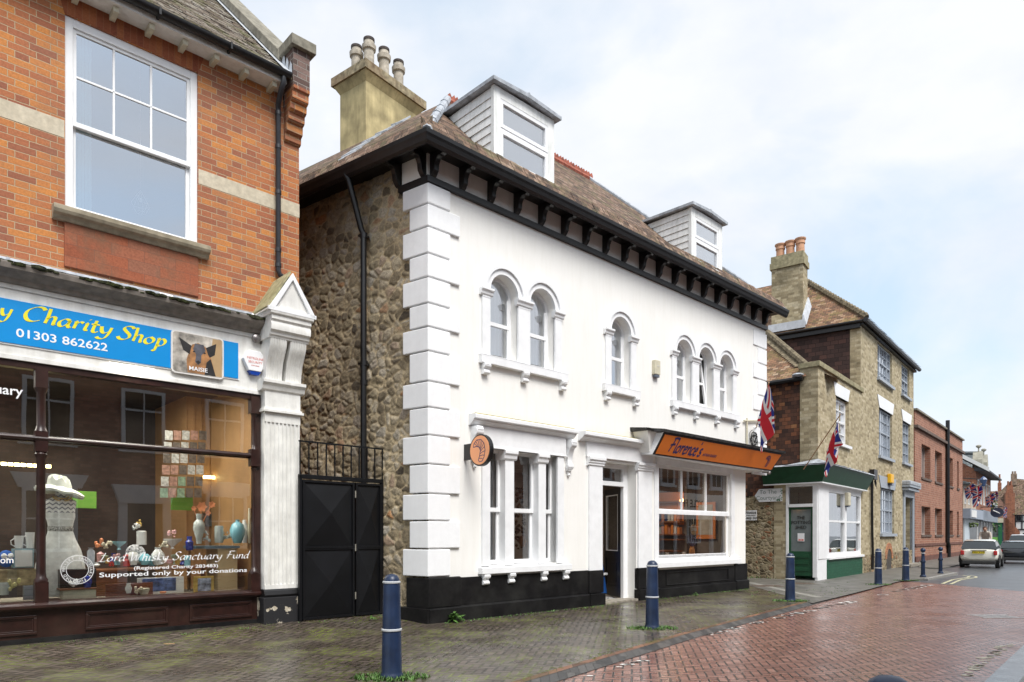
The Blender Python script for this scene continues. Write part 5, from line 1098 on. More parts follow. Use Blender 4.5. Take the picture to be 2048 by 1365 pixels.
def flag(label, pts_of, F, base, group='union flags on the buildings', n=(36, 22), pole=None, size_pole=.015):
    th = Thing('flag', label, 'flag', F, base, group=group); m = MB(); uvs = []
    for i in range(n[0]):
        for j in range(n[1]):
            q = [(a/n[0], b_/n[1]) for a, b_ in ((i, j), (i+1, j), (i+1, j+1), (i, j+1))]; m.quad(*[pts_of(*c) for c in q]); uvs += q
    o = m.build('cloth', FLAGM, th)
    for k, c in enumerate(uvs): o.data.uv_layers[0].data[k].uv = c
    if pole: MB().tube(pole, size_pole, 8).build('pole', plain('flag_pole', (.5, .3, .16), .6, .1, 5, 0), th)
    return th
def drape(top, bot, hang, side, amp, folds):
    """cloth hung along a sloping pole top..bot, falling straight down by hang metres, drawn in sideways"""
    top, bot = Vector(top), Vector(bot)
    def f(s, t):
        p = bot.lerp(top, t); L = hang*(1-.25*t); q = p+Vector((0, 0, -L*s)); w_ = s**.8
        q += Vector(side)*(amp[0]*math.sin(folds*math.pi*t+2*s)*w_*.6+amp[1]*s); q += Vector((0, -1, 0))*amp[2]*math.cos(folds*math.pi*t+1.1+1.5*s)*w_; return q
    return f
q0, q1 = W.at(1537, 768, -1.35), W.at(1514, 842, -.8)
base_ = W.at(1512, 850, 0); mt = MB()
def pil_flag(F, top, bot, hang, w_, label, poleend, lean=0, folds=3.2, amp=.07):
    top, bot = Vector(top), Vector(bot); pt = top-bot
    def f(s, t):                     # t up the pole, s away from it; the fly falls by its weight
        p = bot+pt*(.02+.96*t); drop = w_*s*.93; out = w_*s*.33
        q = p+Vector((out*(.6+.5*t)+lean*s, 0, -drop*(1.0)))
        q += Vector((.35, -1, 0))*amp*math.sin(folds*2*math.pi*t+3*s)*min(1, s*2.2+.12)
        q.x -= .25*s*(1-t)*w_*.3; return q
    return flag(label, f, F, poleend, pole=[poleend, top+(top-bot)*.04])
pil_flag(W, q0, q1, 1, .92, 'large union flag hanging from a slanting pole at the far end of the white house', (base_[0], 0, base_[2]-.1), lean=.12, folds=1.3, amp=.09)
# pipes and wire tangle by the flag
m = MB().tube([W.at(1494, 837, -.05), W.at(1494, 900, -.05)], .025, 8); m.tube([W.at(1488, 842, -.05), W.at(1530, 842, -.05)], .025, 8)
solo(m, 'sign_bracket', 'bare white pipe bracket on the white wall left of the big flag', 'bracket', cream, W, (11.2, -.05, 4.2), smooth=True)
m = MB(); rn = random.Random(4); qc = W.at(1508, 878, -.06)
for k in range(9):
    a0 = rn.random()*6; rr_ = rn.uniform(.1, .2); cx, cz = qc[0]+rn.uniform(-.08, .08), qc[2]+rn.uniform(-.08, .08)
    m.tube([(cx+rr_*math.cos(a0+i*.5), -.06+rn.uniform(-.03, .02), cz+rr_*1.2*math.sin(a0+i*.5)) for i in range(12)], .008, 5)
solo(m, 'cable_coil', 'tangled coil of black cable resting on the end of the orange sign', 'cable', M['black'], W, (qc[0], -.06, qc[2]))
# ---------------------------------------------------------------- bollards
bl = plain('bollard_blue', (.010, .025, .068), .38, .2, 5, .2, .5, dirt=(.035, .05, .085), dirt_amt=.6); ring_w = plain('ring_silver', (.5, .52, .54), .45, .06, 9, .1)
def bollard(x, y, label, k=1, z=0):
    t = Thing('bollard', label, 'bollard', W0, (x, y, z), group='tapered blue bollards along the kerb')
    MB().lathe([(.0, z), (.122*k, z), (.122*k, z+.02), (.112*k, z+.04), (.107*k, z+.06), (.088*k, z+.99*k), (.086*k, z+1.0*k), (.084*k, z+1.015*k), (.078*k, z+1.04*k), (.062*k, z+1.066*k), (.036*k, z+1.082*k), (.001, z+1.088*k)], (x, y, 0), 32).build('post', bl, t, smooth=True)
    for zz, r in ((1.0, .09), (.50, .104)): MB().lathe([(r*k-.006, z+zz*k-.014), (r*k+.004, z+zz*k-.008), (r*k+.004, z+zz*k+.008), (r*k-.006, z+zz*k+.014)], (x, y, 0), 32).build('ring', ring_w, t, smooth=True)
BP = [((780, 1358), 'nearest blue bollard with grass at its foot in front of the stone wall corner'), ((1307, 1258), 'blue bollard in front of the orange bakery window, second from the camera'), ((1584, 1203), 'blue bollard in front of the green shop door'),
      ((1760, 1170), 'blue bollard just past the green shop by the black cable on the yellow brick'), ((1815, 1162), 'blue bollard in front of the grey front door of the yellow brick house')]
bpos = []
for (px, py), l in BP: q = gp_(px, py); bpos.append(q); bollard(q[0], q[1]+.1, l)
r0 = ray(1778, 1352); bollard(r0.x*2.42, 2.42, 'blue bollard top poking into the bottom edge of the picture across the road', 1, -.085)
def slim(x, y, label):
    t = Thing('slim_bollard', label, 'bollard', W0, (x, y, 0), group='slim ball-topped bollards'); P = [(0, 0), (.1, 0), (.1, .05), (.07, .08), (.062, .5), (.08, .52), (.085, .56), (.062, .6), (.05, .82), (.055, .84), (.045, .87)]
    MB().lathe([(a, b_) for a, b_ in P]+[(.001, .88)], (x, y, 0), 20).build('post', bl, t, smooth=True); MB().ball((x, y, .95), .085, 16).build('ball', bl, t, smooth=True); MB().lathe([(.05, .83), (.07, .835), (.07, .855), (.05, .86)], (x, y, 0), 18).build('ring', ring_w, t)
for (px, py), l in (((1846, 1154.5), 'slim ball-topped blue bollard before the red brick building, nearer of the two'), ((1881, 1147.5), 'slim ball-topped blue bollard before the red brick building, farther of the two')): q = gp_(px, py); slim(q[0], q[1], l)
# ---------------------------------------------------------------- plants and moss at the foot of walls
leafm = plain('weed_green', (.09, .2, .035), .6, .3, 12, .2); grassm = plain('moss_green', (.14, .17, .03), .9, .35, 8, .4)
def weed(x, y, z, label, n=26, r=.13, h=.16, big=.055, name='weed', seed=1, group=None):
    rn = random.Random(seed); m = MB()
    for i in range(n):
        a = rn.random()*6.283; rr_ = r*rn.random()**.6; zz = z+h*rn.uniform(.15, 1)*(1-.4*rr_/r); c = Vector((x+rr_*math.cos(a), y+rr_*math.sin(a), zz)); s = big*rn.uniform(.6, 1.25); b2 = a+rn.uniform(-.6, .6)
        d = Vector((math.cos(b2), math.sin(b2), rn.uniform(-.5, .35))); n_2 = Vector((-math.sin(b2), math.cos(b2), rn.uniform(-.3, .3)))
        m.add([c-d*s, c-d*s*.2+n_2*s*.55+Vector((0, 0, s*.12)), c+d*s, c-d*s*.2-n_2*s*.55+Vector((0, 0, s*.12)), c+Vector((0, 0, -.05*s))], [(0, 1, 4), (1, 2, 4), (2, 3, 4), (3, 0, 4)])
        if i % 2 == 0: m.tube([(x, y, z), (x+rr_*.4*math.cos(a), y+rr_*.4*math.sin(a), z+(zz-z)*.7), c-d*s], .003, 4)
    return solo(m, name, label, 'plant', leafm, W0, (x, y, z), group=group)
q = W.w(.42, -.16, 0); weed(q.x, q.y, 0, 'leafy green weed growing at the black foot of the white house corner', 34, .15, .2, .07, seed=3)
for i, (px, py, l) in enumerate(((358, 1258, 'small weed at the foot of the brown shopfront, left one'), (502, 1247, 'small weed beside the flaking pilaster base'), (745, 1240, 'tiny weed in front of the right gate leaf'), (1392, 1193, 'grassy weed at the black foot below the bakery window'))):
    q = gp_(px, py, .07 if px < 800 else 0); weed(q[0], q[1], .07 if px < 800 else 0, l, 14, .06, .1, .03, seed=i+10)
mg = MB(); rn = random.Random(12)
def tufts(cx, cy, rx, ry, n, h=.03, ang=0, z=0):
    for _ in range(n):
        a = rn.random()*6.283; r_ = rn.random()**.7; dx, dy = rx*r_*math.cos(a), ry*r_*math.sin(a); x = cx+dx*math.cos(ang)-dy*math.sin(ang); y = cy+dx*math.sin(ang)+dy*math.cos(ang)
        for _k in range(3):
            b2 = rn.random()*6.283; l = h*rn.uniform(.4, 1.3); w_ = rn.uniform(.004, .012)
            mg.add([(x-w_*math.sin(b2), y+w_*math.cos(b2), z), (x+w_*math.sin(b2), y-w_*math.cos(b2), z), (x+l*.7*math.cos(b2), y+l*.7*math.sin(b2), z+l)], [(0, 1, 2)])
for (x, y), n in zip(bpos, (380, 260, 320, 200, 120)): tufts(x, y+.05, .42, .22, n, .035)
for u in [i*.13 for i in range(2, 84)]:
    if 4.6 < u < 5.9: continue
    q = W.w(u, -.16-rn.random()*.08); tufts(q.x, q.y, .08, .05, rn.randint(2, 9), .02)
for k in range(70): q = W.w(-9+rn.random()*8.8, .9+rn.random()*.35); tufts(q.x, q.y, .1, .06, rn.randint(2, 8), .018, z=.075)
for k in range(120): q = gp_(rn.uniform(1480, 1640), rn.uniform(1146, 1158)); tufts(q[0], q[1], .2, .12, 6, .06)
for k in range(50): q = gp_(rn.uniform(1490, 1700), rn.uniform(1160, 1195)); tufts(q[0], q[1], .15, .05, 5, .02)
mo = mg.build('grass_tufts', leafm, None); mo['kind'] = 'stuff'; tag(mo, 'low grass and moss along the wall feet and round the bollards', 'grass')
ms_ = MB(); rn = random.Random(8)
for k in range(420):
    t = rn.random(); Lk = off_line(K, .26+abs(rn.gauss(0, .25))*.5); i = rn.choice([1, 2, 3, 4]); q = Vector(Lk[i]).lerp(Vector(Lk[i+1]), t); blob(q.x, q.y, rn.uniform(.008, .03), ms_, .003, .7)
mo = ms_.build('moss_patches', grassm, None); tag(mo, 'yellow green moss specks in the brick joints beside the kerb', 'moss', kind='stuff')
lt_ = MB(); 
for px, py, a in ((220, 1292, .3), (334, 1290, 0), (30, 1306, .8)): q = gp_(px, py, .04); lt_.hexa([(q[0]-.04, q[1]-.01, .05), (q[0]+.1, q[1]+.02*a, .05), (q[0]+.1, q[1]+.012+.02*a, .05), (q[0]-.04, q[1], .05)], [(q[0]-.04, q[1]-.01, .056), (q[0]+.1, q[1]+.02*a, .056), (q[0]+.1, q[1]+.012+.02*a, .056), (q[0]-.04, q[1], .056)])
for o_9, l_9 in ((lt_, 'three thin wooden splinters lying on the paving before the brown shopfront'),): solo(o_9, 'litter', l_9, 'litter', plain('splinter', (.5, .3, .14), .7), W0, (q[0], q[1], .05), group=None)['kind'] = 'stuff'
# ---------------------------------------------------------------- terrace across the road (seen in the glass)
op = Thing('brick_terrace', 'dark red brick terrace across the road, seen mirrored in the shop windows', 'building', W, (0, -12.2, 0))
ob = brick('dark_terrace_brick', [(.1, (.16, .075, .06)), (.6, (.27, .13, .1)), (.9, (.34, .17, .13))], (.12, .1, .09))
gw = plain('grey_woodwork', (.55, .59, .63), .5, .04, 4, 0)
m = MB().box(-16, 62, -20, -12.2, 0, 7.6); m.build('wall', ob, op)
for k in range(28):
    u = -14+k*2.6
    f = MB(); frame4(f, u, u+1.3, 4.3, 6.2, -12.2, -12.1, .1); f.box(u+.63, u+.67, -12.19, -12.14, 4.4, 6.1); f.box(u+.1, u+1.2, -12.19, -12.14, 5.5, 5.56); f.box(u-.1, u+1.4, -12.2, -12.05, 4.18, 4.3); w_ = f.build('window', gw, op)
    MB().box(u+.1, u+1.2, -12.2, -12.17, 4.4, 6.1).build('pane', plain('dark_pane', (.02, .022, .025), .12, .1, 2, 0), w_)
    f = MB()
    if k % 2: 
        f.box(u-.1, u+.15, -12.2, -12.05, 0, 2.5); f.box(u+1.2, u+1.45, -12.2, -12.05, 0, 2.5); f.prism([(u-.1, 2.5), (u+1.45, 2.5), (u+1.65, 3.1), (u-.3, 3.1)], -12.2, -12.0, 'y'); f.build('door_surround', gw, op); MB().box(u+.15, u+1.2, -12.19, -12.14, 0, 2.5).build('door', plain('dark_door', (.02, .02, .022), .3), op)
    else:
        frame4(f, u, u+1.4, 1.0, 2.9, -12.2, -12.08, .1); f.box(u+.45, u+.49, -12.19, -12.14, 1.1, 2.8); f.box(u+.9, u+.94, -12.19, -12.14, 1.1, 2.8); f.box(u+.1, u+1.3, -12.19, -12.14, 1.95, 2.0); f.prism([(u-.1, 2.9), (u+1.5, 2.9), (u+1.7, 3.35), (u-.3, 3.35)], -12.2, -12.1, 'y'); w_ = f.build('window', gw, op)
        MB().box(u+.1, u+1.3, -12.2, -12.17, 1.1, 2.8).build('pane', MATS['dark_pane'], w_)
MB().box(-16, 62, -20.3, -11.9, 7.6, 7.8).build('eave', plain('dark_eave', (.05, .05, .05), .6), op)
MB().add([(-16, -11.9, 7.8), (62, -11.9, 7.8), (62, -16, 10.6), (-16, -16, 10.6), (-16, -20.3, 7.8), (62, -20.3, 7.8)], [(0, 1, 2, 3), (3, 2, 5, 4), (0, 3, 4), (1, 5, 2)]).build('roof', M['roof_brown'], op)
MB().box(23.5, 33, -12.2, -11.95, 2.4, 3.9).build('white_fascia', M['white'], op)
cyc = text('CYCLE FIT', .6, W, (0, 0, 0), M['black'], None, 0, .01, 'CENTER', .001)
for v in cyc.data.vertices: v.co = Vector((28-v.co.x, -11.93-v.co.y, 3.1+v.co.z))
under(cyc, op)
asn = Thing('studio_sign', 'small black sign reading ASHE on the terrace, mirrored in the charity shop glass', 'sign', W, (-8.2, -12.15, 3.7))
MB().box(-8.9, -7.8, -12.19, -12.12, 3.55, 3.95).build('board', M['black'], asn)
mt_ = text('ASHE', .22, W, (0, 0, 0), wt, None, 0, .01, 'CENTER', .001)
for v in mt_.data.vertices: v.co = Vector((-8.35-v.co.x, -12.11-v.co.y, 3.7+v.co.z))
under(mt_, asn)
# ---------------------------------------------------------------- green corner shop and tall yellow brick house
PF = Frame(9.9795, 22.258, vp=2190)
LF = Frame(PF.o.x, PF.o.y, ang=math.atan2(-.692, .722))
yb_cols = [(.08, (.26, .21, .13)), (.35, (.41, .34, .21)), (.6, (.51, .43, .28)), (.85, (.6, .52, .36)), (.97, (.3, .26, .19))]
ybrick = brick('yellow_stock_brick', yb_cols, (.42, .36, .24), .46, .3, .1, .012, grime=(.26, .22, .15), grime_amt=.3, bump=.5)
ybrick2 = brick('dirty_yellow_brick', yb_cols, (.34, .29, .19), .46, .3, .1, .012, grime=(.1, .085, .05), grime_amt=.7, bump=.5)
tileh = brick('hung_tiles_mixed', [(.12, (.05, .028, .022)), (.4, (.11, .052, .035)), (.62, (.17, .075, .045)), (.8, (.32, .12, .055)), (.95, (.4, .22, .1))], (.03, .02, .016), .2, None, .13, .01, grime=(.05, .035, .03), grime_amt=.5, bump=1)
tiled = brick('hung_tiles_dark', [(.1, (.035, .022, .02)), (.6, (.065, .038, .033)), (.88, (.1, .05, .04)), (.93, (.33, .12, .06))], (.018, .012, .011), .28, None, .17, .012, bump=1)
mroof = tiles('mossy_red_tiles', [(.12, (.1, .06, .04)), (.4, (.2, .11, .065)), (.7, (.3, .16, .09)), (.95, (.42, .32, .22))], .2, .12, moss=(.19, .17, .05), moss_amt=.4, bump=1)
green = plain('shop_green', (.012, .075, .033), .4, .1, 4, .15); ggreen = brick('green_painted_brick', [(.1, (.015, .085, .045)), (.9, (.022, .11, .06))], (.012, .07, .037), .46, .3, .1, .01, bump=.8, rough=.55)
greyp = plain('grey_blue_paint', (.36, .40, .45), .5, .04, 5, .1)
def LW(p): return tuple(PF.loc(LF.w(*p)))
gs = Thing('green_shop', 'small yellow brick corner shop with dark green fascia, glazed door and hung-tile side wall', 'shop', PF, (0, 0, 0))
m = MB().wall(0, 5.5, 3.2, 7.0, 0, [(2.03, 3.67, 4.73, 6.36, False, .2)], .2); m.wall(5.35, 5.5, 0, 3.2, 0); m.build('wall', ybrick, gs)
MB().quad(LW((-.58, 0, 3.2)), (0, 0, 3.2), (0, 0, 7.0), LW((-.58, 0, 7.0))).build('corner_pier', ybrick2, gs)
m = MB(); a = LW((-.62, 0, 0)); m.quad(LW((-5, .03, 3.1)), LW((-.58, .03, 3.1)), LW((-.58, .03, 6.75)), LW((-5, .03, 6.75))); m.build('tile_hanging', tileh, gs)
c = MB(); q = [(-.05, -.07), (5.55, -.07), (5.55, .3), (.1, .3)]; c.prism(q, 7.0, 7.17, 'z'); q = [LW((-.62, -.06, 0))[:2], (-.06, -.07), (.3, .2), LW((-.62, .3, 0))[:2]]; c.prism(q, 7.0, 7.17, 'z'); c.build('coping', plain('mossy_stone', (.36, .32, .2), .9, .2, 8, .5, .3, dirt=(.14, .13, .07), dirt_amt=.6), gs, bevel=.01)
m = MB(); m.quad((0.2, .3, 6.0), (5.5, .3, 6.0), (5.5, .3, 7.0), (.2, .3, 7.0)); m.build('parapet_back', ybrick2, gs)
MB().prism([(1.73, 6.8), (3.78, 6.8), (3.55, 6.36), (1.93, 6.36)], -.015, .1, 'y').build('lintel', wt, gs)
def win(par, a, b_, c, d, mat, y=.1, t=.09, bars=(), hb=(), mid=None, sill=.1, glassm=None, net=True, sillm=None):
    f = MB(); frame4(f, a, b_, c, d, y, y+.08, t)
    for x in bars: f.box(a+(b_-a)*x-.02, a+(b_-a)*x+.02, y+.01, y+.06, c+t, d-t)
    for z in hb: f.box(a+t, b_-t, y+.01, y+.055, c+(d-c)*z-.018, c+(d-c)*z+.018)
    if mid: f.box(a+t, b_-t, y-.01, y+.08, c+(d-c)*mid-.035, c+(d-c)*mid+.035)
    w_ = f.build('window', mat, par); MB().quad((a+t, y+.07, c+t), (b_-t, y+.07, c+t), (b_-t, y+.07, d-t), (a+t, y+.07, d-t)).build('pane', glassm or M['glass_up'], w_)
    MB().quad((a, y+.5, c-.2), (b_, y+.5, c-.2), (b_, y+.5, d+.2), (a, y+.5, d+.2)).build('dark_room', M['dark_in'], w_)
    if sill: MB().box(a-.12, b_+.12, -.09, y, c-.1, c).build('sill', sillm or mat, w_)
    if net: curtain(a+t, a+t+(b_-a)*.35, c, d, y+.16).build('curtain', M['net'], w_)
    return w_
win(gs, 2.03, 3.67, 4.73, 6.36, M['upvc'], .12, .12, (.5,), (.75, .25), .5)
# lower side wall: stone, door in frame
lw = MB(); lw.quad(LW((-5, 0, -.1)), LW((-1.12, 0, -.1)), LW((-1.12, 0, 3.1)), LW((-5, 0, 3.1))); lw.build('side_wall', rubble('pale_rubble', [(.1, (.1, .08, .05)), (.4, (.32, .26, .16)), (.75, (.46, .4, .29)), (.96, (.3, .14, .07))], (.4, .33, .21), 6), gs)
MB().quad(LW((-1.45, -.012, 0)), LW((-1.0, -.012, 0)), LW((-1.0, -.012, 3.2)), LW((-1.45, -.012, 3.2))).build('brick_jamb', ybrick, gs)
MB().quad(LW((-5, -.012, 2.85)), LW((-1.45, -.012, 2.85)), LW((-1.45, -.012, 3.25)), LW((-5, -.012, 3.25))).build('brick_course', tileh, gs)
MB().quad(LW((-5, -.012, 1.3)), LW((-2.45, -.012, 1.3)), LW((-2.6, -.012, 1.75)), LW((-5, -.012, 1.75))).build('brick_patch', redbrick, gs)
def LB(m, x0, x1, y0, y1, z0, z1):
    q = [LW((x0, y0, 0)), LW((x1, y0, 0)), LW((x1, y1, 0)), LW((x0, y1, 0))]; return m.hexa([(a[0], a[1], z0) for a in q], [(a[0], a[1], z1) for a in q])
f = MB(); LB(f, -1.04, -.96, -.03, .1, .1, 3.2); LB(f, -.16, -.02, -.03, .1, .1, 3.2); LB(f, -.96, -.16, -.03, .1, 3.1, 3.2); LB(f, -.96, -.16, -.04, .1, 2.42, 2.52)
f.box(.0, 1.06, -.02, .1, .7, 3.22); f.box(.0, 1.06, .0, .1, 0, .7); fo = f.build('door_frame', M['gloss_white'], gs, bevel=.005)
MB().quad(LW((-.96, .05, 2.52)), LW((-.16, .05, 2.52)), LW((-.16, .05, 3.1)), LW((-.96, .05, 3.1))).build('fanlight', M['glass'], fo)
d_ = MB(); LB(d_, -.96, -.89, .02, .07, .14, 2.42); LB(d_, -.23, -.16, .02, .07, .14, 2.42); LB(d_, -.89, -.23, .02, .07, 2.34, 2.42); LB(d_, -.89, -.23, .02, .07, .14, .95)
for z in (.3, .52, .74): LB(d_, -.82, -.3, .0, .02, z, z+.12)
dd = d_.build('door', green, gs, bevel=.004); gd = MB(); LB(gd, -.89, -.23, .04, .05, .95, 2.34); gd.build('door_pane', plain('frosted_grey_glass', (.17, .2, .2), .15, .1, 2, 0), dd)
MB().box(0, 0, 0, 0, 0, 0)
def Ltext(s, x, z, size, mat, par, y=.03, **k):
    o = text(s, size, PF, (0, 0, 0), mat, None, **k); 
    for v in o.data.vertices: v.co = Vector(LW((x+v.co.x, y+v.co.y, z+v.co.z)))
    return under(o, par)
dk = plain('dark_lettering', (.03, .03, .03), .5, .02, 3, 0)
sp_ = Thing('door_lettering', 'dark hand lettering The Potting Shed on the grey glass of the green door', 'lettering', PF, (0, 0, 1.8))
for i, (s, z) in enumerate((('THE', 2.02), ('POTTING', 1.86), ('SHED', 1.70))): Ltext(s, -.56, z, .15, dk, sp_, bold=.012)
nb = MB(); LB(nb, -.67, -.45, .025, .038, 1.28, 1.55); nt_ = nb.build('notice', wt, sp_); 
pk2 = MB(); LB(pk2, -.64, -.56, .02, .026, 1.3, 1.36); LB(pk2, -.54, -.47, .02, .026, 1.3, 1.36); pk2.build('notice_mark', pk, sp_)
# bay window
MB().box(1.03, 5.5, -.03, .06, -.05, .66).build('base', ggreen, gs, bevel=.008)
rb = MB(); rb.hexa([(1.03, -.03, -.05), (1.03, 1, -.05), (.95, 1, -.05), (.95, -.03, -.05)], [(1.03, -.03, .66), (1.03, 1, .66), (.95, 1, .66), (.95, -.03, .66)]); rb.build('base_return', ggreen, gs)
f = MB().box(1.0, 5.5, -.1, .05, .66, .74); f.box(1.0, 5.4, -.02, .06, 3.1, 3.22); f.build('window_surround', M['gloss_white'], gs, bevel=.005)
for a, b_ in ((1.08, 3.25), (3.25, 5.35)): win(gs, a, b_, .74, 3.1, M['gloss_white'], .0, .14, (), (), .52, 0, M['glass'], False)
cu_ = MB()
for a, b_ in ((1.2, 3.1), (3.4, 5.2)): curtain(a, b_, .8, 3.05, .22, 9, .03).build('vertical_blind', plain('pale_green_blind', (.5, .55, .5), .8, .1, 3, 0), gs)
# fascia
fa = Thing('green_fascia', 'blank dark green sloping fascia box wrapped round the corner over the green shop', 'shop fascia', PF, (0, -.2, 3.2))
m = MB(); 
def FC2(yo): return [LW((-1.75, -yo, 0)), ((-yo*.9), -yo), (5.5+yo*.35, -yo), (5.5+yo*.35, .0), (0, 0), LW((-1.75, 0, 0))]
lo, hi = FC2(.16), FC2(.42); z0, z1 = 3.2, 3.76
m.add([(q[0], q[1], z0) for q in lo]+[(q[0], q[1], z1) for q in hi], [(5, 4, 3, 2, 1, 0), (6, 7, 8, 9, 10, 11)]+[(i, (i+1) % 6, (i+1) % 6+6, i+6) for i in range(6)]); m.build('board', green, fa)
m = MB(); lo = FC2(.46); m.add([(q[0], q[1], 3.76) for q in lo]+[(q[0], q[1], 3.81) for q in FC2(.40)], [(5, 4, 3, 2, 1, 0), (6, 7, 8, 9, 10, 11)]+[(i, (i+1) % 6, (i+1) % 6+6, i+6) for i in range(6)])
rn = random.Random(6); m.add([(0, 0, 3.98), (-.42, -.45, 3.8), (2.2, -.44, 3.8), (2.3, 0, 3.86), LW((-.9, -.42, 3.8)), LW((-.9, 0, 3.84))], [(0, 1, 2, 3), (0, 5, 4, 1)])
for k in range(40): m.ball((rn.uniform(0, 5.6), -.42+rn.uniform(0, .1), 3.81), rn.uniform(.02, .05), 5, 1.6, 1, .6)
m.build('lead_top', M['lead'], fa)
m = MB(); lo = FC2(.2); m.add([(q[0], q[1], 3.18) for q in FC2(.19)]+[(q[0], q[1], 3.215) for q in FC2(.19)], [(5, 4, 3, 2, 1, 0), (6, 7, 8, 9, 10, 11)]+[(i, (i+1) % 6, (i+1) % 6+6, i+6) for i in range(6)]); m.build('lower_trim', M['gloss_white'], fa)
# signs on the side wall
def on_L(px, py, y=0): return LF.at(px, py, y)
cy_ = Thing('courtyard_sign', 'white arrow board reading To The Courtyard on the rubble wall beside the green door', 'sign', PF, (0, 0, 2.4))
a, b_ = on_L(1511, 990), on_L(1565, 990); t_, b2 = on_L(1565, 977)[2], on_L(1565, 1003)[2]; dx = b_[0]-a[0]; mz = (t_+b2)/2
m = MB(); P = [(a[0], mz), (a[0]+dx*.16, b2), (b_[0], b2), (b_[0], t_), (a[0]+dx*.16, t_)]
m.add([LW((x, -.06, z)) for x, z in P]+[LW((x, -.01, z)) for x, z in P], [(0, 1, 2, 3, 4), (9, 8, 7, 6, 5)]+[(i, (i+1) % 5, (i+1) % 5+5, i+5) for i in range(5)]); m.build('board', wt, cy_)
gt_ = plain('grey_green_lettering', (.3, .36, .34), .6, .02, 3, 0); 
Ltext('To The', a[0]+dx*.5, mz+.05, .2, gt_, cy_, -.065); Ltext('Courtyard', a[0]+dx*.5, mz-.15, .2, gt_, cy_, -.065)
m = MB(); rn = random.Random(3)
for k in range(40): x = b_[0]-rn.random()**2*.2; z = rn.uniform(b2+.02, t_-.02) if x > b_[0]-.06 else b2+rn.random()*.06; m.add([LW((x, -.067, z)), LW((x+.03, -.067, z+.01)), LW((x+.01, -.067, z+.04))], [(0, 1, 2)])
m.build('leaf_border', plain('ivy_green', (.05, .2, .09), .6, .1, 3, 0), cy_)
no_ = Thing('notice_sign', 'small white notice reading Notice, Keep out at the edge of the white house', 'sign', PF, (0, 0, 2))
a, b_ = on_L(1488, 1030), on_L(1514, 1030); t_, b2 = on_L(1514, 1021)[2], on_L(1514, 1041)[2]; m = MB(); LB(m, a[0], b_[0], -.05, -.01, b2, t_); m.build('board', wt, no_)
mx = a[0]+(b_[0]-a[0])*.58; Ltext('Notice', mx, t_-.12, .14, dk, no_, -.055, bold=.01); Ltext('Private property', mx, t_-.19, .05, dk, no_, -.055); Ltext('Keep out', mx, b2+.05, .13, dk, no_, -.055, bold=.01)
# gutter and roof of the corner shop
m = MB(); m.tube([LW((-5, -.1, 6.66)), LW((-.45, -.1, 6.66))], .085, 8); m.build('gutter', M['black'], gs, smooth=True)
def isect(px, py, A, B, D, F):
    A, B, D = (F.w(*q) for q in (A, B, D)); n = (B-A).cross(D-A); o = Vector((0, 0, EYE)); r = ray(px, py); return F.loc(o+r*((A-o).dot(n)/r.dot(n)))
e0_, e1_ = (-5, -.1, 6.72), (-.35, -.1, 6.72); up = (-5, 2.9, 9.72)
tp = isect(1534, 668, e0_, e1_, up, LF); rt = isect(1613, 733, e0_, e1_, up, LF)
m = MB(); P = [e0_, e1_, tuple(rt), tuple(tp), (-6.5, tp[1], tp[2])]; m.add([LW(p) for p in P], [(0, 1, 2, 3, 4)])
bk_ = [(0.3, .9, 6.7), (-1, 5, 7.2), (-6, 6, 7.2)]; m.add([LW(p) for p in (tuple(rt), bk_[0], bk_[1], tuple(tp))], [(0, 1, 2, 3)]); m.add([LW(p) for p in (tuple(tp), bk_[1], bk_[2], (-6.5, tp[1], tp[2]))], [(0, 1, 2, 3)])
rf2 = m.build('roof', mroof, gs)
m = MB().tube([LW(tuple(Vector(rt)+Vector((.0, 0, .02)))), LW(tuple(Vector(tp)+Vector((0, 0, .06))))], .12, 8)
for k in range(28): p = Vector(rt).lerp(Vector(tp), k/28)+Vector((-.12, 0, .0)); m.add([LW(tuple(p)), LW(tuple(p+Vector((-.3, -.02, .06)))), LW(tuple(p+Vector((-.28, .1, .14)))), LW(tuple(p+Vector((0, .08, .1))))], [(0, 1, 2, 3)])
m.build('hip', plain('mossy_hip', (.2, .165, .11), .95, .3, 9, .7, .2), gs)
MB().ball(LW((-.62, -.05, 6.78)), .2, 8, 1.4, 1, .4).build('lead_saddle', M['lead'], gs)
# ---- tall house
th_ = Thing('tall_house', 'tall yellow brick house with grey sash windows, dark hung tiles and a big chimney', 'house', PF, (6, 0, 0))
U0, U1, ZT = 5.42, 15.53, 9.62
tops = [(8.1, 10.77, 8.07, 9.55), (12.74, 14.5, 8.1, 9.56)]; mids = [(8.35, 10.77, 4.84, 6.85), (12.96, 14.7, 4.92, 6.88)]; gfw = (8.6, 11.2, 1.55, 3.5); dr = (13.25, 15.1, .1, 3.5)
m = MB().wall(U0, U1, 0, ZT, .02, [(*t, False, .14) for t in tops+mids+[gfw]]+[(*dr, False, .35)], .14)
m.quad((U1, .02, 0), (U1, 6, 0), (U1, 6, ZT), (U1, .02, ZT)); m.build('wall', ybrick, th_)
L2 = Frame(*PF.w(U0, .02)[:2], ang=math.atan2(-.592, .806))
def L2W(p): return tuple(PF.loc(L2.w(*p)))
XP = L2.at(1700, 700, 0)[0]
MB().quad(L2W((XP, 0, 0)), L2W((0, 0, 0)), L2W((0, 0, ZT)), L2W((XP, 0, ZT))).build('corner_pier', ybrick2, th_)
MB().quad(L2W((-8, .0, 0)), L2W((XP, .0, 0)), L2W((XP, .0, ZT)), L2W((-8, .0, ZT))).build('tile_hanging', tiled, th_, label='dark brown hung tiles')
m = MB(); rn = random.Random(5)
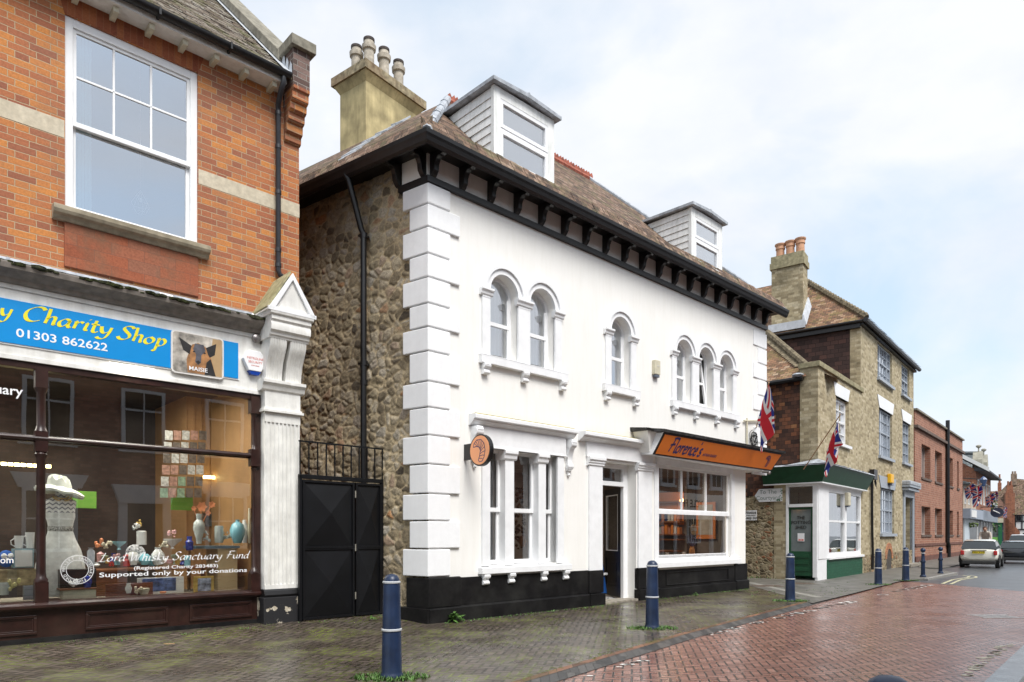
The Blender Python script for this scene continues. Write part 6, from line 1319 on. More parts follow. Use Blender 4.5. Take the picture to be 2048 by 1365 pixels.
rows = [(-1.02, -1.4, 7.0), (-1.02, -1.9, 7.17), (-1.02, -1.6, 7.34), (-1.02, -2.1, 6.83), (-1.02, -1.6, 7.51), (-1.02, -1.35, 7.68), (-4.3, -4.9, 8.9), (-4.45, -4.75, 8.73), (-3.0, -3.4, 8.95), (-5.1, -5.5, 9.0)]
for a, b_, z in rows: m.add([L2W((b_, -.012, z)), L2W((a, -.012, z)), L2W((a, -.012, z+.16)), L2W((b_, -.012, z+.16))], [(0, 1, 2, 3)])
m.build('red_tile_patch', brick('red_patch_tiles', [(.1, (.3, .1, .05)), (.9, (.42, .18, .09))], (.08, .05, .04), .28, None, .17, .012, bump=1), th_)
m = MB(); q = [L2W((-8, -.14, 0)), L2W((.0, -.14, 0)), L2W((0, .05, 0)), L2W((-8, .05, 0))]; m.hexa([(a[0], a[1], ZT-.12) for a in q], [(a[0], a[1], ZT+.1) for a in q]); m.box(U0-.1, U1+.1, -.1, .1, ZT-.02, ZT+.08)
m.tube([(U0-.2, -.2, ZT+.12), (U1+.25, -.2, ZT+.12)], .09, 8); m.tube([L2W((-8, -.2, ZT+.1)), L2W((.1, -.2, ZT+.1))], .06, 8); m.build('gutter', M['black'], th_)
ap = PF.loc((12.96, 30.7, 13.0)); ec = (U0-.12, -.22, ZT+.17); er = (U1+.2, -.22, ZT+.17); 
bk2 = L2W((-9, -.2, ZT+.17)); rg = (11.5, ap[1], 13.0); apb = tuple(Vector(L2W((-9, 3.2, 13.0))))
m = MB(); m.quad(bk2, ec, tuple(ap), apb); m.quad(ec, er, rg, tuple(ap)); m.quad(er, (U1+.2, 8, ZT+.17), rg); m.quad(tuple(ap), rg, (U1, 8, ZT+.17), (U0, 10, ZT+.17)); m.build('roof', mroof, th_)
m = MB(); rn = random.Random(8)
for k in range(26): 
    p = Vector(ec).lerp(Vector(ap), k/26); q = Vector(ec).lerp(Vector(ap), (k+.85)/26); m.tube([p+Vector((0, 0, .05)), q+Vector((0, 0, .08))], [.1, .13], 6)
for k in range(60): u = U0+k*.17; m.add([(u, -.3, ZT+.2), (u+.15, -.3, ZT+.2+rn.uniform(0, .03)), (u+.15, .1, ZT+.5), (u, .1, ZT+.5)], [(0, 1, 2, 3)])
m.build('hip', MATS['mossy_hip'], th_)
# chimney
cq = isect(1606, 652, (0, -.2, ZT+.17), (-9, -.2, ZT+.17), tuple(L2.loc(PF.w(*ap))), L2)
CW = lambda p: tuple(PF.loc(L2.w(cq[0]+p[0], cq[1]+p[1], p[2])))
zt_ = L2.at(1606, 500, cq[1])[2]; lx = L2.at(1543, 600, cq[1])[0]-cq[0]; dpt = .75
def CB(m, x0, x1, y0, y1, z0, z1): return m.hexa([CW((x, y, z0)) for x, y in ((x0, y0), (x1, y0), (x1, y1), (x0, y1))], [CW((x, y, z1)) for x, y in ((x0, y0), (x1, y0), (x1, y1), (x0, y1))])
m = MB(); CB(m, lx, 0, 0, dpt, ZT+.25, zt_-.55); ch2 = m.build('chimney', ybrick2, th_)
m = MB(); CB(m, lx-.06, .06, -.06, dpt+.06, zt_-.55, zt_-.3); CB(m, lx-.02, .02, -.02, dpt+.02, zt_-.3, zt_-.02); m.build('cap', MATS['mossy_stone'], ch2)
for px, pt in ((1560, 489), (1580, 483), (1600, 477)):
    x = L2.at(px, 520, cq[1]+.3)[0]-cq[0]; zp = L2.at(px, pt, cq[1]+.3)[2]; c = CW((x, .35, 0)); MB().lathe([(.17, zt_-.05), (.16, zp-.25), (.19, zp-.22), (.18, zp-.1), (.22, zp-.05), (.22, zp), (.15, zp)], (c[0], c[1], 0), 14).build('chimney_pot', plain('terracotta_pot', (.55, .3, .18), .8, .12, 8, .2), ch2, smooth=True)
m = MB(); CB(m, lx-.1, .1, -.14, -.02, cq[2]-.1, cq[2]+.22)
m.hexa([CW((.0, -.1, cq[2])), CW((.16, -.1, cq[2])), CW((.16, .75, cq[2]+.95)), CW((.0, .75, cq[2]+.95))], [CW((.0, -.1, cq[2]+.4)), CW((.05, -.1, cq[2]+.4)), CW((.05, .75, cq[2]+1.35)), CW((.0, .75, cq[2]+1.35))]); m.build('flashing', plain('pale_lead', (.55, .58, .62)), th_)
def tri(a, b_, c, d, mat, top=True):
    w_ = (b_-a); f = MB(); t = .07; y = .1
    frame4(f, a, b_, c, d, y, y+.08, t)
    for x in (a+w_*.24, b_-w_*.24): f.box(x-.05, x+.05, y-.01, y+.08, c+t, d-t)
    mz = c+(d-c)*.52; f.box(a+t, b_-t, y, y+.07, mz-.03, mz+.03)
    for k in range(1, 3): x = a+w_*.24+w_*.52*k/3; f.box(x-.015, x+.015, y+.02, y+.05, c+t, d-t)
    for z in (.25, .76): f.box(a+t, b_-t, y+.02, y+.05, c+(d-c)*z-.015, c+(d-c)*z+.015)
    o = f.build('window', mat, th_); MB().quad((a+t, y+.07, c+t), (b_-t, y+.07, c+t), (b_-t, y+.07, d-t), (a+t, y+.07, d-t)).build('pane', M['glass_up'], o); MB().box(a-.12, b_+.12, -.09, y, c-.12, c).build('sill', greyp, o)
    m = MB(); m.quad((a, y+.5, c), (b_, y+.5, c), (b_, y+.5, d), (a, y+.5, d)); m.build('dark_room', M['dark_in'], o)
    m = MB(); 
    for k in range(int((mz-c)/.07)): m.box(a+t, b_-w_*.3, y+.13, y+.14, c+k*.07, c+k*.07+.045)
    m.build('shutter', M['net'], o)
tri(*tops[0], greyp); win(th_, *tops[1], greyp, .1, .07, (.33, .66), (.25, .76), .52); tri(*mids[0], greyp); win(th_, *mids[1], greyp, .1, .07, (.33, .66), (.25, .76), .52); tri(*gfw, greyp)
for (a, b_, c, d), mt_2 in ((mids[0], wt), (mids[1], wt), (gfw, greyp)): MB().prism([(a-.35, d+.5), (b_+.3, d+.5), (b_+.05, d), (a, d)], -.01, .1, 'y').build('lintel', mt_2, th_)
f = MB(); f.box(13.0, 13.25, -.05, .1, .1, 3.5); f.box(15.1, 15.35, -.05, .1, .1, 3.5); f.box(13.0, 15.35, -.06, .1, 3.3, 3.6); f.box(12.9, 15.45, -.25, .1, 3.6, 3.7); f.box(12.85, 15.5, -.32, .1, 3.75, 3.82)
for k in range(12): f.box(13.0+k*.2, 13.08+k*.2, -.24, 0, 3.7, 3.75)
f.build('door_surround', greyp, th_); MB().box(12.85, 15.5, -.33, .1, 3.83, 4.05).build('canopy_lead', M['lead'], th_, bevel=.05)
m = MB().box(13.25, 15.1, .3, .36, .1, 3.3)
for z0, z1 in ((.3, 1.1), (1.3, 2.3), (2.5, 3.1)):
    for x0 in (13.4, 14.3): frame4(m, x0, x0+.65, z0, z1, .27, .3, .05)
m.build('door', plain('dark_grey_door', (.12, .125, .13), .5, .05, 5, .1), th_); MB().box(12.9, 15.4, -.35, .3, -.02, .12).build('doorstep', MATS['step_stone'], th_)
m = MB().arc_ring(10.1, .45, .45, .7, -.02, .1, 0, 180, 14); m.build('cellar_arch', redbrick, th_); MB().prism([(9.65, 0), (10.55, 0), (10.55, .45), (10.4, .75), (10.1, .88), (9.8, .75), (9.65, .45)], .0, .015, 'y').build('cellar_hatch', plain('dark_hatch', (.08, .07, .06), .7, .3, 9, .3), th_)
m = MB().quad((U0+.45, .005, 0), (U1, .005, 0), (U1, .005, .75), (U0+.45, .005, .7)); m.build('rubble_footing', bpy.data.materials['pale_rubble'], th_)
q = PF.at(1777, 958, 0); ab2 = Thing('alarm_box', 'bright yellow alarm box on the grey lintel of the yellow brick house', 'alarm box', PF, (q[0], 0, q[2]))
MB().box(q[0]-.27, q[0]+.3, -.16, 0, q[2]-.2, q[2]+.2).build('cover', plain('alarm_yellow', (.85, .45, .01), .4, .03, 3, 0), ab2, bevel=.03); MB().box(q[0]-.05, q[0]+.25, -.15, -.01, q[2]-.3, q[2]-.22).build('strobe', MATS['strobe_grey'], ab2)
q = PF.at(1700, 985, -.1); ab3 = Thing('alarm_box', 'narrow cream alarm box between the two white windows of the green shop', 'alarm box', PF, (q[0], 0, q[2]))
MB().box(3.12, 3.4, -.14, 0, 2.55, 3.02).build('cover', cream, ab3, bevel=.02); MB().box(3.15, 3.37, -.12, 0, 2.5, 2.55).build('strobe', MATS['strobe_grey'], ab3)
qa, qb = PF.at(1744, 955, -.06), PF.at(1745, 1140, -.06); m = MB().tube([qa, (qa[0], -.06, 2.4), (qb[0]-.05, -.06, 1.6), (qb[0]+.05, -.06, .6), (qb[0], -.06, .1)], .05, 8); m.box(qa[0]-.25, qa[0]+.3, -.2, -.02, qa[2]-.1, qa[2]+.3)
for k in range(4): m.tube([(qa[0]+.2, -.1, qa[2]+.2-k*.12), (qa[0]+.6, -.08, qa[2]-.2-k*.05)], .02, 5)
solo(m, 'cable_box', 'black cable with junction box running down the yellow brick beside the green shop', 'cable', M['black'], PF, (qa[0], -.06, 0))
MB_ = W.at
q0, q1 = PF.at(1680, 832, -1.3), PF.at(1652, 905, -.6); pil_flag(PF, q0, q1, 1, .85, 'union flag wound round a slanting pole above the green fascia', (q1[0]-.2, 0, q1[2]-.5), lean=-.15, folds=1.6, amp=.1)
# ---------------------------------------------------------------- long red brick building
RF = Frame(21.982, 37.227, vp=2215)
rb2 = brick('even_red_brick', [(.1, (.27, .115, .075)), (.5, (.37, .165, .105)), (.9, (.44, .205, .135))], (.42, .32, .25), .46, .3, .13, .016, grime=(.2, .09, .06), grime_amt=.4)
lb = Thing('red_brick_building', 'long flat-roofed red brick building with recessed windows and a black downpipe', 'building', RF, (8, 0, 0))
cols_ = [(1.73, 4.3), (5.73, 8.06), (9.8, 12.1), (13.8, 14.6)]; rows_ = [(4.75, 6.65), (1.5, 3.12)]
m = MB().wall(0, 16.2, 0, 8.3, 0, [(a, b_, c, d, False, .45) for a, b_ in cols_ for c, d in rows_], .45); m.quad((0, 0, 0), (0, 8, 0), (0, 8, 8.3), (0, 0, 8.3)); m.quad((16.2, 0, 0), (16.2, 8, 0), (16.2, 8, 8.3), (16.2, 0, 8.3)); m.build('wall', rb2, lb)
MB().box(-.05, 16.3, -.15, .1, 7.35, 7.5).build('string_course', plain('brown_string', (.14, .1, .08), .8, .2, 5), lb); MB().box(-.05, 16.3, -.12, .4, 8.3, 8.4).build('coping', coping, lb); MB().box(-.02, 16.25, -.06, .0, .0, .3).build('base_course', plain('dark_red_brick', (.16, .07, .05), .8, .2, 5), lb); MB().box(-.02, 16.22, -.05, .0, .85, 1.0).build('base_course', MATS['dark_red_brick'], lb)
mull = plain('mullion_cream', (.5, .42, .38), .6, .05, 5)
for a, b_ in cols_:
    for c, d in rows_:
        f = MB(); n = 3 if b_-a > 1 else 1; frame4(f, a, b_, c, d, .3, .4, .06)
        for k in range(1, n): x = a+(b_-a)*k/n; f.box(x-.05, x+.05, .28, .4, c, d)
        w_ = f.build('window', mull, lb); MB().quad((a, .38, c), (b_, .38, c), (b_, .38, d), (a, .38, d)).build('pane', plain('brown_pane', (.07, .035, .03), .2, .2, 3, 0), w_); MB().box(a-.1, b_+.1, -.06, .3, c-.12, c).build('sill', MATS['brown_string'], w_)
m = MB().tube([(9.3, -.12, 8.9), (9.3, -.12, 1.0), (9.7, -.12, .8), (9.7, -.12, .05)], .12, 8); m.build('downpipe', M['black'], lb)
# ---------------------------------------------------------------- the far end of the street
def at_z(px, Z): return ((px-1024)/1365*Z, Z)
FB = Frame(*at_z(1926, 52), vp=2190)
wp = plain('far_white', (.72, .72, .7), .6, .04, 2, 0); fbr = brick('far_brick', [(.1, (.22, .08, .045)), (.9, (.38, .15, .08))], (.3, .2, .15), .46, .3, .13, .016); slate = tiles('slate', [(.1, (.14, .16, .17)), (.9, (.24, .27, .28))], .3, .25, moss=None)
gr = Thing('gabled_shops', 'white-fronted gabled shop with bargeboards next to the long red brick building', 'shop', FB, (0, 0, 0))
def fz(py, Z): return 1.5+(1070-py)*Z/1365
m = MB().wall(0, 7.5, 0, 5.4, 0, [(.6, 1.6, 3.9, 5.2), (2.6, 3.6, 3.9, 5.2)], .2); m.build('wall', plain('buff_wall', (.45, .36, .27), .8, .1, 2), gr)
for a in (.6, 2.6, 4.8): f = MB(); frame4(f, a, a+1.0, 3.9, 5.2, -.02, .1, .08); f.box(a+.46, a+.54, -.02, .1, 3.98, 5.12); w_ = f.build('window', wp, gr); MB().quad((a, .06, 3.9), (a+1, .06, 3.9), (a+1, .06, 5.2), (a, .06, 5.2)).build('pane', MATS['dark_pane'], w_)
m = MB().box(-.1, 7.6, -.5, 0, 2.75, 3.5); m.build('fascia', plain('far_grey_blue', (.3, .34, .4), .6, .05, 2), gr); MB().box(.2, 3.0, -.55, -.5, 2.85, 3.4).build('sign_board', wp, gr); MB().box(.1, 3.0, -.08, 0, 0, 2.75).build('shutter', plain('far_pale', (.5, .56, .6), .5, .05, 2), gr); MB().box(3.2, 7.4, -.06, 0, 0, 2.75).build('shop_window', plain('far_dark', (.1, .11, .12), .3, .2, 2), gr)
m = MB(); m.hexa([(-.2, -.5, 5.4), (7.6, -.5, 5.4), (7.6, 3, 5.4), (-.2, 3, 5.4)], [(-.2, -.4, 5.5), (7.6, -.4, 5.5), (7.6, 3, 6.3), (-.2, 3, 6.3)]); m.build('roof', slate, gr)
F2 = Frame(*FB.w(7.5, 0)[:2], vp=2150)
hg = Thing('tall_gabled_building', 'tall orange brick building with bargeboard, slate roof and two stone finials', 'building', F2, (0, 0, 0))
m = MB().wall(0, 13, 0, 7.0, 0, [(1+k*2.4, 2.2+k*2.4, 4.2, 6.3) for k in range(5)], .3); m.quad((0, 0, 0), (0, 8, 0), (0, 8, 11), (0, 6, 11), (0, 0, 7.0)); m.quad((13, 0, 0), (13, 8, 0), (13, 8, 9), (13, 0, 7)); m.build('wall', fbr, hg)
for k in range(5): f = MB(); frame4(f, 1+k*2.4, 2.2+k*2.4, 4.2, 6.3, -.02, .1, .12); w_ = f.build('window', wp, hg); MB().quad((1+k*2.4, .1, 4.2), (2.2+k*2.4, .1, 4.2), (2.2+k*2.4, .1, 6.3), (1+k*2.4, .1, 6.3)).build('pane', MATS['dark_pane'], w_)
m = MB(); m.hexa([(-.3, -.9, 6.8), (13, -.9, 6.8), (13, -.9, 6.95), (-.3, -.9, 6.95)], [(-.3, .1, 6.9), (13, .1, 6.9), (13, .1, 7.2), (-.3, .1, 7.2)]); m.build('eave', plain('far_black', (.04, .04, .045), .6), hg)
m = MB(); m.add([(-.3, -.8, 7.0), (13, -.8, 7.0), (13, 4, 10.2), (-.3, 4, 10.2), (-.3, 9, 7), (13, 9, 7)], [(0, 1, 2, 3), (3, 2, 5, 4)]); m.build('roof', slate, hg)
m = MB(); m.hexa([(-.42, -.95, 6.75), (-.3, -.95, 6.75), (-.3, 4, 10.05), (-.42, 4, 10.05)], [(-.42, -.95, 7.1), (-.3, -.95, 7.1), (-.3, 4, 10.4), (-.42, 4, 10.4)]); m.build('bargeboard', wp, hg)
fs = plain('far_stone', (.38, .36, .29), .85, .15, 3)
for u, zz in ((2.0, 0), (6.3, .1)):
    m = MB(); m.prism([(u-.6, 6.9), (u+.6, 6.9), (u+.5, 8.0+zz), (u, 8.75+zz), (u-.5, 8.0+zz)], -.3, .4, 'y'); m.lathe([(.06, 8.7+zz), (.05, 9.0+zz), (.2, 9.12+zz), (.22, 9.22+zz), (.1, 9.3+zz)], (u, 0, 0), 10); m.build('finial', fs, hg)
rr0 = [F2.loc((*at_z(px, 70), fz(py, 70))) for px, py in ((1905, 936), (1957, 936), (1957, 906), (1905, 906))]
rr1 = [F2.loc((*at_z(px, 76), fz(py, 76))) for px, py in ((1905, 940), (1957, 940))]; m = MB(); m.quad(*rr0); m.quad(rr0[1], rr0[2], rr1[1]); m.quad(rr0[3], rr0[2], rr1[1], rr1[0]); m.tube([rr0[2], rr0[3]], .16, 6); m.build('rear_roof', slate, hg)
m = MB().box(0, 14, -.5, 0, 2.7, 3.6); m.build('fascia', plain('far_slate_grey', (.2, .23, .27), .5, .05, 2), hg); MB().box(0, 14, -.04, 0, 0, 2.7).build('shop_window', MATS['far_dark'], hg)
for k in range(6): MB().box(.1+k*2.6, .35+k*2.6, -.1, 0, 0, 2.7).build('pilaster', wp, hg)
od = Thing('oval_sign', 'dark oval hanging sign on the far grey shopfront', 'hanging sign', F2, (3.4, -1, 3)); m = MB(); c = (3.6, -1.2, 3.45); m.lathe([(.01, -.04), (.62, -.04), (.62, .04), (.01, .04)], (0, 0, 0), 20, 1, .7); m.v = [Vector((c[0]+v.z+.2*v.x, c[1]+v.x*.8, c[2]+v.y)) for v in m.v]; m.build('disc', plain('far_navy', (.05, .06, .1), .4), od)
MB().tube([(3.55, -1.5, 3.3), (3.55, -.9, 3.65)], .05, 6).build('stripe', wp, od); m = MB().tube([(3.6, 0, 3.95), (3.6, -1.6, 3.95)], .04, 6); m.build('bracket', M['black'], od)
# green shop across the bend, timber-framed house
F3 = Frame(*at_z(1979, 88), ang=R(-34))
g3 = Thing('far_green_shop', 'brown brick building with green shopfront closing the far end of the street', 'shop', F3, (0, 0, 0))
m = MB().wall(0, 2.1, 0, 7.1, 0, [(.5, 1.05, 4.4, 5.6)], .2); m.quad((2.1, 0, 0), (2.1, 0, 7.1), (4.4, 5, 7.1), (4.4, 5, 0)); m.quad((0, 0, 7.1), (2.1, 0, 7.1), (4.4, 5, 7.1), (0, 5, 7.1)); m.build('wall', brick('far_brown_brick', [(.1, (.25, .13, .09)), (.9, (.42, .24, .17))], (.35, .28, .24), .46, .3, .13, .016), g3)
f = MB(); frame4(f, .5, 1.05, 4.4, 5.6, -.03, .1, .12); w_ = f.build('window', wp, g3); MB().quad((.5, .1, 4.4), (1.05, .1, 4.4), (1.05, .1, 5.6), (.5, .1, 5.6)).build('pane', M['net'], w_)
MB().box(-.1, 2.1, -.2, 0, 3.05, 3.6).build('fascia', cream, g3); f = MB(); frame4(f, .1, 1.35, .0, 3.05, -.1, 0, .2); f.box(1.35, 1.65, -.1, 0, 0, 3.05); f.build('shopfront', plain('far_green', (.015, .15, .06), .5), g3); MB().box(.3, 1.15, -.05, -.02, .3, 2.9).build('pane', plain('far_glass', (.13, .15, .14), .3, .3, 3, 0), g3); MB().box(.35, 1.1, -.06, -.05, .3, 1.2).build('window_goods', plain('far_lime', (.2, .5, .1), .6), g3)
MB().box(1.65, 2.1, -.05, .6, 0, 3.6).build('dark_shopfront', plain('far_navy', (.05, .06, .1)), g3)
m = MB().box(1.1, 1.6, .5, 1.1, 7.1, 8.2); m.lathe([(.16, 8.2), (.12, 9.2), (.15, 9.3), (.1, 9.3)], (1.35, .8, 0), 8); m.build('chimney', fbr, g3)
F4 = Frame(*at_z(2011, 80), ang=R(-32))
t4 = Thing('timber_framed_house', 'steep-roofed house with black and white timber framing at the far right', 'house', F4, (0, 0, 0))
m = MB().box(0, 1.1, 0, 3, 0, 6.4); m.prism([(0, 3.6), (1.7, 1.9), (1.7, 0), (0, 0)], 0, .6, 'y'); m.build('chimney_breast', fbr, t4)
m = MB().box(.1, .95, .1, 1, 6.4, 6.6); m.box(.15, .9, .15, .9, 6.6, 7.3); m.lathe([(.12, 7.3), (.12, 7.8)], (.35, .5, 0), 8); m.lathe([(.12, 7.3), (.12, 7.8)], (.7, .5, 0), 8); m.build('chimney', fbr, t4)
m = MB().box(1.1, 9, .3, 5, 0, 3.85); m.build('plaster_wall', wp, t4); m = MB()
for x in (1.12, 1.9, 3.1, 4.3): m.box(x, x+.14, .24, .3, 2.1, 3.85)
for z in (2.05, 3.0, 3.72): m.box(1.12, 9, .22, .3, z, z+.13)
m.build('timber', M['black'], t4); m = MB().box(1.3, 1.85, .25, .3, 3.15, 3.7); m.box(2.1, 3.0, .25, .3, .5, 1.7); m.build('window', MATS['dark_pane'], t4)
m = MB(); m.add([(.9, -.1, 3.85), (9, -.1, 3.85), (9, 3.2, 7.2), (1.2, 3.2, 8.3), (-.9, 2.2, 6.3)], [(0, 1, 2, 3), (0, 3, 4)]); m.build('roof', M['roof_brown'], t4)
m = MB().box(.9, 1.6, 2.4, 3.0, 7.4, 8.8); m.lathe([(.12, 8.8), (.12, 9.1)], (1.1, 2.7, 0), 8); m.lathe([(.12, 8.8), (.12, 9.1)], (1.4, 2.7, 0), 8); m.build('chimney', plain('old_stack', (.3, .22, .16), .9, .3, 3, .3), t4)
for t_9 in (g3, t4): t_9.e.scale = (.8, 1, 1)
# distant mass of roofs and trees behind, so the horizon is closed
hz = MB(); rn = random.Random(77)
for k in range(46):
    a = -1.3+k*.055; rr_ = 130+rn.uniform(-15, 25); x, y = rr_*math.sin(a), rr_*math.cos(a)
    if x < 60: hz.ball((x, y, 1), rn.uniform(3.5, 5.5), 8, 1.6, 1.2, .9)
hz.build('distant_trees', plain('far_foliage', (.05, .075, .035), .9, .4, .8, .6), None); tag(C.objects[-1], 'low distant trees behind the houses', 'trees', kind='stuff')
# ---------------------------------------------------------------- goods in the charity shop window
def IT(px, py, y): return W.at(px, py, y)
def item(mb, name, label, cat, mat, px, py, y, **k): q = IT(px, py, y); return solo(mb, name, label, cat, mat, W, (q[0], y, q[2]), **k)
satin = plain('white_lace', (.72, .74, .72), .6, .1, 14, .8, bd=.01)
yd = 1.95; q = IT(121, 1188, yd); dx_ = q[0]; zb_ = .6
S_ = lambda py: IT(121, py, yd)[2]
dr_ = Thing('dress_mannequin', 'mannequin in a white strapless wedding dress with a pale wide-brimmed hat and necklace', 'mannequin', W, (dx_, yd, zb_))
zz = [(1192, .30), (1160, .31), (1130, .29), (1100, .24), (1080, .185), (1066, .155), (1057, .145), (1045, .158), (1034, .178), (1026, .175)]

m = MB(); n = 48; vs = []; P = zz
for k_, (py, r) in enumerate(P):
    for j in range(n): t = 2*math.pi*j/n; f_ = 1+.035*math.sin(9*t+k_*.5)*(1 if k_ < 4 else .1); vs.append((dx_+r*f_*math.cos(t), yd+.72*r*f_*math.sin(t), S_(py)))
m.add(vs, [(i*n+j, i*n+(j+1) % n, (i+1)*n+(j+1) % n, (i+1)*n+j) for i in range(len(P)-1) for j in range(n)]+[tuple(range((len(P)-1)*n, len(P)*n))]); m.build('dress', satin, dr_, smooth=True)
zig = NT('zigzag_cloth'); sp9 = zig.n('ShaderNodeSeparateXYZ'); zig.L(zig.obj(), sp9.inputs[0]); tw9 = zig.math('PINGPONG', zig.math('MULTIPLY', sp9.outputs[0], 14.0), .5); fz9 = zig.math('FRACT', zig.math('ADD', zig.math('MULTIPLY', sp9.outputs[2], 17.0), tw9)); zig.col(zig.ramp(fz9, [(.62, (.75, .75, .73)), (.7, (.2, .2, .24))]))
MB().lathe([(.168, S_(1032)), (.178, S_(1020)), (.188, S_(1010)), (.192, S_(1005)), (.18, S_(1001)), (.12, S_(997)), (.065, S_(993)), (.058, S_(978))], (dx_, yd, 0), 28, 1, .62).build('torso', zig.m, dr_, smooth=True)
m = MB(); 
for k in range(26): t = math.pi*(1.08+.84*k/25); m.ball((dx_+.11*math.cos(t), yd-.12+.02*math.sin(t*3), S_(993)+.07*math.sin(t)), .013, 6); m.ball((dx_+.08*math.cos(t), yd-.125, S_(993)+.04*math.sin(t)), .01, 6)
m.build('necklace', plain('gold', (.7, .5, .22), .3, .1, 5, 0, metal=.6), dr_); MB().lathe([(.15, S_(1063)), (.156, S_(1058)), (.15, S_(1053))], (dx_, yd, 0), 30, 1, .76).build('beaded_belt', plain('beads', (.4, .4, .38), .3, .6, 60, 0), dr_)
hm = MB().lathe([(.03, -.03), (.2, -.055), (.29, -.06), (.30, -.035), (.24, .0), (.15, .02), (.145, .06), (.13, .1), (.09, .125), (.01, .13)], (0, 0, 0), 36)
hm.v = [Vector((dx_-.01+v.x, yd+v.y, S_(981)+v.z*(1.25+.25*math.sin(7*math.atan2(v.y, v.x)))*(1 if v.length < .2 else 1)-.2*v.x+.02)) for v in hm.v]; hm.build('hat', plain('hat_cream', (.62, .65, .58), .7, .05, 8, .2), dr_, smooth=True)
cer = plain('white_ceramic', (.75, .76, .75), .15, .03, 4, 0); blu = plain('pale_blue_glaze', (.25, .55, .65), .12, .05, 4, 0); cob = plain('cobalt_glaze', (.03, .06, .35), .15, .3, 30, 0); redc = plain('mahogany', (.16, .05, .025), .35, .2, 3, .1); tbl = plain('table_wood', (.24, .09, .035), .4, .15, 2, .1)
sage = plain('sage_glaze', (.35, .45, .36), .2, .05, 4, 0); goldc = plain('gilt', (.55, .38, .1), .35, .2, 8, .2); paleg = plain('pale_glass', (.45, .5, .48), .08, .1, 5, 0); pnk = plain('pink_glaze', (.6, .35, .35), .25, .1, 5, 0); orc = plain('orange_petal', (.75, .28, .12), .6, .1, 8, 0); limeg = plain('lime_board', (.12, .3, .03), .6, .05, 3, 0)
def vase(prof, px, pyb, y, label, mat, name='vase', k=1, cat='vase', pyt=None):
    q = IT(px, pyb, y); h = IT(px, pyt, y)[2]-q[2] if pyt else 1
    m = MB().lathe([(r*k, q[2]+z*h) for r, z in prof], (q[0], y, 0), 20); return solo(m, name, label, cat, mat, W, (q[0], y, q[2]), smooth=True)
def bx(px0, px1, pyt, pyb, y, dpth, name, label, cat, mat, bevel=.004):
    a, b_ = IT(px0, pyb, y), IT(px1, pyb, y); t = IT((px0+px1)/2, pyt, y)[2]; bo = IT((px0+px1)/2, pyb, y)[2]
    return solo(MB().box(a[0], b_[0], y, y+dpth, bo, t), name, label, cat, mat, W, (a[0], y, bo), bevel=bevel)
URN = [(.05, 0), (.06, .02), (.11, .35), (.12, .55), (.09, .8), (.03, .92), (.035, 1), (.01, 1)]
# table with goods
a, b_ = IT(178, 1145, 2.0), IT(432, 1138, 2.0); zt9 = IT(300, 1137, 2.0)[2]
t = Thing('display_table', 'red-brown wooden display table behind the middle of the shop pane', 'table', W, ((a[0]+b_[0])/2, 2.1, .6)); MB().box(a[0], b_[0], 1.95, 2.5, zt9-.03, zt9).build('tabletop', tbl, t, bevel=.005); MB().box(a[0]+.05, a[0]+.5, 2.02, 2.06, .6, zt9-.03).build('side_panel', tbl, t)
for x in (a[0]+.06, b_[0]-.06): MB().box(x-.025, x+.025, 2.4, 2.45, .6, zt9-.03).build('leg', tbl, t)
a2, b2_ = IT(435, 1090, 2.0), IT(503, 1090, 2.0); zc9 = IT(470, 1092, 2.0)[2]
t = Thing('pine_cabinet', 'pale pine cabinet with blue-grey top at the right end of the shop window', 'cabinet', W, (a2[0], 2.0, .6)); MB().box(a2[0], -2.45, 1.98, 2.5, .6, zc9-.04).build('carcass', plain('pale_pine', (.62, .48, .28), .6, .06, 2, .1), t); MB().box(a2[0]-.35, -2.42, 1.95, 2.55, zc9-.04, zc9).build('top', plain('teal_grey', (.07, .13, .16), .4, .1, 4, 0), t); MB().box(a2[0]-.32, a2[0]-.28, 2.4, 2.45, .6, zc9-.04).build('leg', pine, t)
bx(275, 368, 1155, 1188, 1.75, .03, 'framed_picture', 'wide pale mount picture with blue painting leaning on the shop window floor', 'picture', cer); bx(285, 352, 1157, 1183, 1.742, .01, 'painting', 'misty blue painting inside the wide pale mount', 'painting', plain('blue_paint', (.1, .15, .35), .5, .8, 12, 0))
bx(212, 306, 1167, 1192, 1.62, .04, 'wooden_frame', 'red-brown wooden frame lying low at the front of the window', 'frame', redc); bx(388, 428, 1153, 1186, 1.8, .04, 'gilt_frame', 'gilt framed small picture beside the pine cabinet', 'picture', goldc); bx(396, 422, 1157, 1183, 1.79, .012, 'painting', 'small blue and white painting in the gilt frame', 'painting', plain('blue_white_paint', (.35, .4, .55), .5, .5, 14, 0))
bx(120, 193, 1139, 1180, 1.6, .15, 'black_box', 'black glossy display box in front of the wedding dress', 'box', M['black']); bx(125, 192, 1180, 1199, 1.52, .2, 'cream_chest', 'small cream chest with lock under the black box', 'chest', plain('cream_chest_c', (.55, .55, .42), .5, .1, 6, .1)); bx(120, 195, 1177, 1180, 1.5, .24, 'chest_lid', 'thin wooden tray between black box and cream chest', 'tray', tbl)
bx(27, 68, 1098, 1136, 1.75, .2, 'blue_shelf_box', 'pale blue open box with a white face figure at the left of the window', 'box', plain('powder_blue', (.3, .45, .5), .5)); bx(30, 65, 1101, 1134, 1.74, .01, 'white_figure', 'white bow-tie figure inside the pale blue box', 'figure', cer); bx(-20, 75, 1140, 1172, 1.78, .2, 'cork_box', 'tan mottled box under the pale blue box', 'box', plain('tan_box', (.4, .33, .18), .8, .3, 9, .2)); bx(48, 80, 1172, 1200, 1.6, .1, 'grey_folder', 'flat grey folder standing by the timber column', 'folder', plain('folder_grey', (.25, .28, .32), .5))
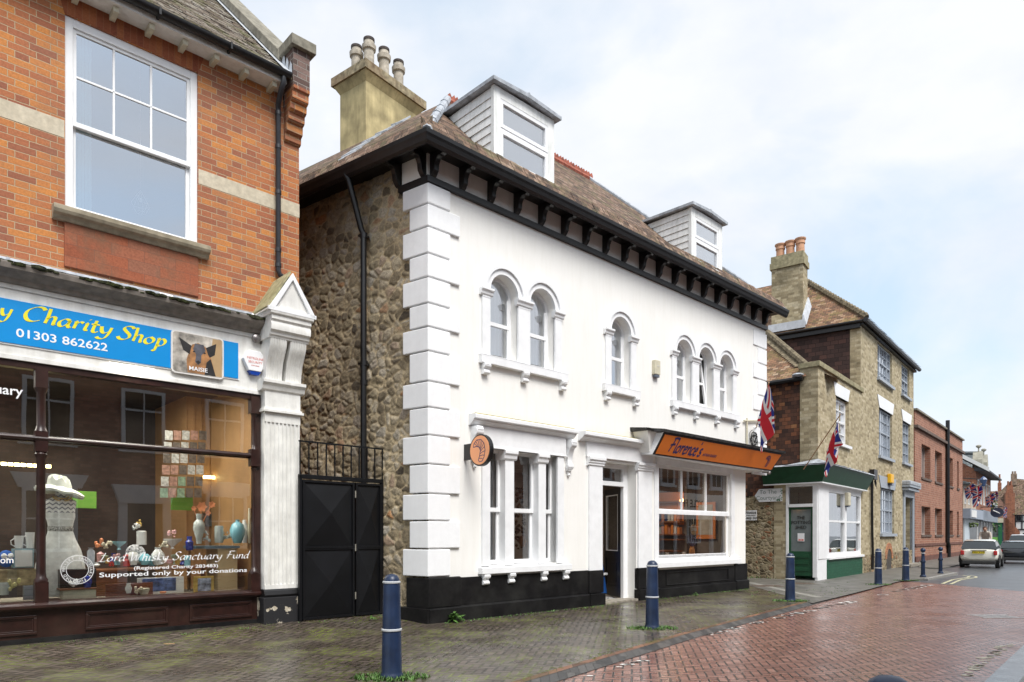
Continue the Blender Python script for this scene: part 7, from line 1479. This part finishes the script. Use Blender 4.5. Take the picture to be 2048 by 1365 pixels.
for px, pt, l in ((38, 1072, 'shorter floral mug on the pale blue box'), (60, 1065, 'taller floral mug on the pale blue box')):
    q = IT(px, 1097, 1.85); h = IT(px, pt, 1.85)[2]-q[2]; m = MB().lathe([(.045, q[2]), (.055, q[2]+h), (.05, q[2]+h), (.04, q[2]+.01)], (q[0], 1.85, 0), 16); m.tube([(q[0]-.05+.0, 1.85, q[2]+h*.8), (q[0]-.09, 1.85, q[2]+h*.6), (q[0]-.085, 1.85, q[2]+h*.3), (q[0]-.045, 1.85, q[2]+h*.15)], .007, 6); solo(m, 'mug', l, 'mug', cer, W, (q[0], 1.85, q[2]), smooth=True)
q = IT(12, 1118, 1.8); m = MB().ball((q[0], 1.8, q[2]), .09, 12, 1, 1, 1.3); t = solo(m, 'soft_toy', 'round blue soft toy bird at the far left of the shop window', 'toy', plain('toy_blue', (.01, .12, .5), .8), W, (q[0], 1.8, q[2]-.12), smooth=True); MB().ball((-.03, -.08, .16), .035, 8).build('eye', wt, t); MB().ball((.04, -.08, .16), .035, 8).build('eye', wt, t); MB().ball((.0, -.1, .12), .02, 8).build('beak', M['net'], t)
vase(URN, 475, 1087, 1.75, 'pale blue round vase on the pine cabinet', blu, k=1.0, pyt=1040); vase([(.04, 0), (.05, .3), (.075, .6), (.03, .9), (.03, 1)], 489, 1086, 1.9, 'cream bottle vase behind the pale blue vase', cer, pyt=1040)
vase([(.02, 0), (.03, .3), (.02, 1)], 499, 1087, 1.8, 'very slim tall cream vase against the window jamb', cream, pyt=1017); vase([(.06, 0), (.07, .1), (.07, .9), (.06, 1)], 438, 1086, 1.9, 'clear glass jar on the pine cabinet', paleg, 'jar', 1, 'jar', 1052)
vase([(.04, 0), (.05, .2), (.09, .5), (.08, .7), (.04, .8), (.05, 1)], 398, 1088, 1.95, 'clear glass vase holding orange silk flowers', paleg, pyt=1028)
vase([(.05, 0), (.055, .1), (.06, .6), (.035, .75), (.04, 1)], 379, 1101, 2.1, 'cobalt blue jar with white pattern on the table', cob, 'ginger_jar', 1, 'jar', 1073)
vase([(.06, 0), (.09, .3), (.09, .6), (.04, .9), (.05, 1)], 316, 1130, 1.97, 'white floral tea jar on the table edge', cer, 'tea_jar', 1, 'jar', 1095); vase([(.05, 0), (.085, .35), (.07, .8), (.04, 1)], 290, 1130, 1.97, 'squat turquoise glazed pot on the table edge', blu, 'squat_pot', 1, 'pot', 1108)
vase([(.05, 0), (.08, .4), (.075, .75), (.04, .95), (.05, 1)], 266, 1130, 1.97, 'white ribbed jug on the table edge left of the turquoise pot', cer, 'jug', 1, 'jug', 1102)
vase([(.045, 0), (.05, .8), (.02, .95), (.045, 1)], 182, 1133, 1.98, 'silver grey flask at the left end of the table', plain('silver_grey', (.4, .44, .5), .3), 'flask', 1, 'flask', 1096)
vase([(.07, 0), (.07, .95), (.05, 1)], 283, 1090, 2.15, 'tall white floral canister on the table', cer, 'canister', 1, 'canister', 1062); vase([(.03, 0), (.015, .2), (.13, .85), (.14, 1), (.01, 1)], 345, 1098, 2.1, 'white cake stand on the table', cer, 'cake_stand', 1, 'cake stand', 1078)
vase([(.03, 0), (.015, .3), (.09, .8), (.1, 1), (.01, 1)], 238, 1100, 2.1, 'small pale blue pedestal dish on the table', blu, 'pedestal_dish', 1, 'dish', 1083); vase([(.03, 0), (.045, .5), (.025, .9), (.03, 1)], 257, 1187, 1.55, 'small white pitcher on the window floor', cer, 'pitcher', 1, 'pitcher', 1167)
vase([(.05, 0), (.075, .8), (.07, 1)], 288, 1189, 1.55, 'cream bowl on the window floor next to the pitcher', cream, 'bowl', 1, 'bowl', 1177); vase([(.04, 0), (.045, .9), (.01, 1)], 326, 1187, 1.55, 'orange lidded tub on the window floor', orc, 'tub', 1, 'tub', 1183)
vase([(.05, 0), (.06, .7), (.05, 1)], 8, 1190, 1.6, 'glass jar with pink flowers at the far left', paleg, 'glass_jar', 1, 'jar', 1165)
vase([(.055, 0), (.085, .5), (.06, .9), (.015, 1)], 175, 1176, 1.55, 'blue patterned teapot in front of the black box', cob, 'teapot', .7, 'teapot', 1152)
q = IT(272, 1112, 2.0); m = MB().lathe([(.01, -.01), (.12, -.008), (.14, .0), (.12, .008), (.01, .006)], (0, 0, 0), 24); m.v = [Vector((q[0]+v.x, 2.02+v.z+.2*v.y, q[2]+.03+v.y)) for v in m.v]; solo(m, 'plate', 'white plate with dark floral rim standing on the table', 'plate', plain('plate_rim', (.6, .6, .62), .2, .6, 30, 0), W, (q[0], 2.0, q[2]), smooth=True)
rn = random.Random(21)
def bits(px, py, y, label, name, mat, n=8, r=.05): 
    q = IT(px, py, y); m = MB()
    for k in range(n): m.ball((q[0]+rn.uniform(-r, r), y+rn.uniform(-r, r)*.5, q[2]+rn.uniform(0, r*1.6)), rn.uniform(.012, .03), 7, 1, 1, rn.uniform(.7, 1.6))
    return solo(m, name, label, 'ornament', mat, W, (q[0], y, q[2]), smooth=True)
bits(198, 1092, 2.05, 'orange fairy figurine at the left of the table', 'figurine', orc, 10, .05); bits(214, 1098, 2.05, 'cream flower posy figurine beside the orange fairy', 'figurine', cream, 12, .06); bits(272, 1060, 2.15, 'white flowers on top of the floral canister', 'posy', cer, 12, .06); bits(280, 1050, 2.15, 'gilt bird figurine above the floral canister', 'figurine', goldc, 6, .04); bits(235, 1120, 2.0, 'pink ornament on the table front', 'figurine', pnk, 9, .05); bits(222, 1132, 1.98, 'red striped ornament on the table front', 'figurine', plain('red_orn', (.5, .04, .03), .4), 5, .03); bits(248, 1130, 1.98, 'brown bear ornament on the table front', 'figurine', tbl, 8, .04)
bits(327, 1094, 2.0, 'cream horse figurine on the table', 'figurine', cream, 10, .06); bits(343, 1074, 2.1, 'pink shell ornament on the cake stand', 'ornament', pnk, 8, .05); bits(148, 1172, 1.55, 'white and mauve duck ornament in front of the black box', 'duck', cer, 10, .05); bits(410, 1082, 2.0, 'cluster of clear crystal on the cabinet edge', 'crystal', paleg, 14, .1); bits(452, 1080, 1.95, 'second cluster of clear crystal by the pale blue vase', 'crystal', paleg, 12, .08); bits(275, 1187, 1.5, 'sandy shells on the window floor', 'shells', stone, 10, .06); bits(30, 1180, 1.6, 'yellow cloth heap by the glass jar', 'cloth', plain('straw_yellow', (.55, .5, .22), .8), 10, .08)
q = IT(402, 1014, 1.95); m = MB()
for c_, s_ in (((0, 0), .09), ((.16, .04), .06), ((-.12, -.03), .045), ((.1, -.1), .05)):
    for k in range(6): t = k*math.pi/3+c_[0]*9; a = Vector((q[0]+c_[0], 1.93, q[2]+c_[1])); d = Vector((math.cos(t), -.25, math.sin(t)))*s_; n_2 = Vector((-math.sin(t), 0, math.cos(t)))*s_*.4; m.add([a, a+d*.55+n_2, a+d, a+d*.55-n_2], [(0, 1, 2, 3)])
    m.tube([(q[0]+c_[0], 1.95, q[2]+c_[1]), (q[0]+c_[0]*.2, 1.96, q[2]-.25)], .006, 5)
solo(m, 'silk_flowers', 'orange silk flowers standing in the glass vase', 'flowers', orc, W, (q[0], 1.95, q[2]))
for px0, px1, py0, py1, l in ((145, 193, 983, 1017, 'plain green board hanging behind the hat'), (342, 386, 993, 1021, 'plain green board hanging behind the silk flowers')): bx(px0, px1, py0, py1, 3.2, .02, 'green_board', l, 'board', limeg)
m = MB(); rn = random.Random(31); cm = [plain('card_%d' % k, c, .6, .3, 20, 0) for k, c in enumerate(((.45, .45, .42), (.12, .1, .08), (.2, .3, .2), (.35, .2, .15)))]
rk = Thing('card_rack', 'rack of greetings cards in rows behind the upper part of the shop window', 'card rack', W, (-3.9, 3.0, 2.4))
for r_9 in range(6):
    for c_9 in range(5):
        q = IT(338+c_9*17-r_9*2, 870+r_9*23, 3.0); MB().box(q[0]-.06, q[0]+.06, 3.0, 3.01, q[2]-.09, q[2]+.07).build('card', cm[rn.randrange(4)], rk)
for k, (px, py, l, c_) in enumerate(((448, 1005, 'pinned white paper on the pine wall, upper', cer), (430, 1040, 'framed small mirror on the pine wall', paleg), (462, 1000, 'pinned grey leaflet on the pine wall', cm[0]), (419, 1040, 'dark small picture on the pine wall', cm[1]))): q = IT(px, py, 3.5); solo(MB().box(q[0]-.1, q[0]+.1, 3.55, 3.58, q[2]-.12, q[2]+.12), 'leaflet', l, 'leaflet', c_, W, q)
led = emis('warm_led', (1, .8, .35), 6.0)
def room_light(F, p, e, size, name, col=(1, .93, .82), rot=0):
    l = bpy.data.lights.new(name, 'AREA'); l.energy = e; l.size = size; l.color = col; o = bpy.data.objects.new(name, l); C.objects.link(o); o.location = F.w(*p); return o
room_light(W, (-4.2, 2.2, 3.9), 60, 1.6, 'shop_fill_light'); room_light(W, (-7, 3.0, 3.9), 45, 1.6, 'shop_fill_light'); room_light(W, (8.6, 1.6, 3.15), 24, 1.2, 'bakery_fill_light', (1, .8, .6)); room_light(W, (5.0, 2.4, 3.1), 8, .8, 'bakery_fill_light', (1, .85, .7))  # unseen area lamps added under the ceilings to brighten shop and bakery interiors
for px0, px1, y9, l in ((-10, 105, 4.6, 'row of warm light tubes deep in the shop behind the mannequin'), (408, 484, 3.4, 'row of warm light tubes near the pine wall')):
    a = IT(px0, 930 if px0 < 0 else 957, y9); b_ = IT(px1, 930 if px0 < 0 else 960, y9); m = MB(); n = 9
    for k in range(n): m.box(a[0]+(b_[0]-a[0])*k/n, a[0]+(b_[0]-a[0])*(k+.75)/n, y9, y9+.04, a[2], a[2]+.05)
    solo(m, 'light_strip', l, 'light', led, W, a)
mc9 = [cer, pnk, sage, goldc, cob, blu, cream, plain('red_orn', (.5, .04, .03), .4)]; wh9 = ['white', 'pink', 'sage green', 'gilt', 'cobalt', 'turquoise', 'cream', 'red']
for k in range(22):
    px = 192+k*8.7; py = 1132-(k*37 % 23)*1.6; y9 = 1.98+(k*13 % 7)*.06; hgt = 8+(k*29 % 17)
    wq = ['behind the window lettering at the left', 'in the middle of the crowded table', 'at the right end of the crowded table'][min(2, k//8)]; zt_9 = 1133-(y9-1.98)*25
    vase([[(.03, 0), (.05, .3), (.02, .8), (.03, 1)], [(.04, 0), (.045, .8), (.01, 1)], [(.02, 0), (.01, .3), (.05, .9), (.01, 1)], [(.045, 0), (.05, .5), (.03, .6), (.04, .9), (.01, 1)]][k % 4], px, zt_9, y9, 'small %s %s ornament %s' % (wh9[k % 8], ['flared', 'lidded', 'stemmed', 'double-bellied'][k % 4], wq), mc9[k % 8], 'ornament', 1.1, 'ornament', zt_9-hgt)
# rail of clothes at the far left
cr = Thing('clothes_rail', 'rail of dark second-hand clothes deep in the shop at the far left', 'clothes rail', W, (-6, 3.2, .1))
for k in range(9): u = -7.3+k*.17; curtain(u, u+.13, 1.0, 2.1-.05*(k % 3), 3.2+.05*(k % 2), 2, .03).build('garment', [cm[1], plain('plum', (.12, .04, .1), .8), plain('dark_denim', (.03, .06, .12), .8), cm[0]][k % 4], cr)
MB().tube([(-7.4, 3.2, 2.15), (-5.7, 3.2, 2.15)], .015, 6).build('rail', plain('steel', (.5, .5, .5), .25), cr)
# ---------------------------------------------------------------- inside the bakery
def bq(px, py, y): return W.at(px, py, y)
orw = plain('orange_wall', (.62, .2, .04), .7, .06, 2, 0)
UW = LE-.16
def WQ(px, py, u0=UW):             # pixel ray meets the right-hand wall of the bakery room
    a = W.at(px, py, .0); c = W.loc((0, 0, EYE)); d = Vector(a)-Vector(c); t = (u0-c.x)/d.x; return Vector(c)+d*t
def wallbox(px0, px1, py0, py1, d0, d1, name, mat, par):
    a, b_ = WQ(px0, (py0+py1)/2), WQ(px1, (py0+py1)/2); t, bo = WQ((px0+px1)/2, py0).z, WQ((px0+px1)/2, py1).z; return MB().box(UW-d1, UW-d0, min(a.y, b_.y), max(a.y, b_.y), bo, t).build(name, mat, par)
ct = Thing('bakery_shelf', 'wall shelves with orange backing and stacked bags inside the bakery window', 'shelves', W, (UW, 2.2, .03))
wallbox(1317, 1368, 985, 1050, 0, .03, 'backing', orw, ct)
for py in (1003, 1043, 1068, 1078): wallbox(1317, 1370, py, py+3, .0, .28, 'shelf', tbl, ct)
rn = random.Random(41); bgm = [plain('card_white', (.5, .48, .45), .7), orw, plain('bag_pink', (.5, .2, .12), .7), plain('navy_bag', (.03, .05, .15), .6)]
for k in range(16): px = 1318+(k % 8)*6.2; py = 1043 if k < 8 else 1068; wallbox(px, px+4.8, py-rn.uniform(12, 19), py, .05, .2, 'bag', bgm[rn.randrange(4)], ct)
wd9 = Thing('dark_doorway', 'dark doorway between the orange shelves and the framed panel in the bakery', 'doorway', W, (UW, 1.6, .03)); wallbox(1374, 1392, 968, 1112, .0, .02, 'opening', M['dark_in'], wd9)
op9 = Thing('orange_panel', 'orange framed pale panel on the right wall inside the bakery', 'panel', W, (UW, 1, 1)); wallbox(1394, 1432, 1005, 1078, 0, .04, 'frame', orw, op9); wallbox(1398, 1427, 1010, 1070, .04, .05, 'board', plain('pale_board', (.42, .4, .36), .7), op9)
bc = Thing('bakery_counter', 'white bakery counter with wooden top behind the shop window', 'counter', W, (8.5, 1.9, .03)); MB().box(7.6, 10.3, 1.7, 2.2, .03, 1.0).build('body', plain('counter_grey', (.35, .35, .34), .5), bc); MB().box(7.5, 10.4, 1.65, 2.25, 1.0, 1.05).build('top', tbl, bc); MB().box(8.6, 9.2, 1.8, 2.1, 1.05, 1.4).build('till', M['black'], bc)
warm = emis('warm_bulb', (1, .55, .2), 9.0)
for px, py, l in ((1363, 1001, 'left one'), (1412, 1006, 'right one')):
    q = bq(px, py, 1.8); t = Thing('pendant_lamp', 'warm glowing pendant bulb in the bakery window, '+l, 'pendant lamp', W, (q[0], 1.8, q[2]), group='pendant bulbs in the bakery'); MB().ball((q[0], 1.8, q[2]), .05, 10, 1, 1, 1.3).build('bulb', warm, t, smooth=True); MB().tube([(q[0], 1.8, q[2]+.06), (q[0], 1.8, 3.15)], .006, 5).build('cord', M['black'], t)
q = bq(1387, 1060, .35); t = Thing('open_sign', 'small round wooden OPEN sign hanging inside the bakery window', 'sign', W, (q[0], .35, q[2])); m = MB().lathe([(.01, -.01), (.14, -.01), (.14, .01), (.01, .01)], (0, 0, 0), 20); m.v = [Vector((q[0]+v.x, .35+v.z, q[2]+v.y)) for v in m.v]; m.build('disc', plain('wood_disc', (.3, .2, .1), .6), t); MB().tube([(q[0], .35, q[2]+.14), (q[0], .35, q[2]+.3)], .004, 4).build('string', cream, t); under(text('OPEN', .1, W, (q[0], .335, q[2]-.03), cer, bold=.01), t)
q = bq(1384, 1112, .5); jg = Thing('jug_of_lavender', 'ochre jug of lavender standing on the bakery window sill', 'jug', W, (q[0], .5, q[2])); MB().lathe([(.05, q[2]), (.085, q[2]+.08), (.07, q[2]+.18), (.05, q[2]+.22), (.06, q[2]+.25)], (q[0], .5, 0), 16).build('jug', plain('ochre', (.55, .25, .08), .3, .1, 5, 0), jg, smooth=True)
m = MB(); 
for k in range(26): t = rn.uniform(-.9, .9); l = rn.uniform(.15, .35); e9 = (q[0]+math.sin(t)*l, .5+rn.uniform(-.1, .1), q[2]+.24+math.cos(t)*l); m.tube([(q[0], .5, q[2]+.2), e9], .004, 4); m.ball(e9, .014, 5, 1, 1, 2)
m.build('lavender', plain('lavender', (.12, .11, .22), .8), jg)
MB_s = solo(MB().box(6.8, 10.05, .2, .75, .86, .93), 'window_counter', 'wooden counter along the inside of the bakery window', 'counter', tbl, W, (8, .3, .86))
for px, l in ((1335, 'left of the jug'), (1368, 'beside the jug')): q = bq(px, 1112, .5); solo(MB().box(q[0]-.07, q[0]+.07, .5, .52, .93, 1.05), 'menu_card', 'small white menu card on the window counter, '+l, 'card', cer, W, (q[0], .5, .93))
bb = Thing('barrier_banner', 'blue cafe banner leaning just inside the open door', 'banner', W, (4.9, .9, .03)); a = bq(1200, 1080, .8); b_ = bq(1214, 1080, .8); MB().hexa([(a[0], .8, .12), (b_[0], .8, .12), (b_[0], .83, .12), (a[0], .83, .12)], [(a[0], 1.0, 1.25), (b_[0], 1.0, 1.25), (b_[0], 1.03, 1.25), (a[0], 1.03, 1.25)]).build('banner', plain('banner_blue', (.01, .08, .3), .5), bb); MB().box(a[0], b_[0]+.05, .82, .86, .55, .6).build('stripe', wt, bb)
# customer seen through the middle sash
ivy = plain('dried_wreath', (.2, .1, .04), .9, .5, 20, .5); q = bq(1040, 1045, .8); m = MB(); rn = random.Random(17)
for k in range(90): t = rn.random()*6.28; zz9 = rn.uniform(-.55, .75); m.ball((q[0]+.09*math.cos(t)*(1.2-abs(zz9)), .8+.08*math.sin(t), q[2]+zz9), rn.uniform(.02, .045), 5)
solo(m, 'dried_flowers', 'hanging bunch of dried brown flowers behind the middle sash', 'flowers', ivy, W, (q[0], .8, q[2])); solo(MB().lathe([(.04, q[2]-.5), (.08, q[2]-.4), (.05, q[2]-.28)], (bq(1045, 1100, .5)[0], .5, 0), 12), 'ochre_pot', 'small ochre pot on the sill behind the middle sash', 'pot', MATS['ochre'], W, (q[0], .5, .95), smooth=True)
# ---------------------------------------------------------------- cars
rub = plain('tyre', (.02, .02, .021), .8, .2, 9, .2); alloy = plain('alloy', (.55, .56, .58), .3, .05, 5, 0, metal=.7); carglass = plain('car_glass', (.03, .04, .045), .06, .1, 2, 0, coat=.5); tailr = plain('tail_red', (.45, .02, .02), .2, .1, 5, 0)
def car(px, pyb, vp, L, Wd, Hh, paint_, label, roofm=None, plate=None, cat='car', group='cars parked along the far kerb'):
    q = ground_pt(px, pyb, -.03); F = Frame(q.x, q.y, vp=vp); t = Thing('parked_car', label, cat, F, (0, 0, -.03), group=group); g = -.03; hw = Wd/2
    # local: x forward along the street, y to the left (away), rear centre bottom at the origin
    st = [(0, .93, .30, .50, .64), (.05, .96, .24, .5, .70), (.16, 1, .2, .5, .74), (.45, 1, .2, .5, .76), (.72, 1, .2, .48, .74), (.9, .97, .22, .45, .66), (.98, .88, .26, .4, .52), (1.0, .8, .3, .38, .46)]
    def loop(s): 
        x, w_, zb, zm, zt = s; w_ = w_*hw; return [(x*L, -w_*.86, g+zb*.9*Hh), (x*L, -w_, g+(zb+.1)*Hh), (x*L, -w_*1.0, g+zm*Hh), (x*L, -w_*.93, g+zt*Hh-.0), (x*L, -w_*.6, g+zt*Hh+.02), (x*L, w_*.6, g+zt*Hh+.02), (x*L, w_*.93, g+zt*Hh), (x*L, w_, g+zm*Hh), (x*L, w_, g+(zb+.1)*Hh), (x*L, w_*.86, g+zb*.9*Hh)]
    m = MB(); vs = []; n = 10
    for s in st: vs += loop(s)
    m.add(vs, [(i*n+j, i*n+(j+1) % n, (i+1)*n+(j+1) % n, (i+1)*n+j) for i in range(len(st)-1) for j in range(n)]+[tuple(range(n))[::-1], tuple(range((len(st)-1)*n, len(st)*n))]); b = m.build('body', paint_, t, smooth=True); sd = b.modifiers.new('s', 'SUBSURF'); sd.levels = 2; sd.render_levels = 2
    cb = [(.03, .88, .62), (.12, .80, .95), (.5, .78, 1.0), (.62, .80, .95), (.74, .9, .66)]; m = MB(); vs = []
    for x, w_, z in ((.02, .90, .70), (.10, .76, .96), (.3, .74, .99), (.52, .76, .97), (.74, .88, .70)): vs += [(x*L, -hw*(.95 if z < .8 else w_), g+(z-.0)*Hh), (x*L, hw*(.95 if z < .8 else w_), g+z*Hh)]
    base = [(x, y, g+.66*Hh) for x, y in ((.02*L, -hw*.95), (.02*L, hw*.95), (.74*L, hw*.95), (.74*L, -hw*.95))]
    P = [(.02*L, g+.68*Hh), (.10*L, g+.94*Hh), (.3*L, g+.985*Hh), (.52*L, g+.955*Hh), (.76*L, g+.68*Hh)]
    ins = [.92, .78, .76, .78, .92]; m.add([(x, -hw*k, z) for (x, z), k in zip(P, ins)]+[(x, hw*k, z) for (x, z), k in zip(P, ins)], [(0, 1, 2, 3, 4), (9, 8, 7, 6, 5)]+[(i, i+5, i+6, i+1) for i in range(4)]); m.build('windows', carglass, t)
    m = MB(); Rr_ = [(.095*L, .95), (.2*L, .985), (.3*L, 1.0), (.42*L, .995), (.53*L, .965)]; vs = []
    for x, z in Rr_: vs += [(x, -hw*.79, g+z*Hh-.03), (x, -hw*.7, g+z*Hh+.01), (x, 0, g+z*Hh+.025), (x, hw*.7, g+z*Hh+.01), (x, hw*.79, g+z*Hh-.03)]
    m.add(vs, [(i*5+j, i*5+j+1, i*5+6+j, i*5+5+j) for i in range(4) for j in range(4)]); 
    for sgn in (-1, 1):
        m.tube([(.53*L, sgn*hw*.77, g+.95*Hh), (.76*L, sgn*hw*.91, g+.69*Hh)], .022, 6)
    m.build('roof', roofm or paint_, t, smooth=True)
    r = .2*Hh+.02
    for x in (.17*L, .82*L):
        for sgn in (-1, 1):
            w2 = MB().lathe([(r*.6, -.08), (r*.95, -.09), (r, -.06), (r, .06), (r*.95, .09), (r*.6, .08)], (0, 0, 0), 22); w2.v = [Vector((x+v.x, sgn*(hw-.07)+v.z, g+r+v.y)) for v in w2.v]; wo = w2.build('wheel', rub, t, smooth=True)
            w3 = MB().lathe([(.02, -.09), (r*.62, -.075), (r*.62, .075), (.02, .09)], (0, 0, 0), 12); w3.v = [Vector((x+v.x, sgn*(hw-.065)+v.z, g+r+v.y)) for v in w3.v]; w3.build('rim', alloy, wo)
            m = MB(); pts = [(x+(r+.03)*math.cos(R(a9)), sgn*(hw+.004), g+r+(r+.03)*math.sin(R(a9))) for a9 in range(-10, 200, 15)]; m.tube(pts, .035, 6); m.build('wheel_arch', rub, t)
    for sgn in (-1, 1): MB().box(-.015, .05, min(sgn*hw*.74, sgn*hw*.93), max(sgn*hw*.74, sgn*hw*.93), g+.46*Hh, g+.62*Hh).build('tail_light', tailr, t, bevel=.05)
    MB().box(-.04, .05, -hw*.86, hw*.86, g+.14*Hh, g+.27*Hh).build('bumper', plain('bumper_black', (.03, .03, .03), .6), t, bevel=.03)
    if plate: MB().box(-.035, 0, -.24, .24, g+.52*Hh, g+.61*Hh).build('number_plate', plain('plate_yellow', (.8, .62, .02), .4, .02, 3, 0), t); MB().box(-.06, .0, -.3, .3, g+.62*Hh, g+.645*Hh).build('boot_handle', rub, t)
    if plate:
        o = text(plate, .1, F, (0, 0, 0), dk, None, 0, .015, 'CENTER', .001); 
        for v in o.data.vertices: v.co = Vector((-.037, -v.co.x, g+.565*Hh-.035+v.co.z))
        under(o, t)
    return t
mini_w = plain('car_cream_white', (.82, .81, .72), .2, .02, 3, 0, coat=.6); dcar = plain('car_dark', (.02, .024, .03), .15, .1, 3, 0, coat=.8); wcar = plain('car_white', (.75, .76, .78), .2, .02, 3, 0, coat=.6)
car(1957, 1137, 2130, 3.3, 1.5, 1.3, mini_w, 'small cream white hatchback with black window band and yellow number plate', plate='RX61 XTW')
car(2030, 1128, 2140, 3.9, 1.5, 1.2, dcar, 'dark coupe parked ahead of the cream hatchback')
car(2040, 1108, 2150, 3.8, 1.6, 1.55, wcar, 'white car behind the dark coupe')
car(2052, 1101, 2155, 3.8, 1.6, 1.5, wcar, 'second white car farther up, seen only by its roof')
# ---------------------------------------------------------------- person, lantern, basket, far flags
cl_ = plain('beige_coat', (.5, .44, .38), .8, .08, 5, .2); skin = plain('skin', (.45, .26, .18), .6, .05, 5, .1); hair = plain('brown_hair', (.08, .035, .02), .7, .2, 20, .2)
Fp = Frame(*at_z(1972, 42), vp=2150); ps = Thing('person', 'person in a beige jacket stooping behind the cream hatchback', 'person', Fp, (0, 0, 0))
def skinmesh(name, pts, edges, rad, mat, par, sub=2):
    me = bpy.data.meshes.new(name); me.from_pydata(pts, edges, []); o = bpy.data.objects.new(name, me); C.objects.link(o); o.parent = par.e
    sk = o.modifiers.new('skin', 'SKIN'); sd = o.modifiers.new('sub', 'SUBSURF'); sd.levels = sub; sd.render_levels = sub
    for i, r in enumerate(rad): me.skin_vertices[0].data[i].radius = (r, r) if not isinstance(r, tuple) else r
    me.skin_vertices[0].data[0].use_root = True; me.materials.append(mat); return o
def S3(p): return (p[0], p[1], p[2])
pts = [(0, 0, .85), (-.1, 0, 1.05), (-.25, 0, 1.28), (-.33, 0, 1.38), (-.42, 0, 1.46), (-.3, .19, 1.32), (-.42, .24, 1.05), (-.55, .2, .86), (-.3, -.19, 1.32), (-.4, -.24, 1.05), (-.54, -.2, .86), (.0, .1, .8), (-.04, .11, .45), (.04, .12, .07), (-.08, .12, .03), (.0, -.1, .8), (-.02, -.11, .45), (.06, -.12, .07), (-.06, -.12, .03)]
ed = [(0, 1), (1, 2), (2, 3), (3, 4), (2, 5), (5, 6), (6, 7), (2, 8), (8, 9), (9, 10), (0, 11), (11, 12), (12, 13), (13, 14), (0, 15), (15, 16), (16, 17), (17, 18)]
rad = [.14, .14, .16, .06, .085, .07, .05, .035, .07, .05, .035, .09, .06, .04, .035, .09, .06, .04, .035]
skinmesh('body', pts, ed, rad, cl_, ps); MB().ball((-.45, 0, 1.5), .1, 12, .9, .85, 1.15).build('face', skin, ps, smooth=True); MB().ball((-.42, 0, 1.54), .105, 12, 1, .95, 1.05).build('hair', hair, ps, smooth=True); ps.e.scale = (1.22, 1.22, 1.22)
bl2 = Thing('lantern', 'blue street lantern on a bracket high on the far brick building', 'street lamp', F2, (2.5, -1.2, 6)); q = F2.loc((*at_z(1967, 54), fz(962, 54))); 
MB().lathe([(.12, q[2]-.45), (.27, q[2]+.05), (.3, q[2]+.08), (.16, q[2]+.25), (.03, q[2]+.35)], (q[0], q[1], 0), 6).build('head', plain('lantern_blue', (.06, .1, .2), .3), bl2); MB().tube([(q[0], q[1], q[2]+.1), (q[0], q[1]+1.5, q[2]+.3)], .04, 6).build('arm', M['black'], bl2)
q = ground_pt(1931, 1105); hb = Thing('hanging_basket', 'hanging flower basket on a dark blue post by the far white shop', 'hanging basket', W0, (q.x, q.y, 0)); MB().tube([(q.x, q.y, 0), (q.x, q.y, 3.8), (q.x+.5, q.y, 3.6)], .06, 8).build('post', bl, hb); m = MB(); rn = random.Random(4); c = (*at_z(1942, 54), fz(1050, 54))
for k in range(60): t = rn.random()*6.28; r9 = rn.random()**.5*.45; m.ball((c[0]+r9*math.cos(t), c[1]+r9*math.sin(t), c[2]+rn.uniform(-.18, .12)), rn.uniform(.05, .1), 5)
m.build('flowers', plain('basket_green', (.12, .17, .05), .8, .6, 9, .4), hb)
def far_flag(px0, py0, px1, py1, Z, w_, label, lean=.1):
    F = Frame(0, 0, ang=0); t_ = (*at_z(px0, Z), fz(py0, Z)); b9 = (*at_z(px1, Z+.5), fz(py1, Z)); tp9, bt9 = Vector(t_), Vector(b9)
    def f(s, t): p = bt9.lerp(tp9, t*(1-.35*s)+.1*s); return p+Vector((w_*s*lean*.5+.09*math.sin(7*t+5*s)*s, .22*math.sin(9*t+3*s), -w_*s*(1-.25*t)))
    return flag(label, f, F, b9, n=(40, 24), pole=[b9, tp9], size_pole=.035)
far_flag(1946, 965, 1930, 978, 50, .8, 'far union flag hanging nearest the red brick building', .5); far_flag(1963, 968, 1946, 978, 52, 1.45, 'large far union flag hanging over the grey shopfronts', .1); far_flag(1985, 985, 1972, 996, 60, .9, 'far union flag hanging before the green far shop', .4); far_flag(1993, 982, 1985, 988, 76, .9, 'small far union flag on the brown brick building', .6); far_flag(2012, 1012, 2008, 1020, 78, 1.0, 'small far union flag by the orange chimney breast', .2)
q = at_z(1981, 70); m = MB(); rn = random.Random(5); lv = plain('far_leaves', (.07, .13, .03), .8, .4, 5, .3)
for k in range(420): zz9 = rn.uniform(1.8, 5.6); c = Vector((q[0]+rn.gauss(0, .35), q[1]+rn.gauss(0, .35), zz9)); d = Vector((rn.uniform(-1, 1), rn.uniform(-1, 1), rn.uniform(-1, 1))).normalized()*.14; e_9 = d.cross(Vector((0, 0, 1))).normalized()*.1; m.add([c-d, c+e_9, c+d, c-e_9], [(0, 1, 2, 3)])
tr = Thing('slender_tree', 'slender leafy tree standing before the far green shop', 'tree', W0, (q[0], q[1], 0)); m.build('crown', lv, tr); MB().tube([(q[0], q[1], 0), (q[0]+.05, q[1], 2.5), (q[0], q[1], 5)], [.08, .06, .02], 7).build('trunk', plain('bark', (.1, .08, .06), .9, .3, 9, .5), tr)
